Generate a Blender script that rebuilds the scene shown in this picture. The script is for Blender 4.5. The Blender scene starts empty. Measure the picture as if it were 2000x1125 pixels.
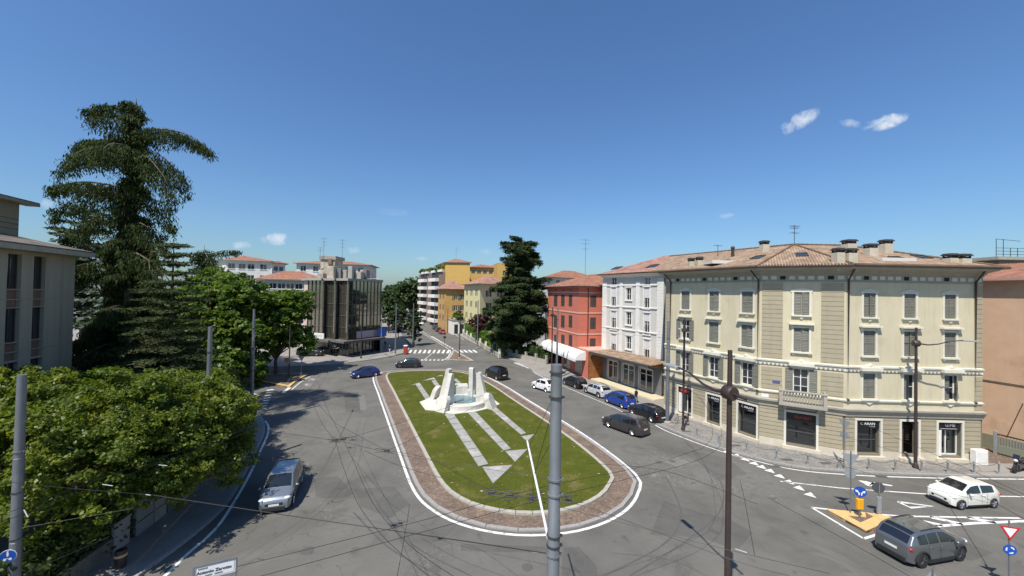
import bpy, math, random
import numpy as np
from mathutils import Vector, Matrix

scene = bpy.context.scene
C = scene.collection
RAD = math.radians

# ------------------------------------------------------------------ camera
EYE = 12.8
FOC, PITCH, ROLL = 760.0, RAD(0.8), 0.02            # focal length in units of a 2000 wide frame
c_fw = Vector((0, math.cos(PITCH), math.sin(PITCH)))
c_u0 = Vector((0, -math.sin(PITCH), math.cos(PITCH)))
c_rt = Vector((1, 0, 0)) * math.cos(ROLL) + c_u0 * math.sin(ROLL)
c_up = c_u0 * math.cos(ROLL) - Vector((1, 0, 0)) * math.sin(ROLL)
cam_data = bpy.data.cameras.new('camera')
cam_data.sensor_width = 36.0
cam_data.lens = 36.0 * FOC / 2000.0
cam_data.clip_start = 0.1
cam_data.clip_end = 9000.0
cam = bpy.data.objects.new('camera', cam_data)
C.objects.link(cam)
cam.matrix_world = Matrix(((c_rt.x, c_up.x, -c_fw.x, 0), (c_rt.y, c_up.y, -c_fw.y, 0),
                           (c_rt.z, c_up.z, -c_fw.z, EYE), (0, 0, 0, 1)))
scene.camera = cam

# ------------------------------------------------------------------ light: clear late spring day, sun high behind the viewer's shoulder
SUN_EL = RAD(57.0)
SH = Vector((0.51, 0.86)).normalized()               # direction in which shadows fall on the ground
sun_dir = Vector((-SH.x * math.cos(SUN_EL), -SH.y * math.cos(SUN_EL), math.sin(SUN_EL)))
world = bpy.data.worlds.new('World')
scene.world = world
world.use_nodes = True
wn, wl = world.node_tree.nodes, world.node_tree.links
wn.clear()
w_out = wn.new('ShaderNodeOutputWorld')
w_bg = wn.new('ShaderNodeBackground')
w_sky = wn.new('ShaderNodeTexSky')
w_sky.sky_type = 'NISHITA'
w_sky.sun_disc = False
w_sky.sun_elevation = SUN_EL
w_sky.sun_rotation = math.atan2(sun_dir.x, sun_dir.y)
w_sky.altitude = 100.0
w_sky.air_density = 1.3
w_sky.dust_density = 0.9
w_sky.ozone_density = 1.0
w_bg.inputs['Strength'].default_value = 0.093
w_tint = wn.new('ShaderNodeMix')                    # the camera's colour response to clear sky
w_tint.data_type = 'RGBA'
w_tint.blend_type = 'MULTIPLY'
w_tint.inputs[0].default_value = 1.0
w_tint.inputs[7].default_value = (0.57, 0.815, 1.14, 1)
wl.new(w_sky.outputs[0], w_tint.inputs[6])
wl.new(w_tint.outputs[2], w_bg.inputs['Color'])
wl.new(w_bg.outputs[0], w_out.inputs['Surface'])
sun_data = bpy.data.lights.new('sun', 'SUN')
sun_data.energy = 5.0
sun_data.angle = RAD(0.53)
sun_data.color = (1.0, 0.945, 0.86)
sun = bpy.data.objects.new('sun', sun_data)
C.objects.link(sun)
sun.rotation_euler = sun_dir.to_track_quat('Z', 'Y').to_euler()
sun.location = (0, 0, 80)
vs = scene.view_settings
vs.view_transform = 'Standard'
vs.look = 'None'
vs.exposure = 0.33
vs.gamma = 1.0
vs.use_curve_mapping = False
scene.render.engine = 'CYCLES'
scene.cycles.max_bounces = 6
scene.cycles.transparent_max_bounces = 8
# ------------------------------------------------------------------ surveying: where a sight line meets a real plane
def ray(px, py):
    return c_rt * ((px - 1000) / FOC) - c_up * ((py - 562.5) / FOC) + c_fw
def g(px, py, z=0.0):                                  # on a level plane
    d = ray(px, py)
    t = (z - EYE) / d.z
    return Vector((d.x * t, d.y * t, z))
def at(px, py, Y):                                     # at a distance
    d = ray(px, py)
    return Vector((d.x * Y / d.y, Y, EYE + d.z * Y / d.y))
def gl(pts, z=0.0):
    return [g(p[0], p[1], z).xy for p in pts]

# ------------------------------------------------------------------ materials
MATS = {}
def mat(name, c1, c2=None, scale=3.0, rough=0.8, metal=0.0, bump=0.0, bscale=40.0, coat=0.0, spec=0.5,
        c3=None, s3=0.25, f3=0.5, emit=None, detail=6.0, trans=0.0, stretch=None, streak=0.0):
    if name in MATS:
        return MATS[name]
    m = bpy.data.materials.new(name)
    m.use_nodes = True
    nt = m.node_tree
    n, l = nt.nodes, nt.links
    b = n['Principled BSDF']
    b.inputs['Roughness'].default_value = rough
    b.inputs['Metallic'].default_value = metal
    b.inputs['Coat Weight'].default_value = coat
    b.inputs['Coat Roughness'].default_value = 0.06
    b.inputs['Specular IOR Level'].default_value = spec
    b.inputs['Transmission Weight'].default_value = trans
    b.inputs['Base Color'].default_value = (*c1, 1)
    if emit:
        b.inputs['Emission Color'].default_value = (*c1, 1)
        b.inputs['Emission Strength'].default_value = emit
    geo = n.new('ShaderNodeNewGeometry')
    pos = geo.outputs['Position']
    if stretch:
        mp = n.new('ShaderNodeMapping')
        mp.inputs['Scale'].default_value = stretch
        l.new(pos, mp.inputs['Vector'])
        pos = mp.outputs[0]
    def noise(s, d=detail, r=0.6):
        t = n.new('ShaderNodeTexNoise')
        t.inputs['Scale'].default_value = s
        t.inputs['Detail'].default_value = d
        t.inputs['Roughness'].default_value = r
        l.new(pos, t.inputs['Vector'])
        return t.outputs['Fac']
    def mix(f, a, bb):
        x = n.new('ShaderNodeMix')
        x.data_type = 'RGBA'
        l.new(f, x.inputs[0])
        for sock, v in ((x.inputs[6], a), (x.inputs[7], bb)):
            if hasattr(v, 'is_linked'):
                l.new(v, sock)
            else:
                sock.default_value = (*v, 1)
        return x.outputs[2]
    def ramp(f, lo, hi):
        r = n.new('ShaderNodeMapRange')
        r.inputs['From Min'].default_value = lo
        r.inputs['From Max'].default_value = hi
        l.new(f, r.inputs['Value'])
        return r.outputs[0]
    if c2:
        col = mix(ramp(noise(scale), 0.32, 0.68), c1, c2)
        if c3:
            col = mix(ramp(noise(s3, 5.0, 0.65), f3, f3 + 0.12), col, c3)
        if streak:                                      # rain streaks and grime running down the wall
            mp2 = n.new('ShaderNodeMapping'); mp2.inputs['Scale'].default_value = (3.2, 3.2, 0.22)
            l.new(geo.outputs['Position'], mp2.inputs['Vector'])
            t2 = n.new('ShaderNodeTexNoise'); t2.inputs['Scale'].default_value = 1.0; t2.inputs['Detail'].default_value = 7; t2.inputs['Roughness'].default_value = 0.7
            l.new(mp2.outputs[0], t2.inputs['Vector'])
            r2 = n.new('ShaderNodeMapRange'); r2.inputs[1].default_value = 0.5; r2.inputs[2].default_value = 0.78; r2.inputs[4].default_value = streak
            l.new(t2.outputs['Fac'], r2.inputs[0])
            col = mix(r2.outputs[0], col, tuple(v * 0.55 for v in c1))
        l.new(col, b.inputs['Base Color'])
    if bump:
        bp = n.new('ShaderNodeBump')
        bp.inputs['Strength'].default_value = bump
        bp.inputs['Distance'].default_value = 0.03
        l.new(noise(bscale, 4.0), bp.inputs['Height'])
        l.new(bp.outputs[0], b.inputs['Normal'])
    MATS[name] = m
    return m

def asphalt(name, dark, light, patchy=0.1):
    m = mat(name, dark, light, scale=0.35, rough=0.92, bump=0.25, bscale=60, spec=0.25)
    nt = m.node_tree
    n, l = nt.nodes, nt.links
    b = n['Principled BSDF']
    src = b.inputs['Base Color'].links[0].from_socket
    geo = n.new('ShaderNodeNewGeometry')
    def mixc(f, a, c, fac=None):
        x = n.new('ShaderNodeMix'); x.data_type = 'RGBA'
        l.new(f, x.inputs[0]); l.new(a, x.inputs[6])
        x.inputs[7].default_value = (*c, 1)
        return x.outputs[2]
    def rng(f, a, bb, lo=0.0, hi=1.0):
        r = n.new('ShaderNodeMapRange')
        r.inputs[1].default_value = a; r.inputs[2].default_value = bb
        r.inputs[3].default_value = lo; r.inputs[4].default_value = hi
        l.new(f, r.inputs[0]); return r.outputs[0]
    def nz(s, d=5.0, dist=0.0):
        t = n.new('ShaderNodeTexNoise'); t.inputs['Scale'].default_value = s
        t.inputs['Detail'].default_value = d; t.inputs['Distortion'].default_value = dist
        l.new(geo.outputs['Position'], t.inputs['Vector']); return t.outputs['Fac']
    # coarse stone grain
    src = mixc(rng(nz(22, 3), 0.5, 0.75, 0, 0.5), src, tuple(v * 1.55 for v in light))
    # sealed cracks: thin crooked dark lines where two noise cells meet, only in worn areas
    vo = n.new('ShaderNodeTexVoronoi'); vo.feature = 'DISTANCE_TO_EDGE'; vo.inputs['Scale'].default_value = 0.55
    wob = n.new('ShaderNodeTexNoise'); wob.inputs['Scale'].default_value = 1.4
    l.new(geo.outputs['Position'], wob.inputs['Vector'])
    vm = n.new('ShaderNodeVectorMath'); vm.operation = 'MULTIPLY_ADD'
    l.new(wob.outputs['Color'], vm.inputs[0]); vm.inputs[1].default_value = (1.2, 1.2, 0)
    l.new(geo.outputs['Position'], vm.inputs[2]); l.new(vm.outputs[0], vo.inputs['Vector'])
    edge = rng(vo.outputs['Distance'], 0.0, 0.011, 0.8, 0.0)
    worn = rng(nz(0.16, 2.0), 0.5, 0.6)
    mu = n.new('ShaderNodeMath'); mu.operation = 'MULTIPLY'; l.new(edge, mu.inputs[0]); l.new(worn, mu.inputs[1])
    src = mixc(mu.outputs[0], src, tuple(v * 0.62 for v in dark))
    # fine dusty cracking
    vo2 = n.new('ShaderNodeTexVoronoi'); vo2.feature = 'DISTANCE_TO_EDGE'; vo2.inputs['Scale'].default_value = 2.1
    l.new(vm.outputs[0], vo2.inputs['Vector'])
    e2 = rng(vo2.outputs['Distance'], 0.0, 0.03, 0.75, 0.0)
    w2 = rng(nz(0.11, 3.0, 1.0), 0.585, 0.64)
    mu2 = n.new('ShaderNodeMath'); mu2.operation = 'MULTIPLY'; l.new(e2, mu2.inputs[0]); l.new(w2, mu2.inputs[1])
    src = mixc(mu2.outputs[0], src, tuple(v * 1.7 for v in light))
    # lanes polished paler and darker by traffic
    src = mixc(rng(nz(0.07, 4.0, 2.0), 0.42, 0.62, 0, 0.45), src, tuple(v * 1.25 for v in light))
    src = mixc(rng(nz(0.22, 5.0, 3.0), 0.56, 0.66, 0, 0.35), src, tuple(v * 0.8 for v in dark))
    # oil spots
    src = mixc(rng(nz(0.9, 2.0), 0.66, 0.74, 0, 0.55), src, tuple(v * 0.7 for v in dark))
    l.new(src, b.inputs['Base Color'])
    return m

def uvmat(name, kind, c1, c2, c3, w=0.22, h=0.42, rough=0.85):
    """roof tiles ('tile'), setts ('sett'), boards ('board') laid out in metres on the surface's own plane"""
    if name in MATS:
        return MATS[name]
    m = bpy.data.materials.new(name); m.use_nodes = True
    n, l = m.node_tree.nodes, m.node_tree.links
    b = n['Principled BSDF']; b.inputs['Roughness'].default_value = rough
    b.inputs['Specular IOR Level'].default_value = 0.3
    tc = n.new('ShaderNodeTexCoord')
    br = n.new('ShaderNodeTexBrick')
    br.offset = 0.0 if kind == 'tile' else 0.5
    br.inputs['Scale'].default_value = 1.0
    br.inputs['Brick Width'].default_value = w
    br.inputs['Row Height'].default_value = h
    br.inputs['Mortar Size'].default_value = 0.012 if kind != 'tile' else 0.02
    br.inputs['Color1'].default_value = (*c1, 1); br.inputs['Color2'].default_value = (*c2, 1)
    br.inputs['Mortar'].default_value = (*c3, 1)
    br.inputs['Bias'].default_value = -0.1
    l.new(tc.outputs['UV'], br.inputs['Vector'])
    geo = n.new('ShaderNodeNewGeometry')
    nz = n.new('ShaderNodeTexNoise'); nz.inputs['Scale'].default_value = 1.1; nz.inputs['Detail'].default_value = 7
    l.new(geo.outputs['Position'], nz.inputs['Vector'])
    mx = n.new('ShaderNodeMix'); mx.data_type = 'RGBA'; mx.blend_type = 'MULTIPLY'; mx.inputs[0].default_value = 0.75
    cr = n.new('ShaderNodeValToRGB')
    cr.color_ramp.elements[0].position = 0.3; cr.color_ramp.elements[0].color = (0.55, 0.5, 0.46, 1)
    cr.color_ramp.elements[1].position = 0.68; cr.color_ramp.elements[1].color = (1.15, 1.1, 1.05, 1)
    l.new(nz.outputs['Fac'], cr.inputs['Fac'])
    l.new(br.outputs['Color'], mx.inputs[6]); l.new(cr.outputs['Color'], mx.inputs[7])
    l.new(mx.outputs[2], b.inputs['Base Color'])
    bp = n.new('ShaderNodeBump'); bp.inputs['Distance'].default_value = 0.05; bp.inputs['Strength'].default_value = 0.9
    if kind == 'tile':
        wv = n.new('ShaderNodeTexWave'); wv.wave_type = 'BANDS'; wv.bands_direction = 'X'
        wv.inputs['Scale'].default_value = 0.314 / w
        l.new(tc.outputs['UV'], wv.inputs['Vector'])
        l.new(wv.outputs['Fac'], bp.inputs['Height'])
    else:
        iv = n.new('ShaderNodeMath'); iv.operation = 'SUBTRACT'; iv.inputs[0].default_value = 1.0
        l.new(br.outputs['Fac'], iv.inputs[1]); l.new(iv.outputs[0], bp.inputs['Height'])
        bp.inputs['Strength'].default_value = 0.5
    l.new(bp.outputs[0], b.inputs['Normal'])
    MATS[name] = m
    return m

def leafmat(name, cols, trans=0.35, rough=0.5, spec=0.3):
    m = bpy.data.materials.new(name); m.use_nodes = True
    n, l = m.node_tree.nodes, m.node_tree.links
    b = n['Principled BSDF']; b.inputs['Roughness'].default_value = rough
    b.inputs['Specular IOR Level'].default_value = spec
    geo = n.new('ShaderNodeNewGeometry')
    cr = n.new('ShaderNodeValToRGB')
    e = cr.color_ramp.elements
    while len(e) < len(cols):
        e.new(0.5)
    for i, c in enumerate(cols):
        e[i].position = i / (len(cols) - 1); e[i].color = (*c, 1)
    l.new(geo.outputs['Random Per Island'], cr.inputs['Fac'])
    nz = n.new('ShaderNodeTexNoise'); nz.inputs['Scale'].default_value = 0.55; nz.inputs['Detail'].default_value = 4
    l.new(geo.outputs['Position'], nz.inputs['Vector'])
    tr_ = n.new('ShaderNodeValToRGB')                   # older and younger growth in patches
    tr_.color_ramp.elements[0].position = 0.36; tr_.color_ramp.elements[0].color = (0.72, 0.80, 0.80, 1)
    tr_.color_ramp.elements[1].position = 0.64; tr_.color_ramp.elements[1].color = (1.40, 1.26, 1.15, 1)
    l.new(nz.outputs['Fac'], tr_.inputs['Fac'])
    ml = n.new('ShaderNodeMix'); ml.data_type = 'RGBA'; ml.blend_type = 'MULTIPLY'; ml.inputs[0].default_value = 1.0
    l.new(cr.outputs['Color'], ml.inputs[6]); l.new(tr_.outputs['Color'], ml.inputs[7])
    l.new(ml.outputs[2], b.inputs['Base Color'])
    tr = n.new('ShaderNodeBsdfTranslucent')
    br = n.new('ShaderNodeMix'); br.data_type = 'RGBA'; br.blend_type = 'MULTIPLY'; br.inputs[0].default_value = 1.0
    br.inputs[7].default_value = (1.5, 1.6, 0.5, 1)
    l.new(ml.outputs[2], br.inputs[6]); l.new(br.outputs[2], tr.inputs['Color'])
    ms = n.new('ShaderNodeMixShader'); ms.inputs[0].default_value = trans
    l.new(b.outputs[0], ms.inputs[1]); l.new(tr.outputs[0], ms.inputs[2])
    l.new(ms.outputs[0], n['Material Output'].inputs['Surface'])
    MATS[name] = m
    return m

def glassmat(name, tint=(0.02, 0.025, 0.03), rough=0.04, spec=0.9):
    return mat(name, tint, rough=rough, spec=spec, coat=0.6)

# ------------------------------------------------------------------ mesh building
ORG = {}
def tag(o, label=None, cat=None, group=None, kind=None):
    if label: o['label'] = label
    if cat: o['category'] = cat
    if group: o['group'] = group
    if kind: o['kind'] = kind
    return o
def thing(name, label, cat, loc=(0, 0, 0), group=None, rz=0.0):
    o = bpy.data.objects.new(name, None)
    C.objects.link(o)
    o.empty_display_size = 0.3
    o.location = loc
    o.rotation_euler = (0, 0, rz)
    ORG[o.name] = Vector(loc) if rz == 0 else Vector(loc)
    return tag(o, label, cat, group)
def link(name, mesh, parent=None):
    o = bpy.data.objects.new(name, mesh)
    C.objects.link(o)
    if parent:
        o.parent = parent
        ORG[o.name] = ORG.get(parent.name, Vector())
    return o
def copy_tree(o, parent=None):
    c = o.copy()
    C.objects.link(c)
    if parent: c.parent = parent
    for ch in o.children:
        copy_tree(ch, c)
    return c

class MB:
    def __init__(s, M=None):
        s.v, s.f, s.M, s.sm = [], [], M, None
    def add(s, vs, fs):
        b = len(s.v)
        if s.M is not None:
            vs = [s.M @ Vector(p) for p in vs]
        s.v += [tuple(p) for p in vs]
        s.f += [tuple(i + b for i in f) for f in fs]
        return s
    def box(s, x0, x1, y0, y1, z0, z1):
        v = [(x, y, z) for z in (z0, z1) for y in (y0, y1) for x in (x0, x1)]
        return s.add(v, [(0, 2, 3, 1), (4, 5, 7, 6), (0, 1, 5, 4), (2, 6, 7, 3), (0, 4, 6, 2), (1, 3, 7, 5)])
    def cbox(s, x0, x1, y0, y1, z0, z1, c=0.02):       # box with chamfered vertical and top edges
        p = [(x0 + c, y0), (x1 - c, y0), (x1, y0 + c), (x1, y1 - c), (x1 - c, y1), (x0 + c, y1), (x0, y1 - c), (x0, y0 + c)]
        q = [(min(max(a, x0 + c), x1 - c), min(max(b, y0 + c), y1 - c)) for a, b in p]
        v = [(a, b, z0) for a, b in p] + [(a, b, z1 - c) for a, b in p] + [(a, b, z1) for a, b in q]
        f = [tuple(range(7, -1, -1)), tuple(range(16, 24))]
        for k in (0, 8):
            f += [(k + i, k + (i + 1) % 8, k + 8 + (i + 1) % 8, k + 8 + i) for i in range(8)]
        return s.add(v, f)
    def prism(s, pts, z0, z1, cap=True):
        n = len(pts)
        a = sum(pts[i][0] * pts[(i + 1) % n][1] - pts[(i + 1) % n][0] * pts[i][1] for i in range(n))
        if a < 0: pts = list(reversed(pts))
        zz = (lambda i, z: z[i] if isinstance(z, (list, tuple)) else z)
        v = [(p[0], p[1], z0) for p in pts] + [(p[0], p[1], z1) for p in pts]
        f = [(i, (i + 1) % n, n + (i + 1) % n, n + i) for i in range(n)]
        if cap: f += [tuple(range(n - 1, -1, -1)), tuple(range(n, 2 * n))]
        return s.add(v, f)
    def plan(s, pts, z):
        n = len(pts)
        a = sum(pts[i][0] * pts[(i + 1) % n][1] - pts[(i + 1) % n][0] * pts[i][1] for i in range(n))
        if a < 0: pts = list(reversed(pts))
        return s.add([(p[0], p[1], z) for p in pts], [tuple(range(n))])
    def ext(s, prof, fn0, fn1):                        # profile of (a, b) carried from fn0(a, b) to fn1(a, b)
        n = len(prof)
        v = [fn0(a, b) for a, b in prof] + [fn1(a, b) for a, b in prof]
        f = [(i, (i + 1) % n, n + (i + 1) % n, n + i) for i in range(n)] + [tuple(range(n - 1, -1, -1)), tuple(range(n, 2 * n))]
        return s.add(v, f)
    def tube(s, pts, r, n=6, r1=None, caps=True):
        pts = [Vector(p) for p in pts]
        m = len(pts)
        vs, fs = [], []
        ref = None
        for i, p in enumerate(pts):
            d = (pts[min(i + 1, m - 1)] - pts[max(i - 1, 0)]).normalized()
            if ref is None:
                ref = Vector((0, 0, 1)) if abs(d.z) < 0.9 else Vector((1, 0, 0))
            a = d.cross(ref).normalized(); b = d.cross(a).normalized()
            rr = r if r1 is None else r + (r1 - r) * i / (m - 1)
            if isinstance(r, (list, tuple)): rr = r[i]
            for k in range(n):
                t = 2 * math.pi * k / n
                vs.append(p + a * (rr * math.cos(t)) + b * (rr * math.sin(t)))
        for i in range(m - 1):
            for k in range(n):
                fs.append((i * n + k, i * n + (k + 1) % n, (i + 1) * n + (k + 1) % n, (i + 1) * n + k))
        if caps:
            fs += [tuple(range(n - 1, -1, -1)), tuple(range((m - 1) * n, m * n))]
        return s.add(vs, fs)
    def lathe(s, prof, n=12, c=(0, 0, 0), axis='z'):
        vs, fs = [], []
        for r, z in prof:
            for k in range(n):
                t = 2 * math.pi * k / n
                x, y = r * math.cos(t), r * math.sin(t)
                p = {'z': (x, y, z), 'y': (x, z, y), 'x': (z, x, y)}[axis]
                vs.append((p[0] + c[0], p[1] + c[1], p[2] + c[2]))
        for i in range(len(prof) - 1):
            for k in range(n):
                fs.append((i * n + k, i * n + (k + 1) % n, (i + 1) * n + (k + 1) % n, (i + 1) * n + k))
        fs += [tuple(range(n - 1, -1, -1)), tuple(range((len(prof) - 1) * n, len(prof) * n))]
        return s.add(vs, fs)
    def ell(s, c, rx, ry, rz, n=10, m=6):
        vs = [(c[0], c[1], c[2] - rz)]
        for i in range(1, m):
            t = math.pi * i / m
            for k in range(n):
                p = 2 * math.pi * k / n
                vs.append((c[0] + rx * math.sin(t) * math.cos(p), c[1] + ry * math.sin(t) * math.sin(p), c[2] - rz * math.cos(t)))
        vs.append((c[0], c[1], c[2] + rz))
        fs = [(0, 1 + (k + 1) % n, 1 + k) for k in range(n)]
        for i in range(m - 2):
            for k in range(n):
                a, b = 1 + i * n + k, 1 + i * n + (k + 1) % n
                fs.append((a, b, b + n, a + n))
        L = len(vs) - 1
        fs += [(L, L - n + k, L - n + (k + 1) % n) for k in range(n)]
        return s.add(vs, fs)
    def build(s, name, material, parent=None, smooth=False, uv=False, kind=None, org=None):
        me = bpy.data.meshes.new(name)
        o0 = org if org is not None else (ORG.get(parent.name, Vector()) if parent else Vector())
        me.from_pydata([(p[0] - o0[0], p[1] - o0[1], p[2] - o0[2]) for p in s.v], [], s.f)
        me.materials.append(material)
        if smooth:
            me.polygons.foreach_set('use_smooth', [True] * len(me.polygons))
            if smooth != True:
                me.set_sharp_from_angle(angle=RAD(smooth))
        if uv:
            ul = me.uv_layers.new(name='UVMap')
            for p in me.polygons:
                nn = p.normal
                if abs(nn.z) > 0.999:
                    u = Vector((1, 0, 0)); vv = Vector((0, 1, 0))
                else:
                    u = Vector((0, 0, 1)).cross(nn).normalized(); vv = nn.cross(u)
                for li in p.loop_indices:
                    co = me.vertices[me.loops[li].vertex_index].co
                    ul.data[li].uv = (co.dot(u), co.dot(vv))
        o = link(name, me, parent)
        if kind: o['kind'] = kind
        return o

def np_mesh(name, verts, quads, material, parent=None, org=None):
    o0 = org if org is not None else (ORG.get(parent.name, Vector()) if parent else Vector())
    verts = np.asarray(verts, dtype=np.float32) - np.array(o0, dtype=np.float32)
    quads = np.asarray(quads, dtype=np.int32)
    me = bpy.data.meshes.new(name)
    k = quads.shape[1]
    me.vertices.add(len(verts)); me.vertices.foreach_set('co', verts.ravel())
    me.loops.add(quads.size); me.loops.foreach_set('vertex_index', quads.ravel())
    me.polygons.add(len(quads))
    me.polygons.foreach_set('loop_start', np.arange(0, quads.size, k, dtype=np.int32))
    me.materials.append(material)
    me.update(calc_edges=True)
    return link(name, me, parent)

def lettering(text, size, material, parent, M, name='lettering', align='CENTER', extrude=0.004, bold=False):
    """flat letters as a mesh; M places them (x along the text, y up, z out of the face)"""
    cu = bpy.data.curves.new(name, 'FONT')
    cu.body = text; cu.size = size; cu.extrude = extrude
    cu.align_x = align; cu.align_y = 'CENTER'
    cu.resolution_u = 2
    if bold: cu.offset = size * 0.02
    tmp = bpy.data.objects.new('tmp', cu)
    C.objects.link(tmp)
    bpy.context.view_layer.update()
    me = bpy.data.meshes.new_from_object(tmp.evaluated_get(bpy.context.evaluated_depsgraph_get()))
    bpy.data.objects.remove(tmp)
    me.name = name
    me.transform(Matrix.Translation(-ORG.get(parent.name, Vector())) @ M)
    me.materials.clear(); me.materials.append(material)
    return link(name, me, parent)

class Face:
    """a vertical wall plane running from A to B as seen from outside, left to right"""
    def __init__(s, A, B):
        s.A = Vector((A[0], A[1])); s.B = Vector((B[0], B[1]))
        d = s.B - s.A
        s.L = d.length
        s.d = d / s.L
        s.n = Vector((s.d.y, -s.d.x))
        s.M = Matrix(((s.d.x, s.n.x, 0, s.A.x), (s.d.y, s.n.y, 0, s.A.y), (0, 0, 1, 0), (0, 0, 0, 1)))
    def sz(s, px, py, out=0.0):
        d = ray(px, py)
        a = s.A + s.n * out
        t = (a.x * s.n.x + a.y * s.n.y) / (d.x * s.n.x + d.y * s.n.y)
        p = Vector((d.x * t, d.y * t))
        return (p - a).dot(s.d), EYE + d.z * t
    def w(s, a, out, z):
        p = s.A + s.d * a + s.n * out
        return Vector((p.x, p.y, z))
    def textM(s, a, out, z):
        return Matrix(((s.d.x, 0, s.n.x, s.w(a, out, z).x), (s.d.y, 0, s.n.y, s.w(a, out, z).y), (0, 1, 0, z), (0, 0, 0, 1)))

def wall(F, s0, s1, z0, z1, holes, name, material, parent, reveal=0.22, uv=False, out=0.0):
    """wall sheet with real openings and reveals; holes = (s0, s1, z0, z1)"""
    mb = MB(F.M)
    holes = [h for h in holes if h[1] > s0 and h[0] < s1 and h[3] > z0 and h[2] < z1]
    xs = sorted({s0, s1, *[min(max(h[0], s0), s1) for h in holes], *[min(max(h[1], s0), s1) for h in holes]})
    zs = sorted({z0, z1, *[min(max(h[2], z0), z1) for h in holes], *[min(max(h[3], z0), z1) for h in holes]})
    for i in range(len(xs) - 1):
        run = None
        for j in range(len(zs) - 1):
            cx, cz = (xs[i] + xs[i + 1]) / 2, (zs[j] + zs[j + 1]) / 2
            solid = not any(h[0] < cx < h[1] and h[2] < cz < h[3] for h in holes)
            if solid:
                run = [zs[j], zs[j + 1]] if run is None else [run[0], zs[j + 1]]
            if run and (not solid or j == len(zs) - 2):
                mb.add([(xs[i], out, run[0]), (xs[i + 1], out, run[0]), (xs[i + 1], out, run[1]), (xs[i], out, run[1])], [(0, 1, 2, 3)])
                run = None
    for a, b, c, d in holes:
        o, q = out, out - reveal
        mb.add([(a, o, c), (a, q, c), (a, q, d), (a, o, d)], [(0, 1, 2, 3)])
        mb.add([(b, o, c), (b, o, d), (b, q, d), (b, q, c)], [(0, 1, 2, 3)])
        mb.add([(a, o, d), (a, q, d), (b, q, d), (b, o, d)], [(0, 1, 2, 3)])
        mb.add([(a, o, c), (b, o, c), (b, q, c), (a, q, c)], [(0, 1, 2, 3)])
    return mb.build(name, material, parent, uv=uv)
# ------------------------------------------------------------------ ground, roads, pavements
rnd = random.Random(7)
M_asph = asphalt('asphalt', (0.094, 0.090, 0.080), (0.136, 0.130, 0.115))
M_asph2 = asphalt('asphalt_patch', (0.078, 0.075, 0.069), (0.108, 0.104, 0.094))
M_asph3 = asphalt('asphalt_pale', (0.13, 0.125, 0.112), (0.165, 0.158, 0.142))
M_ground = mat('ground_earth', (0.16, 0.15, 0.12), (0.10, 0.12, 0.06), scale=0.02, rough=0.95)
M_paint = mat('road_paint', (0.74, 0.73, 0.70), (0.60, 0.59, 0.56), scale=4, rough=0.7, c3=(0.22, 0.215, 0.205), s3=2.6, f3=0.545)
M_paint_y = mat('kerb_paint_yellow', (0.66, 0.43, 0.17), (0.56, 0.36, 0.15), scale=5, rough=0.75, c3=(0.40, 0.33, 0.22), s3=4, f3=0.6)
M_kerb = mat('kerb_concrete', (0.42, 0.40, 0.35), (0.32, 0.30, 0.26), scale=5, rough=0.9, bump=0.3)
M_kerbw = mat('kerb_pale', (0.41, 0.385, 0.33), (0.32, 0.30, 0.255), scale=4, rough=0.9, bump=0.3)
M_granite = mat('kerb_granite', (0.33, 0.31, 0.29), (0.25, 0.235, 0.22), scale=8, rough=0.85, bump=0.3)
M_lawn = mat('lawn', (0.062, 0.077, 0.010), (0.088, 0.095, 0.015), scale=0.7, rough=0.95, bump=0.6, bscale=25, c3=(0.135, 0.12, 0.04), s3=0.55, f3=0.55, spec=0.1)
M_iron = mat('cast_iron', (0.085, 0.08, 0.073), (0.115, 0.11, 0.10), scale=20, rough=0.75, metal=0.1)

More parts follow.
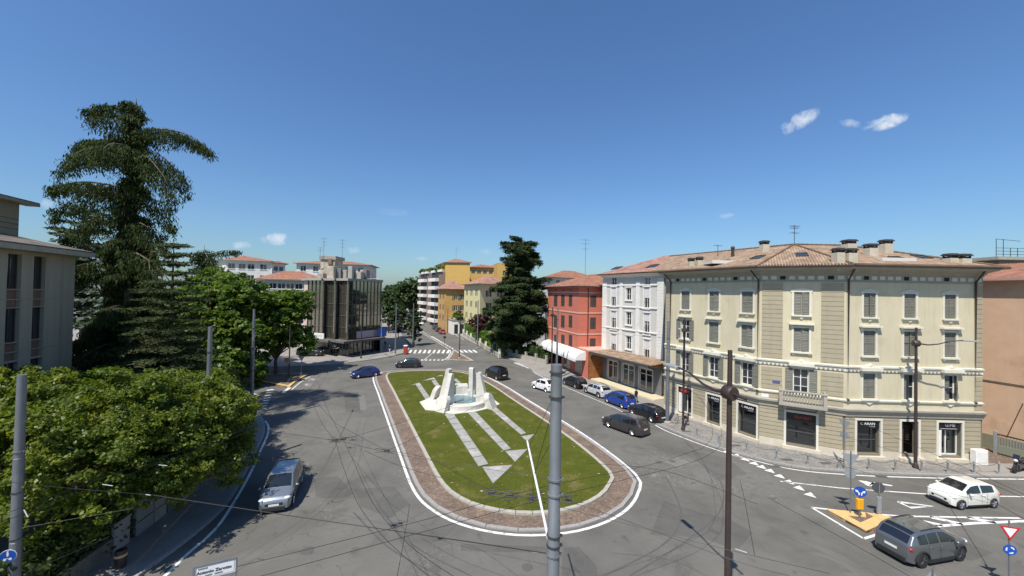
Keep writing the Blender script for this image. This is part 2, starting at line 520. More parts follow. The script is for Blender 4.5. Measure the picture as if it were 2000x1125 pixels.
def settmat(name, cols, scale=8.0, joint=(0.14, 0.13, 0.115)):
    m = bpy.data.materials.new(name); m.use_nodes = True
    n, l = m.node_tree.nodes, m.node_tree.links
    b = n['Principled BSDF']; b.inputs['Roughness'].default_value = 0.85; b.inputs['Specular IOR Level'].default_value = 0.3
    geo = n.new('ShaderNodeNewGeometry')
    vo = n.new('ShaderNodeTexVoronoi'); vo.inputs['Scale'].default_value = scale; vo.inputs['Randomness'].default_value = 0.7
    ve = n.new('ShaderNodeTexVoronoi'); ve.feature = 'DISTANCE_TO_EDGE'
    ve.inputs['Scale'].default_value = scale; ve.inputs['Randomness'].default_value = 0.7
    l.new(geo.outputs['Position'], vo.inputs['Vector']); l.new(geo.outputs['Position'], ve.inputs['Vector'])
    sp = n.new('ShaderNodeSeparateColor'); l.new(vo.outputs['Color'], sp.inputs[0])
    cr = n.new('ShaderNodeValToRGB'); e = cr.color_ramp.elements
    while len(e) < len(cols): e.new(0.5)
    for i, c in enumerate(cols):
        e[i].position = i / (len(cols) - 1); e[i].color = (*c, 1)
    l.new(sp.outputs[0], cr.inputs['Fac'])
    r = n.new('ShaderNodeMapRange'); r.inputs[1].default_value = 0.01; r.inputs[2].default_value = 0.07
    l.new(ve.outputs['Distance'], r.inputs[0])
    mx = n.new('ShaderNodeMix'); mx.data_type = 'RGBA'; mx.inputs[6].default_value = (*joint, 1)
    l.new(r.outputs[0], mx.inputs[0]); l.new(cr.outputs[0], mx.inputs[7])
    nz = n.new('ShaderNodeTexNoise'); nz.inputs['Scale'].default_value = 0.8; nz.inputs['Detail'].default_value = 5
    l.new(geo.outputs['Position'], nz.inputs['Vector'])
    m2 = n.new('ShaderNodeMix'); m2.data_type = 'RGBA'; m2.blend_type = 'MULTIPLY'; m2.inputs[0].default_value = 0.6
    c2 = n.new('ShaderNodeValToRGB'); c2.color_ramp.elements[0].position = 0.3; c2.color_ramp.elements[0].color = (0.6, 0.6, 0.6, 1)
    c2.color_ramp.elements[1].position = 0.7; c2.color_ramp.elements[1].color = (1.2, 1.18, 1.15, 1)
    l.new(nz.outputs['Fac'], c2.inputs['Fac']); l.new(mx.outputs[2], m2.inputs[6]); l.new(c2.outputs[0], m2.inputs[7])
    l.new(m2.outputs[2], b.inputs['Base Color'])
    bp = n.new('ShaderNodeBump'); bp.inputs['Distance'].default_value = 0.02; bp.inputs['Strength'].default_value = 0.6
    l.new(r.outputs[0], bp.inputs['Height']); l.new(bp.outputs[0], b.inputs['Normal'])
    MATS[name] = m
    return m
M_sett_red = settmat('porphyry_setts', [(0.15, 0.095, 0.065), (0.205, 0.14, 0.10), (0.175, 0.115, 0.08), (0.27, 0.205, 0.155), (0.125, 0.085, 0.065)], 8.5)
M_sett_grey = settmat('grey_setts', [(0.24, 0.225, 0.205), (0.30, 0.285, 0.26), (0.21, 0.20, 0.185), (0.34, 0.32, 0.29)], 7.5, (0.17, 0.16, 0.145))
M_pave = mat('pavement_asphalt', (0.22, 0.205, 0.185), (0.29, 0.27, 0.24), scale=0.8, rough=0.95, bump=0.2, c3=(0.17, 0.155, 0.145), s3=0.4, f3=0.55)

MB().plan([(-4000, -600), (4000, -600), (4000, 6000), (-4000, 6000)], -0.06).build('ground', M_ground, kind='structure')
road = MB().plan([(-260, -8), (140, -8), (140, 110), (60, 110), (20, 420), (-220, 420), (-120, 120), (-260, 120)], 0.0).build('road', M_asph, kind='structure')

def catmull(pts, closed=True, k=6):
    n = len(pts); out = []
    P = [Vector(p) for p in pts]
    rng_ = range(n) if closed else range(n - 1)
    for i in rng_:
        if closed:
            a, b, c, d = P[i - 1], P[i], P[(i + 1) % n], P[(i + 2) % n]
        else:
            a, b, c, d = P[max(i - 1, 0)], P[i], P[i + 1], P[min(i + 2, n - 1)]
        for j in range(k):
            t = j / k
            out.append(0.5 * ((2 * b) + (c - a) * t + (2 * a - 5 * b + 4 * c - d) * t * t + (3 * b - a - 3 * c + d) * t ** 3))
    if not closed: out.append(P[-1])
    return out
def resample(pts, step, closed=True):
    P = list(pts) + ([pts[0]] if closed else [])
    out = [P[0].copy()]; acc = 0.0
    for a, b in zip(P[:-1], P[1:]):
        L = (b - a).length
        while L > 1e-9 and acc + L >= step:
            a = a + (b - a) * ((step - acc) / L)
            out.append(a.copy()); L = (b - a).length; acc = 0.0
        acc += L
    return out
def normals(pts, closed=True):
    n = len(pts); out = []
    for i in range(n):
        a = pts[i - 1] if (closed or i) else pts[i]
        b = pts[(i + 1) % n] if (closed or i < n - 1) else pts[i]
        t = (b - a).normalized()
        out.append(Vector((t.y, -t.x)))
    return out
def offset(pts, d, closed=True):
    return [p + q * d for p, q in zip(pts, normals(pts, closed))]
def ribbon(pts, w, z, name, material, parent, closed=False, d=0.0):
    a, b = offset(pts, d - w / 2, closed), offset(pts, d + w / 2, closed)
    mb = MB(); n = len(pts)
    mb.add([(p.x, p.y, z) for p in a] + [(p.x, p.y, z) for p in b],
           [((i + 1) % n, i, n + i, n + (i + 1) % n) for i in range(n if closed else n - 1)])
    o = mb.build(name, material, parent)
    me = o.data
    if me.polygons[0].normal.z < 0: me.flip_normals()
    return o
def kerb_run(pts, w, z0, z1, name, material, parent, closed=False, d=0.0, stone=1.0, gap=0.015, limit=300):
    """row of single kerb stones along a line"""
    pts = resample(pts, stone, closed)
    nr = normals(pts, closed)
    n = len(pts); idx = list(range(n if closed else n - 1))
    idx.sort(key=lambda i: pts[i].length)
    keep, rest = idx[:limit], idx[limit:]
    far = MB()
    for i in keep + rest:
        j = (i + 1) % n
        a, b, na, nb = pts[i], pts[j], nr[i], nr[j]
        t = (b - a).normalized() * gap
        jz = rnd.uniform(-0.006, 0.006)
        q = [a + na * (d - w / 2) + t, b + nb * (d - w / 2) - t, b + nb * (d + w / 2) - t, a + na * (d + w / 2) + t]
        mb = far if i in rest[:0] or i not in keep else MB()
        cen = sum(q, Vector((0, 0))) / 4
        q2 = [p + (cen - p).normalized() * 0.02 for p in q]
        v = [(p.x, p.y, z0) for p in q] + [(p.x, p.y, z1 - 0.02 + jz) for p in q] + [(p.x, p.y, z1 + jz) for p in q2]
        ccw = (q[1] - q[0]).cross(q[2] - q[1]) > 0
        f = [(8, 9, 10, 11)] + [(k, (k + 1) % 4, 4 + (k + 1) % 4, 4 + k) for k in range(4)] + [(4 + k, 4 + (k + 1) % 4, 8 + (k + 1) % 4, 8 + k) for k in range(4)]
        if not ccw: f = [tuple(reversed(x)) for x in f]
        mb.add(v, f)
        if mb is not far: mb.build(name, material, parent)
    if far.v: far.build(name, material, parent, kind='stuff')

# --- central oblong island
isl = catmull(gl([(757, 734), (773, 770), (790, 803), (830, 880), (865, 943), (900, 974), (950, 994), (1020, 1004), (1100, 998), (1160, 976), (1187, 947), (1183, 921),
                  (1100, 851), (1000, 783), (962, 757), (925, 737), (895, 729), (860, 726.5), (820, 726.5), (785, 728)]), True, 8)
isl = resample(isl, 0.5)
if normals(isl)[0].dot(isl[0] - Vector((-4, 42))) < 0: isl.reverse()
island = MB().prism(offset(isl, 1.5), -0.02, 0.07).build('traffic_island', M_sett_red, kind='structure')
MB().prism(isl, 0.05, 0.17).build('lawn_bed', M_lawn, island)
kerb_run(isl, 0.26, -0.01, 0.20, 'kerb_stone', M_kerbw, island, True, 0.13, 0.95)
kerb_run(isl, 0.24, -0.01, 0.09, 'edge_stone', M_granite, island, True, 1.5 + 0.12, 1.4)
ribbon(isl, 0.19, 0.004, 'edge_line', M_paint, road, True, 1.98)

# grass tufts over the lawn
rs = np.random.RandomState(3)
inn = offset(isl, -0.12)
ax = np.array([p.x for p in inn]); ay = np.array([p.y for p in inn])
def inside(x, y, ax, ay):
    r = np.zeros(x.shape, bool); n = len(ax); j = n - 1
    for i in range(n):
        with np.errstate(divide='ignore', invalid='ignore'):
            c = ((ay[i] > y) != (ay[j] > y)) & (x < (ax[j] - ax[i]) * (y - ay[i]) / (ay[j] - ay[i]) + ax[i])
        r ^= c; j = i
    return r
FOUNT = g(903, 781.5, 0.62).xy
gx = rs.uniform(ax.min(), ax.max(), 90000); gy = ay.min() + (ay.max() - ay.min()) * rs.uniform(0, 1, 90000) ** 1.35
ok = inside(gx, gy, ax, ay) & (np.hypot(gx - FOUNT.x, gy - FOUNT.y) > 4.6)
gx, gy = gx[ok][:42000], gy[ok][:42000]
strips_px = [[(868, 808), (886, 808), (954, 906), (935, 911)], [(942, 912), (1001, 908), (963, 944)],
             [(914, 806), (930, 805), (998, 876), (984, 880)], [(987, 881), (1030, 877), (1006, 902)],
             [(956, 797), (967, 794), (1028, 846), (1018, 849)], [(1018, 852), (1043, 848), (1030, 862)],
             [(812, 751), (820, 748), (843, 781), (833, 783)], [(803, 752), (819, 747), (821, 749.5)],
             [(843, 744), (850, 741), (861, 755), (853, 757)], [(825, 743.5), (847, 737), (851, 740.5)],
             [(886, 741), (891, 739), (905, 752), (899, 754)], [(852, 735), (862, 732), (866, 734)]]
mask = np.ones(len(gx), bool)
for sp in strips_px:
    w = gl(sp, 0.17)
    mask &= ~inside(gx, gy, np.array([p.x for p in w]), np.array([p.y for p in w]))
gx, gy = gx[mask], gy[mask]
ng = len(gx)
th = rs.uniform(0, 6.28, ng); hh = rs.uniform(0.015, 0.05, ng); ww = rs.uniform(0.015, 0.04, ng)
base = np.stack([gx, gy, np.full(ng, 0.165)], 1)
dx = np.stack([np.cos(th) * ww, np.sin(th) * ww, np.zeros(ng)], 1)
tip = base + np.stack([rs.normal(0, 0.03, ng), rs.normal(0, 0.03, ng), hh], 1)
vv = np.stack([base - dx, base + dx, tip], 1).reshape(-1, 3)
M_blade = leafmat('grass_blades', [(0.06, 0.08, 0.010), (0.075, 0.092, 0.013), (0.115, 0.12, 0.026), (0.066, 0.085, 0.011)], 0.3, 0.7)
o = np_mesh('grass', vv, np.arange(ng * 3).reshape(-1, 3), M_blade, island)
o['kind'] = 'stuff'
# fallen scraps and clover flowers on the grass
nf = 70; k = rs.choice(ng, nf); q = base[k] + np.array([0, 0, .05]); w_ = rs.uniform(.03, .09, (nf, 1))
vv = np.stack([q + w_ * np.array([-1, -.6, 0]), q + w_ * np.array([1, -.5, .1]), q + w_ * np.array([.9, .7, .2]), q + w_ * np.array([-.8, .6, .1])], 1).reshape(-1, 3)
np_mesh('fallen_leaves', vv, np.arange(nf * 4).reshape(-1, 4), leafmat('leaf_scraps', [(.45, .43, .33), (.30, .25, .12), (.5, .5, .45)], .2, .8), island)['kind'] = 'stuff'

# stone strips and pointed heads set into the lawn
M_strip = mat('lawn_stone', (0.33, 0.325, 0.30), (0.25, 0.245, 0.225), scale=2.5, rough=0.85, bump=0.15, c3=(0.41, 0.40, 0.37), s3=0.8, f3=0.55)
for sp in strips_px:
    w = gl(sp, 0.19)
    if len(w) == 3:
        MB().prism(w, 0.1, 0.196).build('stone_head', M_strip, island); continue
    a, b, c, d = w
    L = ((c + d) / 2 - (a + b) / 2).length
    k = max(1, round(L / 1.6))
    for i in range(k):
        t0, t1 = i / k + 0.004, (i + 1) / k - 0.004
        MB().prism([a.lerp(d, t0), b.lerp(c, t0), b.lerp(c, t1), a.lerp(d, t1)], 0.1, 0.19 + rnd.uniform(-0.004, 0.004)).build('paving_slab', M_strip, island)

# --- pavements
def pavement(kerb_px, inner, material, z=0.12, stone=1.2, kmat=None, name='pavement', smooth=4, px=True):
    k = gl(kerb_px, 0.0) if px else [Vector(p) for p in kerb_px]
    k = catmull(k, False, smooth)
    poly = k + [Vector(p) for p in inner]
    o = MB().prism(poly, -0.03, z).build(name, material, kind='structure')
    # the side the pavement lies on
    mid = len(k) // 2
    nrm = normals(k, False)[mid]
    cen = sum(poly, Vector((0, 0))) / len(poly)
    sgn = 1 if nrm.dot(cen - k[mid]) > 0 else -1
    kerb_run(k, 0.18, -0.02, z + 0.012, 'kerb_stone', kmat or M_granite, o, False, sgn * 0.05, stone, limit=90)
    return o, k
pav_r, kr = pavement([(822, 613), (840, 624), (870, 640), (905, 659), (940, 677), (965, 688), (1000, 703), (1030, 716), (1045, 727), (1069, 738), (1090, 741), (1150, 754), (1195, 772),
                      (1255, 800), (1268, 810), (1272, 820), (1284, 829), (1300, 836), (1350, 856), (1404, 875), (1479, 896), (1529, 908), (1580, 916), (1640, 920), (1720, 925), (1844, 929),
                      (2000, 931), (2200, 934)], [(110, 33), (110, 200), (-20, 300)], M_pave)
# the setts in front of the corner house
w = gl([(1290, 829), (1300, 833), (1350, 853), (1404, 871.5), (1479, 892), (1529, 904), (1580, 912), (1640, 916), (1720, 921), (1844, 925), (1925, 927)], 0.12)
MB().plan(w + [Vector((37.5, 31.6)), Vector((27, 32)), Vector((22, 35)), Vector((17, 44))], 0.124).build('setts', M_sett_grey, pav_r)
pav_l, kl = pavement([(200, 1190), (255, 1140), (300, 1105), (372, 1052), (440, 990), (475, 932), (505, 872), (516, 846), (514, 822), (500, 806), (470, 793), (380, 780), (250, 768)],
                     [(-140, 60), (-140, 5), (-30, 5)], M_pave)
pav_f, kf = pavement([(300, 722), (430, 718), (520, 717.5), (567, 716.5), (640, 713), (705, 706), (760, 697.5), (785, 691), (797, 685), (799, 679), (793, 668), (783, 652), (774, 636), (768, 622)],
                     [(-100, 260), (-220, 260), (-220, 66)], M_pave)
pav_n, kn = pavement([(-30, 11.5), (-14, 12.4), (-4, 13.2), (6, 14.9), (12, 14.9), (20, 13.2), (40, 12)], [(40, -6), (-30, -6)], M_pave, px=False)

def islet(px, material, kmat, name, kw=0.3, z=0.14, inner=None):
    k = gl(px, 0.0)
    k = catmull(k, True, 1)
    o = MB().prism(k, -0.02, z - 0.02).build(name, material, kind='structure')
    big = []
    n = len(k)
    a = sum(k[i].x * k[(i + 1) % n].y - k[(i + 1) % n].x * k[i].y for i in range(n))
    if a < 0: k = list(reversed(k))
    for i in range(n):
        p, q = k[i], k[(i + 1) % n]
        L = (q - p).length; t = (q - p) / L; nn = Vector((-t.y, t.x))
        m = max(1, round(L / 1.0))
        for j in range(m):
            s0, s1 = L * j / m + 0.012, L * (j + 1) / m - 0.012
            A, B = p + t * s0, p + t * s1
            MB().prism([A, B, B + nn * kw - t * (kw * 0.6 if j == m - 1 else 0), A + nn * kw + t * (kw * 0.6 if j == 0 else 0)], -0.01, z + 0.0025 * ((i * 3 + j) % 7)).build('kerb_stone', kmat, o)
    return o
islet([(871, 704), (878, 697), (883, 687), (888, 684.5), (926, 706)], M_sett_red, M_kerbw, 'median_island', 0.45)
islet([(490, 741), (510, 747), (566, 757), (574, 750), (588, 740), (603, 733), (585, 730), (540, 731), (492, 733)], M_sett_red, M_paint_y, 'splitter_island', 0.4)
islet([(1615, 999), (1692, 1042), (1747, 1016), (1690, 1005)], M_sett_red, M_paint_y, 'kerbed_island', 0.55)

# --- painted markings, repairs and covers in the road surface
def line(px, w, name='lane_line', z=0.004, smooth=1, material=None):
    p = gl(px, 0.0)
    if smooth > 1: p = catmull(p, False, smooth)
    return ribbon(p, w, z, name, material or M_paint, road)
def dashes(a, b, n, w, frac=0.5, name='lane_dash', z=0.004):
    A, B = g(*a).xy, g(*b).xy
    for i in range(n):
        p, q = A.lerp(B, i / n), A.lerp(B, (i + frac) / n)
        ribbon([p, q], w, z, name, M_paint, road)
def patch(px, material, name='asphalt_patch', z=0.002):
    PZ[0] += 0.00025
    MB().plan(gl(px, 0.0), z - 0.001 + PZ[0]).build(name, material, road)
PZ = [0.0]
line([(300, 1142), (325, 1122), (365, 1083), (407, 1047), (440, 1008), (485, 932), (509, 880), (523, 848), (524, 832), (518, 822)], 0.16, 'edge_line', smooth=4)
line([(1280, 830), (1300, 841), (1350, 861), (1404, 880), (1479, 901), (1529, 913), (1580, 921), (1640, 926), (1720, 930.5), (1844, 934), (2000, 936), (2150, 938)], 0.14, 'edge_line', smooth=4)
tri = []
for k, (x, y) in enumerate([(1420, 884), (1437, 891), (1455, 899), (1472, 907), (1487, 914), (1503, 921.5), (1522, 932), (1540, 943.5), (1560, 955.5), (1582, 969)]):
    c = g(x, y).xy; s = 0.34
    nx = (Vector((0.75, -0.66))).normalized(); ny = Vector((0.66, 0.75))
    MB().plan([c - nx * s, c + nx * s, c + ny * s * 2.0], 0.004).build('give_way_triangle', M_paint, road)
line([(1585, 991), (1687, 1052)], 0.15, 'island_outline'); line([(1687, 1052), (1760, 1030), (1830, 1026)], 0.15, 'island_outline')
line([(1585, 991), (1680, 1002), (1760, 1008), (1860, 1010), (1992, 1012)], 0.15, 'island_outline')
line([(1745, 1010), (1827, 1028), (1900, 1022), (2000, 1018), (2120, 1012)], 0.22, 'hatch_outline')
for a, b in [((1817, 1010), (1880, 1023.5)), ((1890, 1011.5), (1945, 1020.5)), ((1760, 1009), (1840, 1026))]:
    line([a, b], 0.32, 'hatch_bar')
line([(1524, 940), (1640, 953), (1700, 957.5), (1812, 965), (1940, 969), (2100, 972)], 0.12)
# direction arrows and an open give way triangle on the approach
def arrow(px, name='arrow_marking'):
    MB().plan(gl(px, 0.0), 0.004).build(name, M_paint, road)
arrow([(1676, 938), (1696, 949.5), (1722, 948.5), (1704, 941.5), (1744, 948), (1741, 949.5), (1708, 944.5), (1692, 940)])
line([(1754, 980), (1778, 991.5), (1822, 989), (1754, 980)], 0.22, 'give_way_symbol')
# far crossing, stop dashes and the lanes of the avenue
for k in range(10):
    x = 800 + k * 9.2 if k < 9 else 0
    if k < 9: MB().plan(gl([(x - 2.5, 690), (x + 1.5, 683.5), (x + 5.4, 683.5), (x + 2.5, 690)]), 0.004).build('crossing_stripe', M_paint, road)
for k in range(4):
    x = 897 + k * 9
    MB().plan(gl([(x + 4, 688.5), (x - 2, 683.5), (x + 2.5, 683.5), (x + 9.5, 688.5)]), 0.004).build('crossing_stripe', M_paint, road)
for k in range(6):
    x = 822 + k * 8
    MB().plan(gl([(x, 704.2), (x + 1.0, 702.2), (x + 4.5, 702), (x + 3.8, 704.2)]), 0.004).build('stop_dash', M_paint, road)
line([(827, 704), (848, 687)], 0.12); line([(868, 703), (876, 696), (880, 688), (879, 683)], 0.18)
dashes((884, 681), (842, 656), 11, 0.5, 0.55, 'median_bar')
line([(886, 683), (850, 662.5), (822, 645)], 0.14); line([(880, 684), (846, 663), (820, 648)], 0.14)
line([(906, 663), (880, 649), (846, 632)], 0.14)
for k in range(6):
    x = 1003 + k * 5
    MB().plan(gl([(x, 709 + k * 1.9), (x + 3, 708 + k * 1.9), (x + 14, 710 + k * 1.9), (x + 11, 711.2 + k * 1.9)]), 0.004).build('crossing_stripe', M_paint, road)
line([(1037, 721), (1046, 729), (1070, 740.5), (1090, 744)], 0.14, smooth=3)
for k in range(8):       # zebra in the shade at the side street
    a = g(520 + k * 2.0, 797 - k * 5.2).xy; b = g(507 + k * 2.0, 799 - k * 5.2).xy
    ribbon([a, b], 0.42, 0.004, 'crossing_stripe', M_paint, road)
line([(478, 762), (507, 773)], 0.14); line([(566, 757), (552, 767)], 0.4, 'stop_line'); line([(570, 761), (586, 747), (606, 735)], 0.14, smooth=2)
# parking line beside the kerb
line([(1095, 752), (1150, 775), (1200, 796), (1262, 828)], 0.1, 'parking_line')
# repairs
patch([(1290, 900), (1323, 912), (1352, 905), (1320, 892)], M_asph3)
patch([(1296, 978), (1365, 1000), (1420, 1012), (1470, 1040), (1440, 1075), (1370, 1050), (1270, 1044)], M_asph2)
patch([(1350, 880), (1420, 895), (1460, 925), (1400, 940), (1365, 905)], M_asph2)
patch([(612, 935), (660, 930), (692, 965), (660, 975), (618, 972)], M_asph2)
patch([(690, 955), (770, 950), (800, 985), (760, 1010), (705, 990)], M_asph2)
patch([(1100, 1070), (1130, 1068), (1165, 1105), (1170, 1140), (1095, 1140)], M_asph2)
patch([(900, 1062), (1070, 1068), (1068, 1080), (900, 1076)], M_asph2)
patch([(672, 770), (700, 765), (714, 790), (706, 806), (675, 804)], M_asph2)
patch([(700, 768), (712, 772), (716, 800), (704, 802)], M_asph3)
patch([(1890, 1060), (1940, 1080), (1900, 1095), (1850, 1085)], M_asph2)
for px, py, r in [(1287, 903, .32), (1313, 901, .32), (1402, 908, .35), (1030, 1108, .34), (850, 1112, .34), (600, 1075, .4), (760, 1005, .45), (640, 960, .3), (1205, 780, .3), (1130, 790, .3)]:
    c = g(px, py); r *= .78
    MB().lathe([(r, -0.01), (r, 0.006), (r - .02, 0.008)], 18, (c.x, c.y, 0)).build('manhole_cover', M_iron, road)
for px, py in [(1512, 911), (1437, 873), (1537, 901), (1612, 908), (1722, 931), (1340, 845)]:
    c = g(px, py)
    z = 0.005 if py > 909 and px != 1612 else 0.128
    mb = MB()
    mb.box(c.x - .42, c.x + .42, c.y - .2, c.y + .2, -0.02 + z, z)
    for k in range(7): mb.box(c.x - .39 + k * .115, c.x - .34 + k * .115, c.y - .17, c.y + .17, z, z + .006)
    mb.build('drain_grate', M_iron, road)
# dark tyre tracks sweeping round the island
M_track = mat('tyre_track', (0.068, 0.066, 0.064), (0.09, 0.088, 0.084), scale=1.2, rough=0.9)
for px in ([(560, 1010), (600, 960), (640, 900), (690, 800)], [(1230, 1125), (1350, 1050), (1410, 990), (1400, 930), (1330, 880)], [(1180, 1125), (1300, 1060), (1330, 1000), (1300, 930)],
           [(690, 1000), (760, 1070), (860, 1125)], [(735, 985), (800, 1060), (920, 1125)]):
    line(px, 0.09, 'tyre_track', 0.003, 6, M_track)
# ------------------------------------------------------------------ fountain monument on the island
M_marble = mat('pale_marble', (0.60, 0.58, 0.53), (0.50, 0.48, 0.43), scale=1.5, rough=0.7, bump=0.2, streak=.4, c3=(0.37, 0.35, 0.31), s3=1.0, f3=0.58)
M_marble2 = mat('white_chippings', (0.64, 0.62, 0.54), (0.48, 0.46, 0.39), scale=6, rough=0.9, bump=0.6, bscale=12)
M_water = mat('pool_water', (0.07, 0.15, 0.17), (0.13, 0.22, 0.24), scale=2.5, rough=0.08, spec=0.8, bump=0.2, bscale=6)
fx, fy = FOUNT
fo = thing('fountain', 'pale stone fountain with four tall fins and a round pool on the lawn', 'fountain', (fx, fy, 0.17))
chip = gl([(819.6, 785.5), (836, 779), (862, 771), (925, 770), (957, 775), (976, 789.5), (959.5, 796.5), (927, 804.5), (888, 808.5), (874, 807.5), (858, 803), (830.6, 800.5)], 0.2)
MB().prism(chip, 0.1, 0.24).build('stone_apron', M_marble2, fo)
mb = MB()
N = 40
ring = lambda r: [(fx + r * math.cos(2 * math.pi * i / N), fy + r * math.sin(2 * math.pi * i / N)) for i in range(N)]
mb.lathe([(1.95, .2), (2.9, .2), (2.9, .72), (2.84, .78), (2.0, .78), (1.95, .72), (1.95, .3)], N, (fx, fy, 0))
mb.build('basin_rim', M_marble, fo)
MB().prism(ring(1.97), 0.22, 0.62).build('pool_water', M_water, fo)
MB().lathe([(.03, .6), (.025, 1.0), (.018, 1.7), (.05, 1.95), (.02, 2.0)], 8, (fx + .1, fy - .2, 0)).build('water_jet', mat('water_spray', (0.75, 0.8, 0.82), rough=0.3), fo)
def radial(ang):
    a = RAD(ang)
    return Matrix(((math.cos(a), -math.sin(a), 0, fx), (math.sin(a), math.cos(a), 0, fy), (0, 0, 1, 0), (0, 0, 0, 1)))
for ang, foot in ((66, 4.1), (150, 4.3), (238, 3.7), (340, 3.9)):
    R = radial(ang)
    mb = MB(R)
    prof = [(1.8, .2), (3.3, .2), (3.0, 1.2), (2.24, 3.85), (2.16, 3.95), (1.9, 3.95), (1.8, 3.85)]
    mb.ext(prof, lambda a, b: (a, -.27, b), lambda a, b: (a, .27, b))
    mb.build('fin', M_marble, fo)
    # rounded slab leaning at the fin's foot
    mb = MB(R)
    arc = [(-.62, .18)] + [(.62 * math.cos(math.pi - t * math.pi / 8), 1.15 + .62 * math.sin(math.pi - t * math.pi / 8)) for t in range(9)] + [(.62, .18)]
    x0 = foot - 1.15
    mb.ext(arc, lambda a, b: (foot - .5 - (b - .18) * .42, a, b), lambda a, b: (foot + .08 - (b - .18) * .42, a, b))
    mb.build('foot_slab', M_marble, fo)
mb = MB(radial(100))
mb.cbox(2.0, 3.4, -.75, .75, .2, 1.75, .04); mb.build('rear_block', M_marble, fo)
mb = MB(radial(100)); mb.cbox(1.5, 2.1, -1.5, -.7, .2, 1.35, .03); mb.build('rear_block', M_marble, fo)
# ------------------------------------------------------------------ building tools
M_glass = glassmat('window_glass', (0.025, 0.03, 0.035))
M_shopglass = glassmat('shop_glass', (0.012, 0.016, 0.018), 0.03)
M_curtain = mat('net_curtain', (0.62, 0.62, 0.6), (0.5, 0.5, 0.5), scale=3, rough=0.6)
M_white = mat('white_paint', (0.74, 0.73, 0.69), (0.66, 0.65, 0.61), scale=3, rough=0.6)
M_trim = mat('cream_trim', (0.66, 0.63, 0.53), (0.59, 0.56, 0.46), scale=2, rough=0.8, streak=.25)
M_shut = mat('grey_shutter', (0.15, 0.147, 0.118), (0.185, 0.18, 0.146), scale=2, rough=0.6)
M_shutb = mat('brown_shutter', (0.055, 0.042, 0.036), (0.08, 0.06, 0.05), scale=2, rough=0.6)
M_gutter = mat('brown_gutter', (0.05, 0.035, 0.03), (0.07, 0.05, 0.04), scale=3, rough=0.45, metal=0.3)
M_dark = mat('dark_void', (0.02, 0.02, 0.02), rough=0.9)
M_black = mat('black_panel', (0.012, 0.012, 0.014), rough=0.25)
M_tile = uvmat('roof_tiles_tan', 'tile', (0.43, 0.32, 0.225), (0.28, 0.195, 0.135), (0.15, 0.105, 0.075), 0.21, 0.40)
M_tiler = uvmat('roof_tiles_red', 'tile', (0.42, 0.20, 0.13), (0.32, 0.15, 0.10), (0.16, 0.08, 0.055), 0.22, 0.40)
M_tilep = uvmat('roof_tiles_pink', 'tile', (0.46, 0.27, 0.21), (0.35, 0.19, 0.145), (0.18, 0.10, 0.075), 0.22, 0.40)
M_steel = mat('dull_metal', (0.16, 0.16, 0.16), (0.12, 0.12, 0.12), scale=5, rough=0.45, metal=0.7)

def mitre(pts, d):
    """open polyline moved outward (to the wall's outside) by d with mitred corners"""
    out = []
    n = len(pts)
    for i in range(n):
        p = Vector(pts[i])
        ns = []
        if i > 0:
            t = (Vector(pts[i]) - Vector(pts[i - 1])).normalized(); ns.append(Vector((t.y, -t.x)))
        if i < n - 1:
            t = (Vector(pts[i + 1]) - Vector(pts[i])).normalized(); ns.append(Vector((t.y, -t.x)))
        if len(ns) == 2:
            m = (ns[0] + ns[1]).normalized(); m = m / max(0.3, m.dot(ns[0]))
        else:
            m = ns[0]
        out.append(p + m * d)
    return out
def sweep(pts, prof, name, material, parent, smooth=False):
    """profile of (out, z) carried along a wall line"""
    rows = [[(q.x, q.y, z) for q in mitre(pts, o)] for o, z in prof]
    mb = MB(); n = len(pts); m = len(prof)
    fs = []
    for j in range(m):
        k = (j + 1) % m
        for i in range(n - 1):
            fs.append((j * n + i, j * n + i + 1, k * n + i + 1, k * n + i))
    fs.append(tuple(j * n for j in range(m))); fs.append(tuple(j * n + n - 1 for j in reversed(range(m))))
    mb.add([p for r in rows for p in r], fs)
    o = mb.build(name, material, parent, smooth)
    return o
def shutter_leaf(F, s0, s1, z0, z1, out, parent, material, slats=14, ang=0.0):
    M = F.M.copy()
    if ang:
        hinge = s0 if ang > 0 else s1
        M = F.M @ Matrix.Translation((hinge, out, 0)) @ Matrix.Rotation(ang, 4, 'Z') @ Matrix.Translation((-hinge, -out, 0))
    mb = MB(M); t = 0.05; w = 0.055
    mb.box(s0, s0 + w, out, out + t, z0, z1); mb.box(s1 - w, s1, out, out + t, z0, z1)
    zm = (z0 + z1) / 2
    for a, b in ((z0, z0 + w), (zm - w / 2, zm + w / 2), (z1 - w, z1)):
        mb.box(s0 + w, s1 - w, out, out + t, a, b)
    for k in range(slats):
        z = z0 + w + (z1 - z0 - 2 * w) * (k + 0.2) / slats
        h = (z1 - z0 - 2 * w) / slats * 0.95
        mb.add([(s0 + w, out + .004, z + h), (s1 - w, out + .004, z + h), (s1 - w, out + t - .008, z), (s0 + w, out + t - .008, z)], [(3, 2, 1, 0)])
    return mb.build('shutter', material, parent)
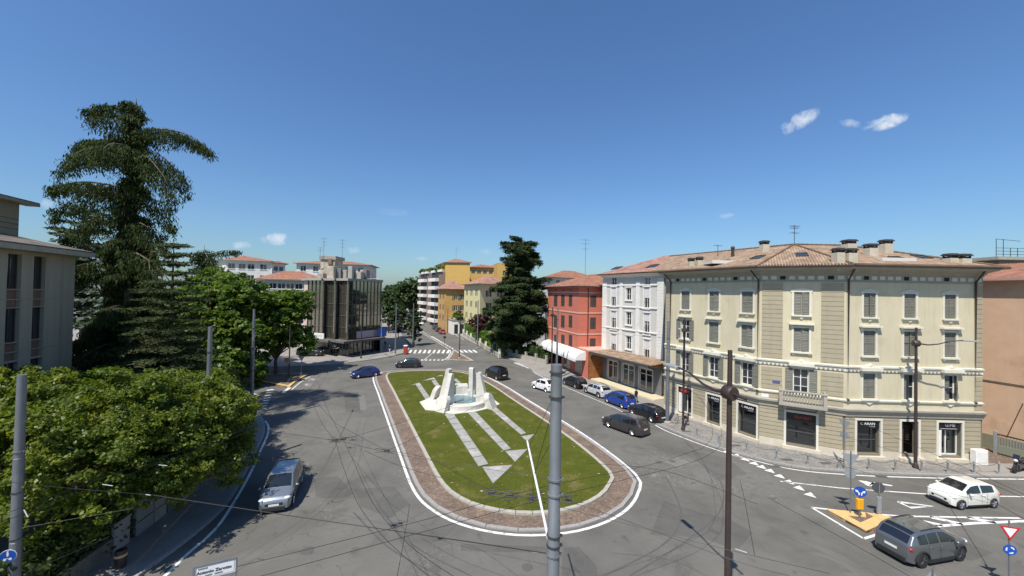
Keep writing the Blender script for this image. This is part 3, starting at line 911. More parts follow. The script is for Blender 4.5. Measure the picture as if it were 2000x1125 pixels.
def win(F, s0, s1, z0, z1, parent, depth=0.16, frame=None, pane=None, bars=1, rows=1, name='window', sill=None, thick=0.06):
    """casement in its opening: frame (part) > pane, sill"""
    mb = MB(F.M); t = thick; o0, o1 = -depth - 0.05, -depth + 0.02
    mb.box(s0, s0 + t, o0, o1, z0, z1); mb.box(s1 - t, s1, o0, o1, z0, z1)
    mb.box(s0 + t, s1 - t, o0, o1, z0, z0 + t); mb.box(s0 + t, s1 - t, o0, o1, z1 - t, z1)
    for k in range(bars):
        x = s0 + (s1 - s0) * (k + 1) / (bars + 1)
        mb.box(x - t * .55, x + t * .55, o0 + .005, o1 - .005, z0 + t, z1 - t)
    for k in range(rows - 1):
        z = z0 + (z1 - z0) * (k + 1) / rows
        mb.box(s0 + t, s1 - t, o0 + .01, o1 - .01, z - t * .3, z + t * .3)
    f = mb.build(name, frame or M_white, parent)
    j = rnd.uniform(-.004, .004)
    mb = MB(F.M); y = -depth - 0.02
    mb.add([(s0, y + j, z0), (s1, y - j, z0), (s1, y - j * .5, z1), (s0, y + j * .5, z1)], [(0, 1, 2, 3)])
    mb.build('pane', pane or M_glass, f)
    if sill:
        mb = MB(F.M); mb.box(s0 - .1, s1 + .1, -.02, .12, z0 - .09, z0 - .002); mb.build('sill', sill, f)
    return f
def roof_plane(pts, name, material, parent, t=0.12):
    """one slope of a roof, a slab with thickness; pts in order, facing up"""
    P = [Vector(p) for p in pts]
    n = Vector((0, 0, 0))
    for i in range(len(P)):
        n += P[i].cross(P[(i + 1) % len(P)])
    if n.z < 0: P.reverse()
    k = len(P)
    mb = MB()
    mb.add([tuple(p) for p in P] + [(p.x, p.y, p.z - t) for p in P],
           [tuple(range(k)), tuple(range(2 * k - 1, k - 1, -1))] + [(i, k + i, k + (i + 1) % k, (i + 1) % k) for i in range(k)])
    return mb.build(name, material, parent, uv=True)
def hit(px, py, a, b, c):
    """sight line meets the plane of three points"""
    a, b, c = Vector(a), Vector(b), Vector(c)
    n = (b - a).cross(c - a); d = ray(px, py); o = Vector((0, 0, EYE))
    return o + d * ((a - o).dot(n) / d.dot(n))

# ------------------------------------------------------------------ the corner house, cream with grey rustication
P0, P1, P2, P3 = [g(*p).xy for p in ((1297, 802), (1482, 867), (1650, 897.5), (1918, 905))]
FL, FC, FR = Face(P0, P1), Face(P1, P2), Face(P2, P3)
M_cream = mat('cream_render', (0.56, 0.50, 0.35), (0.52, 0.465, 0.32), scale=0.9, rough=0.9, bump=0.05, streak=.5, c3=(0.485, 0.425, 0.29), s3=0.35, f3=0.56)
M_rust = mat('grey_rustication', (0.375, 0.325, 0.225), (0.33, 0.285, 0.195), scale=1.2, rough=0.9, streak=.35, bump=0.08, c3=(0.33, 0.29, 0.215), s3=0.8, f3=0.57)
M_joint = mat('rustication_joint', (0.17, 0.15, 0.11), rough=0.95)
M_plinth = mat('plinth_stone', (0.57, 0.51, 0.40), (0.48, 0.42, 0.33), scale=1.5, rough=0.85, bump=0.1)
M_frieze = mat('frieze_grey', (0.36, 0.335, 0.275), (0.30, 0.28, 0.23), scale=2, rough=0.85)
ch = thing('corner_house', 'cream four-storey corner house with grey shutters and tan tiled hip roof', 'building', ((P0.x + P3.x) / 2, (P1.y + P3.y) / 2 + 2, 0.12))
Z = lambda py: FR.sz(1697, py)[1]
zr = dict(a0=Z(619), a1=Z(572.5), b0=Z(694), b1=Z(646), c0=Z(778), c1=Z(729.5))
z_str, z_sill, z_cor0, z_cor1, z_shop, z_pl = Z(720), Z(782.5), Z(812), Z(798), Z(818.5), Z(880)
EAVE = 15.45
cols = {'L': [(1331.8, 1346.7), (1386.5, 1403.7), (1449.5, 1470.5)], 'C': [(1550.6, 1580.5)], 'R': [(1686, 1709.5), (1765, 1788), (1844, 1866.5)]}
faces = {'L': FL, 'C': FC, 'R': FR}
shops = {'L': [(1324.5, 1351), (1381, 1407), (1441.8, 1478)], 'C': [(1535.5, 1594)], 'R': [(1673, 1719), (1760, 1793), (1832, 1878)]}
for key, F in faces.items():
    holes, wins = [], []
    for ci, (a, b) in enumerate(cols[key]):
        s0, s1 = F.sz(a, 600)[0], F.sz(b, 600)[0]
        if key == 'L':
            s0, s1 = (s0 + s1) / 2 - .52, (s0 + s1) / 2 + .52
        for r in 'abc':
            z0, z1 = zr[r + '0'], zr[r + '1']
            if key == 'C' and r == 'c': z0 = Z(782) - .05
            holes.append((s0, s1, z0, z1)); wins.append((ci, r, s0, s1, z0, z1))
    sh = []
    for a, b in shops[key]:
        s0, s1 = F.sz(a, 800)[0], F.sz(b, 800)[0]
        sh.append((s0, s1, z_pl - .28, z_shop - .12))
    up = wall(F, 0, F.L, z_cor0 + .1, EAVE, holes, 'upper_wall', M_cream, ch, .2)
    low = wall(F, 0, F.L, 0.05, z_cor0 + .1, [(a, b, c, d) for a, b, c, d in sh], 'ground_floor_wall', M_joint, ch, .45)
    # stone courses of the ground floor, each running between the openings
    n = 8; h = (z_cor0 - z_pl) / n
    for k in range(n):
        zc0, zc1 = z_pl + k * h + .018, z_pl + (k + 1) * h - .018
        cur = 0.0
        for a, b, c, d in sorted(sh) + [(F.L, F.L, 0, 0)]:
            if a - .16 - cur > .1:
                MB(F.M).box(cur, a - .16, -.02, .045, zc0, zc1).build('stone_course', M_rust, low)
            cur = b + .16
    cur = 0.0
    for a, b, c, d in sorted(sh) + [(F.L, F.L, 0, 0)]:
        e = a - .16 if a < F.L else F.L
        if e - cur > .1: MB(F.M).box(cur, e, -.02, .09, 0.02, z_pl - .02).build('plinth_block', M_plinth, low)
        cur = b + .16
    # shop surrounds
    for i, (a, b, c, d) in enumerate(sh):
        mb = MB(F.M)
        mb.box(a - .16, a, -.1, .07, c - .12, d + .02); mb.box(b, b + .16, -.1, .07, c - .12, d + .02); mb.box(a - .16, b + .16, -.1, .07, d + .02, d + .2)
        s_ = mb.build('shop_surround', M_trim, low)
        MB(F.M).box(a - .3, b + .3, -.1, .3, 0.05, c - .12).build('threshold', M_plinth, s_)
    # windows and shutters
    for ci, r, s0, s1, z0, z1 in wins:
        opened = (r == 'c' and key in 'LC') or (r == 'b' and key == 'L' and ci == 0)
        f = win(F, s0, s1, z0, z1, ch, .14, rows=3 if opened else 2, pane=M_glass)
        mb = MB(F.M); w = .15
        mb.box(s0 - w, s0, -.01, .06, z0 - .02, z1 + w); mb.box(s1, s1 + w, -.01, .06, z0 - .02, z1 + w); mb.box(s0, s1, -.01, .06, z1, z1 + w)
        if r in 'ab' or key != 'R':
            for e in (s0 - w - .09, s1 + w): mb.box(e, e + .09, -.01, .05, z1 - .02, z1 + w + .03)
        mb.build('window_surround', M_trim, f)
        mid = (s0 + s1) / 2
        mb = MB(F.M)
        if r == 'a':
            mb.box(s0 - .18, s1 + .18, -.01, .2, z0 - .14, z0 - .02); mb.box(s0 - .1, s1 + .1, -.01, .1, z0 - .24, z0 - .14)
            mb.ell((mid, .05, z0 - .26), .16, .1, .14, 8, 5)
            mb.build('sill', M_trim, f); mb = MB(F.M)
            mb.ext([(s0 - .3, z1 + .17), (mid, z1 + .36), (s1 + .3, z1 + .17)], lambda a, b: (a, -.01, b), lambda a, b: (a, .09, b))
        elif r == 'b':
            mb.box(s0 - .22, s1 + .22, -.01, .2, z0 - .16, z0 - .03)
            for e in (s0 - .12, s1 - .06): mb.ell((e + .09, .06, z0 - .25), .09, .09, .1, 8, 5)
            mb.build('sill', M_trim, f); mb = MB(F.M)
            mb.box(s0 - .34, s1 + .34, -.01, .34, z1 + .28, z1 + .42); mb.box(s0 - .26, s1 + .26, -.01, .22, z1 + .2, z1 + .28)
            for e in (s0 - .2, s1 + .06): mb.box(e, e + .14, -.01, .16, z1 + .0, z1 + .2)
        elif not (key == 'C'):
            mb.box(s0 - .22, s1 + .22, -.01, .2, z0 - .16, z0 - .03)
            mb.ext([(s0 - .1, z0 - .16), (mid, z0 - .5), (s1 + .1, z0 - .16)], lambda a, b: (a, -.01, b), lambda a, b: (a, .1, b))
            mb.build('sill', M_trim, f); mb = MB(F.M)
        if r == 'c':
            mb.box(s0 - .34, s1 + .34, -.01, .38, z_str - .14, z_str + .12); mb.box(s0 - .26, s1 + .26, -.01, .26, z_str - .28, z_str - .14)
            mb.ext([(mid - .5, z_str + .12), (mid - .2, z_str + .34), (mid + .2, z_str + .34), (mid + .5, z_str + .12)], lambda a, b: (a, -.01, b), lambda a, b: (a, .16, b))
            mb.ell((mid, .12, z_str + .28), .16, .12, .16, 8, 5)
        mb.build('window_hood', M_trim, f)
        if opened:
            w = (s1 - s0) / 2
            shutter_leaf(F, s0 - w - .04, s0 - .04, z0, z1, .07, f, M_shut); shutter_leaf(F, s1 + .04, s1 + w + .04, z0, z1, .07, f, M_shut)
            MB(F.M).add([(s0 + .07, -.21, z0), (mid - .04, -.21, z0), (mid - .04, -.21, z1 - .35), (s0 + .07, -.21, z1 - .35)], [(0, 1, 2, 3)]).build('curtain', M_curtain, f)
            MB(F.M).add([(mid + .04, -.21, z0), (s1 - .07, -.21, z0), (s1 - .07, -.21, z1 - .35), (mid + .04, -.21, z1 - .35)], [(0, 1, 2, 3)]).build('curtain', M_curtain, f)
        else:
            half = (key == 'R' and r == 'c' and ci > 0)
            shutter_leaf(F, s0 + .01, mid - .01, z0 + .02, z1 - .01, -.07, f, M_shut)
            shutter_leaf(F, mid + .01, s1 - .01, z0 + .02, z1 - .01, -.07, f, M_shut, ang=-RAD(62) if half else -RAD(rnd.choice((0, 0, 3, 9))))
    # corner strips of stacked blocks
    strips = {'L': [(0.05, .62)], 'C': [(.12, FC.sz(1529, 600)[0]), (FC.sz(1604, 600)[0], FC.L - .12)], 'R': [(FR.L - .62, FR.L - .03)]}[key]
    for a, b in strips:
        h = .385; n = int((EAVE - 1.15 - z_cor1) / h)
        for k in range(n):
            z0 = z_cor1 + .06 + k * h
            if abs(z0 + h / 2 - z_str) < .36 or abs(z0 + h / 2 - z_sill) < .2: continue
            MB(F.M).box(a, b, -.02, .04, z0 + .02, z0 + h - .015).build('quoin_block', M_rust, up)
line3 = [P0, P1, P2, P3]
sweep(line3, [(0, z_cor0 - .05), (.12, z_cor0 - .05), (.14, z_cor0 + .12), (.34, z_cor1 - .16), (.36, z_cor1 - .02), (0, z_cor1 + .05)], 'shop_cornice', M_frieze, ch)
sweep(line3, [(0, z_str - .26), (.07, z_str - .26), (.07, z_str + .02), (.16, z_str + .06), (.18, z_str + .18), (0, z_str + .22)], 'string_course', M_trim, ch)
sweep(line3, [(0, z_sill - .12), (.1, z_sill - .12), (.14, z_sill - .02), (.14, z_sill + .05), (0, z_sill + .08)], 'sill_course', M_trim, ch)
sweep(line3, [(0, EAVE - 1.18), (.06, EAVE - 1.18), (.06, EAVE - 1.06), (.03, EAVE - 1.05), (.03, EAVE - .6), (.12, EAVE - .58), (.14, EAVE - .46), (.3, EAVE - .42), (.34, EAVE - .3), (1.05, EAVE - .16), (1.16, EAVE - .14), (1.18, EAVE), (0, EAVE + .02)], 'eaves_cornice', M_frieze, ch)
sweep(line3, [(1.12, EAVE + .01), (1.24, EAVE - .02), (1.32, EAVE + .03), (1.33, EAVE + .12), (1.12, EAVE + .1)], 'gutter', M_gutter, ch)
# frieze panels and square vents
for key, F in faces.items():
    n = int(F.L / .62)
    for k in range(n):
        s = (k + .5) * F.L / n
        m_ = M_dark if k % 5 == 2 else M_trim
        MB(F.M).box(s - .2, s + .2, .0, .045 if m_ is M_trim else .035, EAVE - .98, EAVE - .68).build('frieze_panel', m_, ch)
    mb = MB(F.M)
    for k in range(int(F.L / .3)):
        s = (k + .5) * .3
        mb.box(s, s + .15, .0, .11, z_str - .2, z_str - .06)
    mb.build('dentil_row', M_frieze, ch, kind='stuff')
# downpipes
def pipe(F, s, ztop, zbot, out=.12, bend=True):
    p = [F.w(s - .25 if bend else s, 1.0, ztop), F.w(s - .2 if bend else s, .85, ztop - .25), F.w(s, out, ztop - 1.0), F.w(s, out, zbot + .3), F.w(s, out, zbot)]
    MB().tube(p, .07, 8).build('downpipe', M_gutter, ch, True)
    MB().tube([F.w(s, out, zbot - .02), F.w(s, out, zbot + .14)], .1, 8).build('downpipe_collar', M_gutter, ch, True)
pipe(FL, FL.sz(1311, 600)[0], EAVE, z_sill - .1); pipe(FL, FL.L - .12, EAVE, z_sill - .15); pipe(FR, .12, EAVE, z_sill); pipe(FR, FR.sz(1903, 600)[0], EAVE, z_sill)
# roof
E0, E1, E2, E3 = [Vector((p.x, p.y, EAVE + .1)) for p in mitre(line3, 1.24)]
inL, inR = -FL.n, -FR.n
apx = (P1 + P2) / 2 - FC.n * 5.7
AP = Vector((apx.x, apx.y, 18.1))
RL = Vector((AP.x - FL.d.x * 15, AP.y - FL.d.y * 15, 18.1)); RR = Vector((32.3, AP.y, 18.1))
E0 = Vector((E0.x - FL.d.x * 1.2, E0.y - FL.d.y * 1.2, E0.z))
BL = Vector((E0.x + 14.5 * inL.x, E0.y + 14.5 * inL.y, EAVE)); BR = Vector((E3.x + .5, 44.5, EAVE)); BM = Vector((32.0, 44.5, EAVE))
E3x = Vector((E3.x + .7, E3.y, E3.z))
rl = roof_plane([E0, E1, AP, RL], 'roof_slope', M_tile, ch); rc = roof_plane([E1, E2, AP], 'roof_slope', M_tile, ch)
rr = roof_plane([E2, E3x, RR, AP], 'roof_slope', M_tile, ch); roof_plane([E3x, BR, RR], 'roof_slope', M_tile, ch)
roof_plane([RL, AP, BM, BL], 'roof_slope', M_tile, ch); roof_plane([AP, RR, BR, BM], 'roof_slope', M_tile, ch)
wall(Face(P3, (P3.x + .4, 44)), 0, 12.6, 0, EAVE, [], 'side_wall', M_cream, ch)
wall(Face((17.33 + 12, 50), P0), 0, (Vector((29.33, 50)) - P0).length, 0, EAVE, [], 'side_wall', M_cream, ch)
wall(Face((P3.x + .4, 44), (29.33, 50)), 0, (Vector((P3.x + .4, 44)) - Vector((29.33, 50))).length, 0, EAVE, [], 'rear_wall', M_cream, ch)
def ridge_tiles(a, b, parent, material, r=.1):
    a, b = Vector(a), Vector(b)
    n = max(2, int((b - a).length / .42))
    mb = MB()
    for k in range(n):
        p, q = a.lerp(b, k / n), a.lerp(b, (k + .96) / n)
        mb.tube([p + Vector((0, 0, .02)), q + Vector((0, 0, .05))], r * .92, 7, r)
    mb.build('ridge_tiles', material, parent)
for a, b in ((E1, AP), (E2, AP), (AP, RL), (AP, RR), (RR, E3x)): ridge_tiles(a, b, ch, M_tile)
def eave_tiles(a, b, parent, material):
    a, b = Vector(a), Vector(b); L = (b - a).length; n = int(L / .21); t = (b - a).normalized(); nn = Vector((t.y, -t.x, 0))
    mb = MB()
    for k in range(n):
        p = a + t * (.21 * (k + .5))
        mb.tube([p + nn * .1 - Vector((0, 0, .02)), p - nn * .35 + Vector((0, 0, .13))], .075, 6)
    mb.build('eave_tiles', material, parent)
for a, b in ((E0, E1), (E1, E2), (E2, E3x)): eave_tiles(a, b, ch, M_tile)
def chimney(base, w, h, parent, body, cap=True, d=None):
    d = d or w
    x, y, z = base
    c = MB().cbox(x - w / 2, x + w / 2, y - d / 2, y + d / 2, z - .8, z + h, .02).build('chimney', body, parent)
    if cap:
        mb = MB()
        for sx in (-1, 1):
            for sy in (-1, 1): mb.box(x + sx * w * .38 - .05, x + sx * w * .38 + .05, y + sy * d * .38 - .05, y + sy * d * .38 + .05, z + h, z + h + .22)
        mb.box(x - w * .38, x + w * .38, y - d * .38, y + d * .38, z + h, z + h + .16)
        mb.cbox(x - w * .59, x + w * .59, y - d * .59, y + d * .59, z + h + .22, z + h + .32, .03)
        mb.cbox(x - w * .5, x + w * .5, y - d * .5, y + d * .5, z + h + .32, z + h + .4, .03)
        mb.build('chimney_cap', M_dark2, c)
M_dark2 = mat('sooty_metal', (0.03, 0.028, 0.027), (0.05, 0.045, 0.04), scale=5, rough=0.6)
M_chim = mat('chimney_render', (0.52, 0.47, 0.36), (0.42, 0.37, 0.28), scale=2, rough=0.9)
for px, py, w, h, pl in ((1350, 519, .62, .5, rl), (1366, 518, .66, .55, rl), (1492.5, 491, .75, .75, rl), (1637, 510, .75, .75, rr), (1660, 511, .8, .75, rr), (1658, 490, .95, .7, rr), (1700, 498, .85, .65, rr), (1730, 492, .85, .8, rr), (1856, 510, .8, .25, rr), (1880, 512, .85, .3, rr)):
    tri = (E0, E1, AP) if pl is rl else (E2, E3x, AP)
    p = hit(px, py, *tri)
    chimney(p, w * .86, h * .88, ch, M_chim)
def skylight(px, py, tri, w, l, parent, edge):
    p = hit(px, py, *tri); a, b, c = [Vector(q) for q in tri]
    n = (b - a).cross(c - a).normalized(); n = n if n.z > 0 else -n
    u = Vector((0, 0, 1)).cross(n).normalized(); v = n.cross(u)
    M = Matrix((( u.x, v.x, n.x, p.x), (u.y, v.y, n.y, p.y), (u.z, v.z, n.z, p.z), (0, 0, 0, 1)))
    mb = MB(M); mb.box(-w / 2, w / 2, -l / 2, -l / 2 + .08, .0, .1); mb.box(-w / 2, w / 2, l / 2 - .08, l / 2, .0, .1); mb.box(-w / 2, -w / 2 + .08, -l / 2, l / 2, 0, .1); mb.box(w / 2 - .08, w / 2, -l / 2, l / 2, 0, .1)
    s = mb.build('skylight', edge, parent)
    MB(M).add([(-w / 2, -l / 2, .05), (w / 2, -l / 2, .05), (w / 2, l / 2, .05), (-w / 2, l / 2, .05)], [(0, 1, 2, 3)]).build('pane', M_glass, s)
for px, py, t in ((1480, 503, (E0, E1, AP)), (1566, 498, (E1, E2, AP)), (1755, 505, (E2, E3x, AP)), (1800, 502, (E2, E3x, AP)), (1412, 512, (E0, E1, AP))): skylight(px, py, t, .9, 1.1, ch, M_steel)
M_flash = mat('pale_flashing', (0.6, 0.56, 0.5), rough=0.8)
for px, py, t in ((1420, 513, (E0, E1, AP)), (1757, 509, (E2, E3x, AP))):
    p = hit(px, py, *t); MB().box(p.x - 1.5, p.x + 1.3, p.y - .1, p.y + 1.8, p.z - .1, p.z + .22).build('terrace_recess', M_flash, ch)
p = hit(1431, 501, E0, E1, AP); MB().lathe([(.16, -.3), (.16, .75), (.2, .78), (.2, .95), (.1, 1.1)], 8, tuple(p)).build('flue', M_gutter, ch)
def aerial(base, h, parent, arms=(.95, .8, .55), w=.6):
    mb = MB(); x, y, z = base
    mb.tube([(x, y, z - .3), (x, y, z + h)], .03, 5)
    for k, a in enumerate(arms):
        zz = z + h * a
        mb.tube([(x - w * (.9 - .2 * k), y - .1, zz), (x + w * (.9 - .2 * k), y + .1, zz)], .018, 4)
        for t in (-.7, -.35, 0, .35, .7):
            mb.tube([(x + t * w, y + t * .1 - .25, zz), (x + t * w, y + t * .1 + .25, zz)], .012, 4)
    mb.build('aerial', M_steel, parent)
aerial(AP, 1.9, ch, (.95, .85, .6)); aerial(hit(1402, 500, E0, E1, AP), 1.2, ch, (.95,))
# balcony over the corner shop
b0, b1 = FC.sz(1521, 800, .9)[0], FC.sz(1616, 800, .9)[0]
zb = Z(800) + .05
bal = MB(FC.M).box(b0, b1, .0, 1.05, zb - .18, zb).build('balcony_slab', M_frieze, ch)
mb = MB(FC.M)
for e in (b0 + .35, b1 - .6): mb.ext([(0, zb - .2), (.85, zb - .2), (.8, zb - .32), (.25, zb - .62), (0, zb - .7)], lambda a, b, e=e: (e, a, b), lambda a, b, e=e: (e + .25, a, b))
mb.build('balcony_bracket', M_frieze, bal)
mb = MB(FC.M)
for e in (b0 + .02, b1 - .26): mb.box(e, e + .24, .8, 1.04, zb, zb + 1.0)
mb.box(b0 - .03, b1 + .03, .78, 1.08, zb + 1.0, zb + 1.1); mb.box(b0 + .26, b1 - .26, .86, .98, zb, zb + .1)
for e in (b0 + .04, b1 - .16): mb.box(e, e + .12, .0, .8, zb + 1.0, zb + 1.09)
for k in range(13):
    s = b0 + .35 + (b1 - b0 - .7) * k / 12
    mb.lathe([(.035, zb + .1), (.07, zb + .3), (.035, zb + .62), (.06, zb + .8), (.05, zb + 1.0)], 6, (s, .92, 0))
    mb.tube([(s, .92, zb + .15), (s + .1, .92, zb + .55), (s, .92, zb + .95)], .025, 4)
mb.build('balcony_railing', M_frieze, bal)
# shopfronts
def sign_text(F, a, b, z, texts, parent, out=-.02):
    for t, size, dz, dx, m_ in texts:
        lettering(t, size, m_, parent, F.textM((a + b) / 2 + dx, out, z + dz))
M_wl = mat('white_letters', (0.8, 0.8, 0.8), rough=0.5); M_rl = mat('red_letters', (0.5, 0.045, 0.03), rough=0.5); M_gl = mat('grey_letters', (0.45, 0.46, 0.5), rough=0.5)
def shopfront(F, i, key, style):
    a, b = [F.sz(v, 800)[0] for v in shops[key][i]]
    z0, z1 = z_pl - .28, z_shop - .12
    zs = z1 - .62
    par = MB(F.M).box(a, b, -.12, -.06, zs, z1).build('shop_fascia', M_black, ch)
    mid = (a + b) / 2
    mb = MB(F.M)
    if style == 'door':
        for s in (a + .35, mid, b - .06): mb.box(s, s + .07, -.42, -.34, z0, zs)
        mb.box(a + .35, b, -.42, -.34, z0, z0 + .1)
        mb.box(a, a + .35, -.42, -.06, z0, zs)
    else:
        mb.box(a, a + .06, -.42, -.34, z0, zs); mb.box(b - .06, b, -.42, -.34, z0, zs); mb.box(a, b, -.42, -.34, z0, z0 + .06); mb.box(a, b, -.42, -.34, zs - .05, zs)
        mb.box(a, b, -.4, -.36, z0 + 1.0, z0 + 1.08)
    f = mb.build('shop_frame', M_white if style == 'door' else M_steel, ch)
    MB(F.M).add([(a, -.4, z0), (b, -.4, z0), (b, -.4, zs), (a, -.4, zs)], [(0, 1, 2, 3)]).build('pane', M_shopglass, f)
    return par, a, b, (zs + z1) / 2
p_, a, b, z = shopfront(FL, 0, 'L', 'door'); MB(FL.M).box(a + .25, b - .35, -.06, -.045, z - .17, z + .2).build('sign_panel', M_rl, p_)
for i in (1, 2):
    p_, a, b, z = shopfront(FL, i, 'L', 'win'); sign_text(FL, a, b, z, [('ARAN', .32, .04, .1, M_wl), ('C', .3, .04, -.5, M_gl), ('CUCINE', .13, -.18, .25, M_gl)], p_, -.05)
p_, a, b, z = shopfront(FC, 0, 'C', 'win'); sign_text(FC, a, b, z, [('fornari', .42, -.02, .15, M_rl)], p_, -.05)
p_, a, b, z = shopfront(FR, 0, 'R', 'win'); sign_text(FR, a, b, z, [('ARAN', .32, .04, .15, M_wl), ('C', .3, .04, -.48, M_gl), ('CUCINE', .13, -.18, .35, M_gl)], p_, -.05)
p_, a, b, z = shopfront(FR, 2, 'R', 'door'); sign_text(FR, a, b, z, [('U.ME', .36, .08, .1, M_gl)], p_, -.05); MB(FR.M).box(a + .25, b - .3, -.06, -.05, z - .22, z - .18).build('sign_rule', M_gl, p_)
# open doorway with a louvred inner leaf
a, b = [FR.sz(v, 800)[0] for v in shops['R'][1]]
z0, z1 = z_pl - .28, z_shop - .12
MB(FR.M).box(a, b, -1.6, -1.5, z0, z1).build('entrance_wall', mat('hall_render', (0.45, 0.40, 0.31), rough=0.9), ch)
mb = MB(FR.M); mb.box(a, a + .5, -.4, -.34, z0, z1); mb.build('entrance_door', mat('brown_door', (0.14, 0.10, 0.075), (0.1, 0.07, 0.05), scale=3, rough=0.5), ch)
mb = MB(FR.M)
for k in range(9): mb.box(a + .52, b - .1, -.8, -.6, z0 + 1.0 + k * .14, z0 + 1.05 + k * .14)
mb.build('louvre', M_gutter, ch)
MB(FR.M).box(a - .1, b + .1, -.1, .5, .1, z0 - .16).build('door_step', M_plinth, ch)
# small plaques
for F, px, py, w, h, m_ in ((FC, 1516, 746, .55, .22, mat('blue_plaque', (0.07, 0.09, 0.22), rough=0.5)), (FC, 1494, 772, .55, .28, M_white)):
    s, z = F.sz(px, py); MB(F.M).box(s - w / 2, s + w / 2, .04, .065, z - h / 2, z + h / 2).build('wall_plaque', m_, ch)
# white cabinet by the end of the wall
c = g(1904, 906)
cb = thing('utility_cabinet', 'white metal utility cabinet beside the end of the cream house', 'cabinet', (c.x, c.y - .3, .12))
mb = MB(); mb.cbox(c.x - .48, c.x + .48, c.y - .5, c.y - .05, .12, 1.25, .03); mb.build('cabinet_body', M_white, cb)
MB().box(c.x - .4, c.x + .4, c.y - .52, c.y - .495, .3, 1.1).build('cabinet_door', M_white, cb)
# ------------------------------------------------------------------ other buildings
def hip_roof(corners, z, over, rise, material, parent, ridge=None, gutter=True):
    """hip roof on four ground corners given anticlockwise from above; ridge along the longer side"""
    P = [Vector(c) for c in corners]
    cen = sum(P, Vector((0, 0))) / 4
    def off(i):
        a, b, c = P[i - 1], P[i], P[(i + 1) % 4]
        t1, t2 = (b - a).normalized(), (c - b).normalized()
        n1, n2 = Vector((t1.y, -t1.x)), Vector((t2.y, -t2.x))
        m = (n1 + n2).normalized(); return b + m * (over / max(.3, m.dot(n1)))
    E = [off(i) for i in range(4)]
    l01, l12 = (E[1] - E[0]).length, (E[2] - E[1]).length
    v = lambda p, zz: Vector((p.x, p.y, zz))
    E3 = [v(p, z) for p in E]
    if l01 >= l12:
        a, b = (E[0] + E[3]) / 2, (E[1] + E[2]) / 2
        t = (b - a).normalized() * min(l12 / 2, (b - a).length * .48)
        r0, r1 = v(a + t, z + rise), v(b - t, z + rise)
        pl = [[E3[0], E3[1], r1, r0], [E3[1], E3[2], r1], [E3[2], E3[3], r0, r1], [E3[3], E3[0], r0]]
    else:
        a, b = (E[0] + E[1]) / 2, (E[2] + E[3]) / 2
        t = (b - a).normalized() * min(l01 / 2, (b - a).length * .48)
        r0, r1 = v(a + t, z + rise), v(b - t, z + rise)
        pl = [[E3[0], E3[1], r0], [E3[1], E3[2], r1, r0], [E3[2], E3[3], r1], [E3[3], E3[0], r0, r1]]
    for p in pl: roof_plane(p, 'roof_slope', material, parent)
    if gutter:
        mb = MB()
        for i in range(4):
            mb.tube([E3[i] - Vector((0, 0, .06)), E3[(i + 1) % 4] - Vector((0, 0, .06))], .09, 6)
        mb.build('gutter', M_gutter, parent)
    return E3, r0, r1

def block(name, label, near, along, back, z, material, roof, rise=2.2, over=.7, wins=None, z0=0.0, group=None, extra=None, sill=None):
    """house from its near corner: one face runs off along the street (far end 'along'), the other runs to 'back'"""
    N, A, B = Vector(near), Vector(along), Vector(back)
    D = A + (B - N)
    o = thing(name, label, 'building', (N.x, N.y, z0), group)
    fl, fr = Face(A, N), Face(N, B)
    rest = [Face(B, D), Face(D, A)]
    for F, key in ((fl, 'L'), (fr, 'R')):
        holes = [(a, b, c, d) for (k, a, b, c, d, st) in (wins or []) if k == key]
        w = wall(F, 0, F.L, z0, z, holes, 'wall', material, o, .15)
        for (k, a, b, c, d, st) in (wins or []):
            if k != key: continue
            f = win(F, a, b, c, d, o, .1, bars=st.get('bars', 1), frame=st.get('frame'), pane=st.get('pane'), sill=st.get('sill'), thick=st.get('t', .06))
            if st.get('shut') == 'closed':
                m = (a + b) / 2
                shutter_leaf(F, a, m - .01, c, d, -.05, f, st['m'], 6); shutter_leaf(F, m + .01, b, c, d, -.05, f, st['m'], 6)
            elif st.get('shut') == 'open':
                q = (b - a) / 2
                shutter_leaf(F, a - q, a - .01, c, d, .02, f, st['m'], 6); shutter_leaf(F, b + .01, b + q, c, d, .02, f, st['m'], 6)
    for F in rest: wall(F, 0, F.L, z0, z, [], 'wall', material, o)
    if roof:
        hip_roof([N, B, D, A], z, over, rise, roof, o)
        sweep([A, N, B], [(0, z - .25), (.1, z - .22), (over - .05, z - .08), (over - .05, z - .02), (0, z)], 'eaves', M_trim if extra is None else extra, o)
    else:
        MB().prism([N, B, D, A], z - .02, z + .25).build('roof_slab', extra or M_frieze, o)
    return o, fl, fr
def grid(key, L, cols, rows, w, h, st):
    return [(key, L * c - w / 2, L * c + w / 2, z, z + h, st) for c in cols for z in rows]

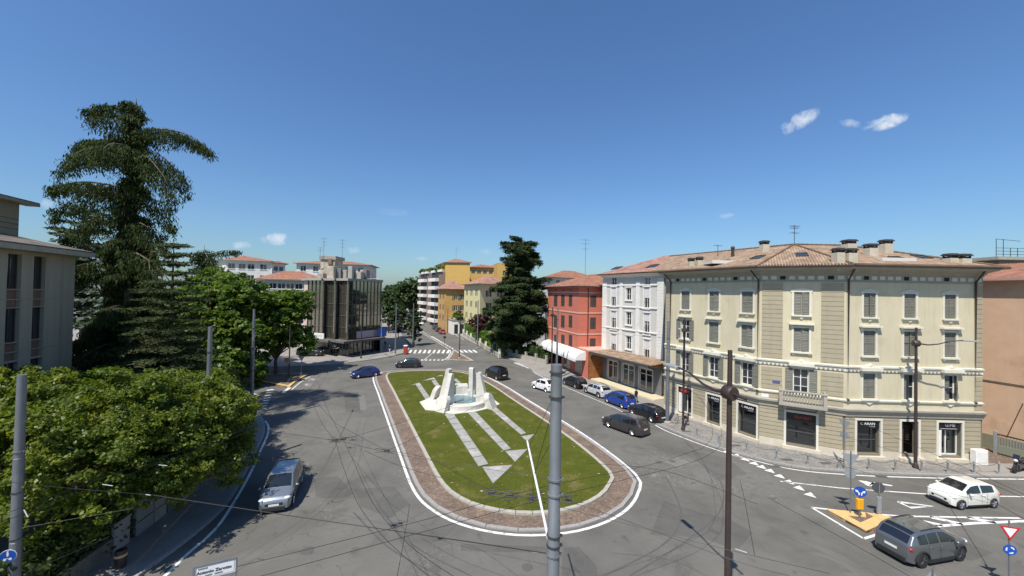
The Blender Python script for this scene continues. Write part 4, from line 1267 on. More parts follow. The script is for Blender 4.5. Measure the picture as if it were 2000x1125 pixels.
# --- white house with grey walls beyond the corner house
M_whouse = mat('white_render', (0.72, 0.70, 0.65), (0.65, 0.63, 0.585), scale=.8, rough=.9, streak=.25, c3=(.56, .56, .55), s3=.4, f3=.58)
M_ghouse = mat('pale_grey_render', (0.55, 0.54, 0.49), (0.49, 0.48, 0.435), scale=.8, rough=.9, streak=.3)
A_, B_ = g(1176.6, 741).xy, g(1274.7, 773).xy
tA = (B_ - A_).normalized(); nA = Vector((tA.y, -tA.x))
W0 = A_ - nA * 1.4
tmp = Face(W0, W0 + tA * 10)
sW0, sW1 = tmp.sz(1177, 600)[0], tmp.sz(1297, 600)[0]
FW = Face(W0 + tA * sW0, W0 + tA * sW1)
zE = FW.sz(1230, 534)[1]
wh = thing('white_house', 'white and pale grey four-storey house with tall narrow windows and wooden canopy shop', 'building', (FW.A.x, FW.A.y, .12))
def pxbox(F, x0, y0, x1, y1):
    a, z1 = F.sz(x0, y0); b, z0 = F.sz(x1, y1)
    zz0 = F.sz((x0 + x1) / 2, y1)[1]; zz1 = F.sz((x0 + x1) / 2, y0)[1]
    return (a, b, zz0, zz1)
wb = []
for x0, x1, ys in ((1194.5, 1203, [(562, 598), (608, 643), (653, 690)]), (1223.5, 1233, [(563, 586), (610, 634.5), (657, 682)]), (1258.5, 1268.5, [(562, 602), (612.5, 653), (664, 702)])):
    for y0, y1 in ys: wb.append(pxbox(FW, x0, y0, x1, y1))
for x0, x1 in ((1194.5, 1204), (1259, 1270)): wb.append(pxbox(FW, x0, 542, x1, 556))
wall(FW, 0, FW.L, .1, zE, wb, 'wall', M_ghouse, wh, .2)
for i, (a, b, c, d) in enumerate(wb):
    f = win(FW, a, b, c, d, wh, .12, bars=0 if b - a < .8 else 1, rows=2)
    if i < 9:
        mb = MB(FW.M); w_ = .2
        mb.box(a - w_, a, -.01, .06, c - .05, d + .1); mb.box(b, b + w_, -.01, .06, c - .05, d + .1); mb.box(a - w_ - .05, b + w_ + .05, -.01, .12, d + .1, d + .26); mb.box(a - w_ - .05, b + w_ + .05, -.01, .14, c - .16, c - .05)
        mb.build('window_surround', M_whouse, f)
    if i in (0, 1, 2, 6, 7, 8):
        MB(FW.M).box(a, b, -.08, -.04, (c + d) / 2 + (.35 if i % 2 else -.0), d).build('roller_blind', M_curtain, f)
    if i in (6, 7, 8, 2):
        mb = MB(FW.M)
        for k in range(5): mb.tube([(a + (b - a) * k / 4, .02, c), (a + (b - a) * k / 4, .02, c + 1.0)], .015, 4)
        mb.tube([(a, .02, c + 1.0), (b, .02, c + 1.0)], .02, 4); mb.build('window_railing', M_dark2, f)
for x0, x1 in ((1177, 1185), (1210.5, 1216), (1242.5, 1249.5), (1284, 1297)):
    a, b = FW.sz(x0, 600)[0], FW.sz(x1, 600)[0]
    p = MB(FW.M).box(a, b, -.01, .09, .1, zE - 1.15).build('pilaster', M_whouse, wh)
a, b = FW.sz(1285, 600)[0], FW.L
for k in range(26):
    MB(FW.M).box(a + (.12 if k % 2 else .0), b, .08, .13, 4.6 + k * .41, 4.6 + k * .41 + .38).build('quoin_block', M_whouse, wh)
L2 = [FW.A, FW.B]
for y in (600, 645, 557.5):
    z = FW.sz(1230, y)[1]; sweep(L2, [(0, z - .1), (.12, z - .08), (.14, z + .06), (0, z + .1)], 'string_course', M_whouse, wh)
sweep(L2, [(0, zE - .55), (.1, zE - .5), (.55, zE - .12), (.6, zE), (0, zE + .02)], 'eaves_cornice', M_whouse, wh)
DW = FW.B + -FW.n * 13; CW = FW.A - FW.n * 13
for F in (Face(CW, FW.A), Face(FW.B, DW)): wall(F, 0, F.L, .1, zE, [], 'side_wall', M_ghouse, wh)
Er, r0, r1 = hip_roof([FW.A, FW.B + FW.d * 2.5, DW + FW.d * 2.5, CW], zE + .05, .75, 2.9, M_tilep, wh)
for px, py in ((1205, 524), (1275, 520)):
    skylight(px, py, (Er[0], Er[1], r0), 1.6, 1.2, wh, M_gutter)
# the shop under its canopy
M_wood = uvmat('wood_boards', 'board', (0.36, 0.15, 0.05), (0.30, 0.12, 0.04), (0.16, 0.06, 0.02), 3.0, .16, .55)
M_anth = mat('anthracite_cladding', (0.17, 0.165, 0.165), (0.13, 0.128, 0.13), scale=2, rough=.6)
FA = Face(A_, A_ + tA * 11.6)
WF = g(1149, 742.5).xy
zc = 4.0
doors = [pxbox(FA, *q) for q in ((1187.5, 705, 1206, 748), (1216, 713, 1238, 757), (1249, 722, 1274, 768))]
doors = [(a, b, .35, 3.25) for a, b, c, d in doors]
wall(FA, 0, FA.L, .1, zc, doors, 'shop_wall', M_anth, wh, .12)
for a, b, c, d in doors:
    f = win(FA, a, b, c, d, wh, .08, bars=1, rows=1, name='shop_door', thick=.13, pane=M_shopglass)
    mb = MB(FA.M)
    mb.box(a - .16, a, -.02, .06, c - .1, d + .16); mb.box(b, b + .16, -.02, .06, c - .1, d + .16); mb.box(a - .16, b + .16, -.02, .06, d, d + .16); mb.box(a, b, -.09, -.03, d - .78, d - .68)
    mb.build('door_surround', M_ghouse, f)
pan = Face(WF, A_)
MB(pan.M).box(0, pan.L, -.15, 0, .1, zc).build('timber_panel', M_wood, wh)
mb = MB(pan.M)
for k in range(22):
    mb.box(0.0, pan.L, 0, .02, .14 + k * .175, .14 + k * .175 + .155)
bw = mb.build('timber_boards', M_wood, wh, uv=True)
can = []
cw = (WF - A_).dot(nA)
c0, c1 = A_ + nA * cw, A_ + tA * 11.8 + nA * cw
MB().prism([c0, c1, c1 - nA * (cw + .0), c0 - nA * cw], zc, zc + .14).build('canopy_soffit', M_wood, wh)
MB().prism([c0 + nA * .12, c1 + nA * .12, c1 - nA * .15, c0 - nA * .15], zc + .02, zc + .34).build('canopy_fascia', M_steel, wh)
v3 = lambda p, z: Vector((p.x, p.y, z))
roof_plane([v3(c0 - nA * .1, zc + .3), v3(c1 - nA * .1, zc + .3), v3(c1 - nA * (cw + 1.35), zc + .56), v3(c0 - nA * (cw + 1.35), zc + .56)], 'lean_to_roof', M_tile, wh)
pl0 = A_ + nA * (cw - .2)
plat = MB().prism([A_, A_ + tA * 12.5, A_ + tA * 12.5 + nA * (cw - .2), pl0], .1, .3).build('entrance_platform', mat('sandstone_paving', (.60, .52, .36), (.52, .45, .30), scale=1.2, rough=.85), wh)

# --- red house
M_red = mat('red_render', (0.53, 0.16, 0.105), (0.48, 0.14, 0.09), scale=.7, rough=.9, streak=.25, c3=(.46, .12, .09), s3=.35, f3=.58)
M_redtrim = mat('red_trim', (.58, .36, .30), rough=.85)
R_ = g(1068, 703).xy
tR = (WF - R_).normalized()
tmpR = Face(R_, WF)
sc_ = tmpR.sz(1130, 620)[0]
RC = R_ + tR * sc_
RBk = RC + Vector((-tR.y, tR.x)) * 11
zR = Face(R_, RC).sz(1115, 559)[1]
def redwins(F, key, boxes):
    out = []
    for q in boxes:
        a, b, c, d = pxbox(F, *q); out.append((key, a, b, c, d, dict(shut='closed', m=M_shutb)))
    return out
FRl, FRr = Face(R_, RC), Face(RC, RBk)
boxes = []
for x0, x1 in ((1082, 1088.5), (1096, 1102.5), (1111, 1117.5)):
    for y0, y1 in ((576, 598.5), (616, 640), (654, 677)): boxes.append((x0, y0, x1, y1))
boxR = [(1153, 577, 1164.5, 600), (1152.5, 620, 1163.5, 643), (1152, 661, 1163, 684)]
rw = redwins(FRl, 'L', boxes) + redwins(FRr, 'R', boxR)
ho, _, _ = block('red_house', 'red rendered house with dark closed shutters and white shop awnings', RC, R_, RBk, zR, M_red, M_tiler, 2.3, .7, rw, .1, extra=M_red)
for y in (610.5, 651, 571):
    z = FRl.sz(1120, y)[1]
    sweep([R_, RC, RBk], [(0, z - .1), (.06, z - .1), (.08, z + .1), (0, z + .12)], 'string_course', M_redtrim, ho)
MB().tube([FRr.w(1.6, .1, zR), FRr.w(1.6, .1, 4.2)], .06, 6).build('downpipe', M_gutter, ho)
for k in range(3):
    s, z = FRl.sz((1086, 1101, 1115)[k], 566); MB(FRl.M).box(s - .25, s + .25, 0, .02, z - .12, z + .12).build('attic_vent', M_dark, ho)
# ground floor wing reaching to the wooden panel
wg = Face(RC, WF)
wing_back = RBk + (WF - RC)
wall(wg, 0, wg.L, .1, 4.3, [], 'shop_wing_wall', M_red, ho)
MB().prism([RC, WF, WF + (wing_back - WF) * .2, RBk], 4.3, 4.48).build('shop_wing_roof', M_redtrim, ho)
FRf = Face(R_, WF)
for s in (1.2, 4.8, 8.6, 13.2):
    MB(FRf.M).box(s, s + 2.6, .0, .03, .3, 3.0).build('shop_window', M_shopglass, ho)
M_awn = mat('white_awning', (.72, .72, .70), (.66, .66, .64), scale=2, rough=.7)
for k, (s0, s1) in enumerate(((1.0, 4.0), (4.6, 8.4), (8.6, 11.4), (11.7, 16.9))):
    mb = MB(FRf.M)
    prof = [(0.02, 4.1)] + [(1.75 * math.sin(t * math.pi / 16), 2.85 + 1.25 * math.cos(t * math.pi / 16)) for t in range(9)] + [(1.75, 2.6), (1.7, 2.6), (1.7, 2.85)] + [(1.68 * math.sin(t * math.pi / 16), 2.83 + 1.2 * math.cos(t * math.pi / 16)) for t in range(8, -1, -1)]
    mb.ext(prof, lambda a, b: (s0, a, b), lambda a, b: (s1, a, b))
    aw = mb.build('awning', M_awn, ho)
    for e in (s0, s1 - .03):
        MB(FRf.M).ext([(0.02, 2.8)] + [(1.72 * math.sin(t * math.pi / 16), 2.85 + 1.22 * math.cos(t * math.pi / 16)) for t in range(9)], lambda a, b, e=e: (e - .01, a, b), lambda a, b, e=e: (e + .04, a, b)).build('awning_end', M_awn, aw)
    for j in range(1, 4):
        s = s0 + (s1 - s0) * j / 4
        MB(FRf.M).tube([(s, 1.76 * math.sin(t * math.pi / 16), 2.85 + 1.26 * math.cos(t * math.pi / 16)) for t in range(9)], .02, 4).build('awning_seam', M_ghouse, aw)
aerial(v3(RC + Vector((1.5, 3)), zR + 2.0), 6.0, ho, (.97, .86, .72), .9)

# --- tan house at the end of the drive
M_tan = mat('tan_brick', (.54, .37, .25), (.49, .33, .22), scale=1.0, rough=.9, bump=.2, bscale=14, streak=.2, c3=(.40, .26, .165), s3=.3, f3=.57)
T0 = Vector((41.35, 36.2)); T1 = Vector((45.2, 21.0))
FT = Face(T0, T1)
zT = 14.9
th_ = thing('tan_house', 'plain tan brick side wall of a house beside the cream corner house', 'building', (T0.x, T0.y, .1))
wall(FT, 0, FT.L, .1, zT, [], 'wall', M_tan, th_); wall(Face(T0 + Vector((14, 3)), T0), 0, 14.3, .1, zT, [], 'wall', M_tan, th_)
MB(FT.M).box(-.1, FT.L, -.02, .05, .1, 1.35).build('plinth', mat('green_plinth', (.16, .16, .11), (.2, .19, .13), scale=2, rough=.9), th_)
roof_plane([v3(T0 + FT.n * .7 - FT.d * .6, zT), v3(T1 + FT.n * .7, zT), v3(T1 - FT.n * 6, zT + 1.7), v3(T0 - FT.n * 6 - FT.d * .6, zT + 1.7)], 'roof_slope', M_tiler, th_)
sweep([T0, T1], [(.0, zT - .2), (.7, zT - .16), (.74, zT + .02), (0, zT + .02)], 'eaves', M_redtrim, th_)
MB().tube([FT.w(.3, .06, FT.sz(1925, 742)[1]), FT.w(6, .06, FT.sz(1960, 749)[1] + .05), FT.w(12, .06, 7.0)], .035, 6).build('wall_cable', M_dark2, th_)
MB().tube([FT.w(*[FT.sz(1999, 788)[0], .05, FT.sz(1999, 788)[1]]), FT.w(FT.sz(1968, 852)[0], .05, FT.sz(1968, 852)[1])], .03, 5).build('wall_conduit', M_gutter, th_)
ub = T0 + Vector((16.0, 4.0))
up_ = block('tan_penthouse', 'set-back ochre top floor with flat roof and terrace railing above the tan house', (ub.x - 2.0, ub.y + 4), (ub.x - 2.2, ub.y + 12), (ub.x + 9, ub.y + 4), 17.4, mat('ochre_render', (.46, .36, .2), (.4, .31, .17), scale=1, rough=.9), None, z0=10.0,
            wins=[('R', 4.6, 6.0, 14.9, 16.2, dict())])[0]
mb = MB(); q0 = Vector((ub.x - 3.4, ub.y + 3)); 
mb.prism([q0, q0 + Vector((14, 0)), q0 + Vector((14, 10)), q0 + Vector((0, 10))], 17.66, 18.0); mb.build('roof_overhang', M_frieze, up_)
mb = MB()
for k in range(10):
    x = q0.x + .3 + k * .8; mb.tube([(x, q0.y + .4, 18.0), (x, q0.y + .4, 20.0 if k < 2 else 19.0)], .03, 5)
for z in (18.3, 18.65, 19.0): mb.tube([(q0.x + .3, q0.y + .4, z), (q0.x + 8, q0.y + .4, z)], .025, 5)
mb.tube([(q0.x + .3, q0.y + .4, 20), (q0.x + 3, q0.y + .4, 19.8)], .025, 5)
mb.build('terrace_railing', M_dark2, up_)

# --- grey house by the tall cedar
M_greyh = mat('grey_panel_render', (.42, .365, .26), (.37, .32, .23), scale=.6, rough=.9, stretch=(3, 3, .15), c3=(.31, .27, .195), s3=.5, f3=.57)
M_brownp = mat('brown_panel', (.24, .13, .085), (.2, .11, .07), scale=2, rough=.7)
L0, L1 = Vector((-32.6, 29.0)), Vector((-27.2, 11.0))
FG = Face(L1, L0)
FG = Face(L0, L1) if Face(L0, L1).n.x > 0 else FG
zG = 15.3
lh = thing('grey_house', 'grey panelled house in shade with brown window aprons beside the tall cedar', 'building', (L0.x, L0.y, .1))
hl, wg_ = [], []
for xa, xb, ys in ((13, 41, [(490, 546), (597, 652), (704, 760)]), (65, 88, [(496, 548), (595, 646), (692, 745)]), (-52, -18, [(484, 544), (600, 656), (712, 768)])):
    a, b = sorted((FG.sz(xa, 560)[0], FG.sz(xb, 560)[0]))
    for z0_, z1_ in ((12.45, 15.0 - .15), (9.1, 11.45), (5.75, 8.05), (2.4, 4.7)):
        hl.append((a, b, z0_ - 1.15, z1_ - .2)); wg_.append((a, b, z0_, z1_ - .2))
wall(FG, 0, FG.L, .1, zG, hl, 'wall', M_greyh, lh, .3)
for (a, b, c, d) in wg_:
    f = win(FG, a, b, c, d, lh, .24, bars=1, frame=M_shutb, name='window'); MB(FG.M).box(a, b, -.28, -.22, c - 1.15, c - .04).build('apron_panel', M_brownp, f)
    MB(FG.M).box(a, b, -.26, -.08, c - .06, c).build('window_ledge', M_greyh, f)
for z in (11.9 - .1, 8.5, 5.1): MB(FG.M).box(0, FG.L, .0, .02, z - .03, z + .03).build('joint_line', M_frieze, lh)
nG = FG.n
Lf = L0 if FG.A == L0 else L1
wall(Face(L0 - nG * 12, L0) if Face(L0 - nG * 12, L0).n.y > 0 else Face(L0, L0 - nG * 12), 0, 12, .1, zG, [], 'wall', M_greyh, lh)
M_gr = uvmat('roof_tiles_grey', 'tile', (.22, .19, .16), (.17, .15, .125), (.1, .09, .08), .22, .4)
dG = (L0 - L1).normalized()
roof_plane([v3(L0 + nG * .9 + dG * .3, zG), v3(L1 + nG * .9, zG), v3(L1 - nG * 4.5, zG + 1.15), v3(L0 - nG * 4.5 + dG * .3, zG + 1.15)], 'roof_slope', M_gr, lh)
MB().prism([L0 + nG * .95 + dG * .35, L1 + nG * .95, L1 + nG * .0, L0 + nG * .0 + dG * .35], zG - .42, zG - .1).build('eaves_fascia', M_greyh, lh)
K0 = Vector((-38.2, 30.0)); K1 = K0 - dG * 17
FK = Face(K0, K1) if Face(K0, K1).n.x > 0 else Face(K1, K0)
M_att = mat('attic_render', (.40, .35, .25), (.36, .31, .22), scale=1, rough=.9)
sx = [abs((K0 - FK.A).length - s) for s in (4.2, 5.2)]
sx.sort()
wall(FK, 0, FK.L, zG, 19.2, [(sx[0], sx[1], 16.2, 18.5)], 'attic_wall', M_att, lh); win(FK, sx[0], sx[1], 16.2, 18.5, lh, .1, frame=M_shutb)
wall(Face(K0, K0 - nG * 8), 0, 8, zG, 19.2, [], 'attic_wall', M_att, lh)
roof_plane([v3(K0 + nG * .8 + dG * .6, 19.2), v3(K1 + nG * .8, 19.2), v3(K1 - nG * 6, 20.7), v3(K0 - nG * 6 + dG * 1.0, 20.7)], 'roof_slope', M_gr, lh)
MB().prism([K0 + nG * .82 + dG * .62, K1 + nG * .82, K1, K0 + dG * .62], 18.9, 19.12).build('attic_eaves', M_att, lh)
mb = MB()
for z in (16.6, 16.95, 17.3): mb.tube([v3(L0 - nG * 2.6 - dG * 1, z), v3(L1 - nG * 2.6, z)], .025, 5)
for k in range(9): mb.tube([v3(L0 - nG * 2.6 - dG * (1 + k * 2), 15.8), v3(L0 - nG * 2.6 - dG * (1 + k * 2), 17.3)], .025, 5)
mb.build('terrace_railing', M_dark2, lh)

# --- glass office block at the far corner
M_mirror = mat('bronze_mirror_glass', (.40, .375, .30), (.30, .28, .22), scale=.4, rough=.05, metal=.9)
M_mull = mat('bronze_mullion', (.16, .15, .12), (.12, .11, .09), scale=3, rough=.5, metal=.3)
M_pink = mat('pale_pink_stone', (.58, .47, .40), (.52, .42, .36), scale=1.5, rough=.8)
M_conc = mat('weathered_concrete', (.36, .34, .30), (.27, .255, .225), scale=1, rough=.9)
gb = thing('glass_office', 'bronze mirror-glass office block with pleated front at the road junction', 'building', (-34, 76, .1))
gp = [at(x, 560, y).xy for x, y in ((602, 78.2), (632, 75.6), (635, 77.0), (656, 74.8), (659, 76.2), (681, 73.9), (745, 81.5))]
pk0 = at(594, 560, 81.0).xy
zt, zb_ = 14.6, 3.4
wall(Face(pk0, gp[0]), 0, (gp[0] - pk0).length, zb_, zt, [], 'end_pier', M_pink, gb)
for i, nc in ((0, 4), (1, 1), (2, 4), (3, 1), (4, 4), (5, 9)):
    F = Face(gp[i], gp[i + 1])
    zrows = [zb_ + (zt - zb_) * k / 5 for k in range(6)]
    mb = MB(F.M)
    for k in range(nc + 1):
        s = F.L * k / nc; w_ = .055 if 0 < k < nc else (.12 if nc > 1 else .05)
        mb.box(max(0, s - w_ / 2), min(F.L, s + w_ / 2), -.12, .09, zb_, zt)
    for z in zrows: mb.box(0, F.L, -.1, .05, z - .04, z + .04)
    m_ = mb.build('mullion_frame', M_mull, gb)
    for c in range(nc):
        for r in range(5):
            t1, t2 = rnd.uniform(-.012, .012), rnd.uniform(-.012, .012)
            a, b, c0_, d0 = F.L * c / nc, F.L * (c + 1) / nc, zrows[r], zrows[r + 1]
            MB(F.M).add([(a, -.05 + t1, c0_), (b, -.05 - t1, c0_), (b, -.05 - t1 + t2, d0), (a, -.05 + t1 + t2, d0)], [(0, 1, 2, 3)]).build('pane', M_mirror, m_)
bk = [at(737, 560, 97).xy, Vector((-44, 96))]
outl = [pk0] + gp + bk
MB().prism([p + (p - Vector((-32, 85))).normalized() * .55 for p in outl], zt, zt + .45).build('roof_slab', M_conc, gb)
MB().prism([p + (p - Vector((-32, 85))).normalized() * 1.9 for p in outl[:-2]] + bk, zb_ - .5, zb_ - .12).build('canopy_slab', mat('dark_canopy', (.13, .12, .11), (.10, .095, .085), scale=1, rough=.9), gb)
for F, mt in ((Face(gp[6], bk[0]), M_conc), (Face(bk[0], bk[1]), M_conc), (Face(bk[1], pk0), M_conc)): wall(F, 0, F.L, 0.1, zt, [], 'wall', mt, gb)
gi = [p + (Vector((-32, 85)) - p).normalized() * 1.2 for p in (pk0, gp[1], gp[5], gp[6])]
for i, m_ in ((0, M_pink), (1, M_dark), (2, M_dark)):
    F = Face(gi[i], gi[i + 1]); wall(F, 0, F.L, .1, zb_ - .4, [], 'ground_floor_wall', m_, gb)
    n = 2 if i == 0 else 7
    for k in range(n):
        a = F.L * (k + .12) / n; b = F.L * (k + .84) / n
        if i == 0: MB(F.M).box(F.L * .62, F.L * .86, .0, .1, .1, zb_ - .5).build('stone_pier', M_pink, gb); break
        sf = MB(F.M).box(a - .06, b + .06, .0, .04, .2, 2.7).build('shop_frame', M_steel if k % 2 else M_frieze, gb)
        MB(F.M).box(a, b, .03, .06, .3, 2.6).build('pane', M_shopglass, sf)
F = Face(gp[0], gp[3])
sg = MB(F.M).box(1.2, 6.2, .9, 1.1, zb_ - .05, zb_ + 1.0).build('shop_sign', M_white, gb)
M_bl = mat('dark_letters', (.06, .065, .07), rough=.6)
mb = MB(F.M)
for s in (1.75, 4.15):
    for k in range(6):
        x = s + k * .27
        mb.box(x, x + .06, 1.1, 1.112, zb_ + .3, zb_ + .66); mb.box(x + .05, x + .19, 1.1, 1.112, zb_ + (.58 if k % 2 else .3), zb_ + (.66 if k % 2 else .38)); mb.box(x + .13, x + .19, 1.1, 1.112, zb_ + .3, zb_ + .66)
mb.build('sign_letters', M_gl, sg)
F = Face(gp[5], gp[6])
bb = MB(F.M).box(.9, 9.6, .35, .6, zb_ - .1, zb_ + 1.75).build('billboard', M_black, gb)
MB(F.M).box(1.6, 6.0, .6, .63, zb_ + .1, zb_ + 1.45).build('poster', mat('lilac_poster', (.36, .29, .34), (.42, .36, .40), scale=1.5, rough=.4), bb)
MB(F.M).box(6.0, 7.0, .6, .63, zb_ + .1, zb_ + 1.45).build('poster', mat('dark_poster', (.1, .05, .06), (.3, .25, .25), scale=2.5, rough=.4), bb)
MB(F.M).box(7.1, 9.4, .6, .64, zb_ + .0, zb_ + 1.65).build('poster', mat('blue_poster', (.02, .12, .52), rough=.4), bb)
# its rooftop clutter
def rbox(px0, px1, y0, y1, Y, d, m_, name='plant_room'):
    a, b = at(px0, y1, Y), at(px1, y0, Y)
    return MB().cbox(a.x, b.x, Y, Y + d, a.z - .3, b.z, .04).build(name, m_, gb)
M_stain = mat('stained_render', (.50, .43, .33), (.36, .31, .24), scale=.9, rough=.9, c3=(.25, .21, .17), s3=.9, f3=.55)
rbox(625, 654, 503, 545, 84, 4, M_stain); rbox(623, 656, 500, 503.5, 83.7, 4.6, M_conc, 'plant_room_roof'); rbox(638, 652, 520, 545, 79, 3, M_stain); rbox(655, 666, 524, 544, 80, 3, M_anth); rbox(679, 688, 520, 544, 79, 2, M_conc)
rbox(694, 705, 531, 544, 80, 2, M_frieze, 'water_tank'); rbox(640, 648, 505, 513, 83.6, .5, M_brownp, 'shutter_panel'); rbox(668, 677, 527, 544, 80.5, 2, M_conc); rbox(707, 716, 527, 544, 82, 2, M_anth)
rbox(619, 631, 534, 545, 80, 2, M_conc)
for px, py, h in ((632, 500, 4.4), (668, 508, 5.0), (625, 500, 2.4)): aerial(at(px, py + 5, 83), h, gb, (.96, .8, .66), .7)
for px, py in ((629, 524), (706, 530), (696, 534)):
    p = at(px, py, 80); MB().lathe([(.02, -.06), (.2, -.02), (.34, .06), (.36, .08), (.2, .0), (.02, -.03)], 12, tuple(p), 'y').build('satellite_dish', M_frieze, gb)
mb = MB()
for a, b in (((712, 522), (728, 534)), ((728, 534), (728, 546)), ((716, 545), (742, 544))): mb.tube([at(*a, 81), at(*b, 81)], .05, 5)
mb.build('roof_railing', M_steel, gb)

# --- houses behind the glass block
st = dict(sill=M_white); sts = dict(shut='open', m=M_shutb)
def far_block(name, label, px0, px1, pxc, ytop, Y, mt, roof, rise, rows, colsL, colsR, w=1.1, h=1.5, depth=12, st=st, over=.8, yb=None):
    N = at(pxc, 560, Y); zt_ = at(pxc, ytop, Y).z
    A = at(px0, 560, Y + 7); B = at(px1, 560, Y + (2 if pxc < px1 else 0) + 1.5)
    if pxc - px0 < 6: A = Vector((N.x - 2, N.y + depth, 0))
    LL, LR = (Vector((A.x, A.y)) - N.xy).length, (Vector((B.x, B.y)) - N.xy).length
    zs = [zt_ - 2.4 - 3.1 * k for k in range(rows)]
    wn_ = grid('L', LL, colsL, zs, w, h, st) + grid('R', LR, colsR, zs, w, h, st)
    return block(name, label, N.xy, (A.x, A.y), (B.x, B.y), zt_, mt, roof, rise, over, wn_)
M_off = mat('off_white_render', (.62, .61, .57), (.55, .54, .50), scale=.8, rough=.9)
far_block('apartment_block', 'white apartment block with brown tiled roof behind the green trees', 420, 528, 440, 507, 105, M_off, M_tiler, 1.6, 4, (), (.12, .35, .55, .83), 1.6, 1.5)
far_block('roof_lodge', 'small white house with red roof between the far blocks', 524, 556, 530, 513, 118, M_off, M_tiler, .8, 3, (), (.3, .7), 1.2, 1.4)
bo, bl_, br_ = far_block('balcony_block', 'low block with long white balcony bands and red tiled roof behind the glass office', 500, 640, 520, 544, 92, mat('slate_render', (.30, .31, .31), rough=.9), M_tiler, 2.1, 1, (), (.1, .24, .38, .52, .66, .8), 1.6, 1.4)
for z in (9.8, 6.6, 3.4):
    MB(br_.M).box(0, br_.L, .02, 1.4, z, z + 1.15).build('balcony_parapet', M_off, bo); MB(br_.M).box(0, br_.L, -.1, .01, z + 1.3, z + 2.4).build('balcony_shade_panel', M_dark, bo)  # near-black strip on the wall paints the shade behind each balcony
far_block('tower_house', 'pale house with red hip roof rising behind the glass office', 573, 720, 578, 513, 112, M_off, M_tiler, 1.2, 2, (), (.09, .26, .5, .7, .88), 1.5, 1.6)
# --- houses along the avenue
M_py = mat('pale_yellow_render', (.62, .56, .31), (.57, .51, .27), scale=.8, rough=.9)
M_oc = mat('ochre_yellow_render', (.49, .30, .10), (.44, .265, .085), scale=.8, rough=.9)
M_yl = mat('deep_yellow_render', (.53, .345, .10), (.48, .31, .085), scale=.7, rough=.9)
M_brk = uvmat('brown_brick', 'sett', (.27, .13, .08), (.22, .105, .065), (.2, .15, .12), .25, .07)
stb = dict(shut='open', m=M_shutb, t=.05)
N = at(938, 560, 103).xy; A = at(907, 560, 120).xy; B = at(1000, 560, 112).xy
zt_ = at(938, 554, 103).z
LL, LR = (A - N).length, (B - N).length
block('pale_yellow_house', 'pale yellow house with brown shutters and pink tiled roof behind the hedge', N, A, B, zt_, M_py, M_tilep, 2.6, .8,
      grid('L', LL, (.2, .5, .8), (12.0, 8.8, 5.4, 2.2), .9, 1.6, stb) + grid('R', LR, (.25, .6, .85), (11.8, 8.4, 5.0), 1.0, 1.7, stb))
N = at(871, 560, 122).xy; A = at(857, 560, 134).xy; B = at(907, 560, 124).xy
zt_ = at(871, 564, 122).z; LL, LR = (A - N).length, (B - N).length
oh, _, ofr = block('ochre_house', 'ochre house with grey shutters and a white ground-floor annexe on the avenue', N, A, B, zt_, M_oc, M_tilep, 2.8, .8,
      grid('L', LL, (.3, .72), (10.6, 7.2, 3.9), .9, 1.6, stb) + grid('R', LR, (.55, .9), (10.4, 7.0), 1.2, 1.7, dict(shut='open', m=M_shut)))
MB(ofr.M).box(1.0, 10.5, .2, 6.5, .1, 4.4).build('annexe_wall', M_white, oh)
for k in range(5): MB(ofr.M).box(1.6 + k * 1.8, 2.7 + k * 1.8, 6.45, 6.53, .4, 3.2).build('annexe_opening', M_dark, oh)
MB(ofr.M).box(.8, 10.7, .1, 6.7, 4.4, 4.6).build('annexe_roof', M_conc, oh)
N = at(868, 560, 140).xy; A = at(818, 560, 172).xy; B = at(920, 560, 141).xy
zb6 = at(843, 533, 150).z
fo_ = block('balcony_tower', 'six-storey brown brick apartment block with white balconies and planted roof terrace', N, A, N + Vector((6, 3)), zb6, M_brk, None, wins=None)[0]
FB = Face(A, N)
for st_ in (.12, .56):
    for r in range(6):
        z = zb6 - 2.2 - r * 3.1; a, b = FB.L * st_, FB.L * (st_ + .24)
        MB(FB.M).box(a, b, -.05, .04, z + .2, z + 2.5).build('balcony_shade_panel', M_dark, fo_)  # flat dark slab, shade behind the balcony painted on, no hollow
        MB(FB.M).box(a - .3, b + .3, .0, 1.5, z - 1.1, z + .15).build('balcony_parapet', M_white, fo_)
MB(FB.M).box(FB.L * .05, FB.L * .95, -4, -1.5, zb6, zb6 + 2.6).build('terrace_room', M_brk, fo_)
for s in (.1, .32, .55, .8): MB(FB.M).box(FB.L * s, FB.L * (s + .14), -.6, .5, zb6 + .2, zb6 + 1.0).build('terrace_parapet', M_white, fo_)
zt_ = at(880, 512, 139).z; N2 = at(870, 560, 139).xy
B2 = at(917, 560, 138).xy
yb = block('yellow_block', 'tall deep yellow apartment block with blank gable wall above the avenue houses', N2, N2 + Vector((-8, 22)), B2, zt_, M_yl, M_tiler, 1.6, .5)[0]
N3, B3 = at(917, 560, 150).xy, at(974, 560, 152).xy
block('yellow_wing', 'recessed deep yellow wing with a strip of top-floor windows', N3, N3 + Vector((-4, 12)), B3, at(945, 522, 150).z, M_yl, M_tiler, 1.6, .7,
      grid('R', (B3 - N3).length, (.12, .32, .52, .72, .92), (at(945, 522, 150).z - 2.6,), 1.5, 1.7, dict(t=.05)) + grid('R', (B3 - N3).length, (.32, .6), (at(945, 522, 150).z - 7.4,), 1.5, 2.2, dict(t=.05)))
N4, B4 = at(971, 560, 143).xy, at(998, 560, 144).xy
block('yellow_stair_tower', 'deep yellow stair tower with flat top beside the dark cedar', N4, N4 + Vector((-3, 14)), B4, at(985, 515, 143).z, M_yl, None, wins=grid('R', (B4 - N4).length, (.5,), (at(985, 515, 143).z - 4.5,), 1.2, 2, dict(t=.05)))
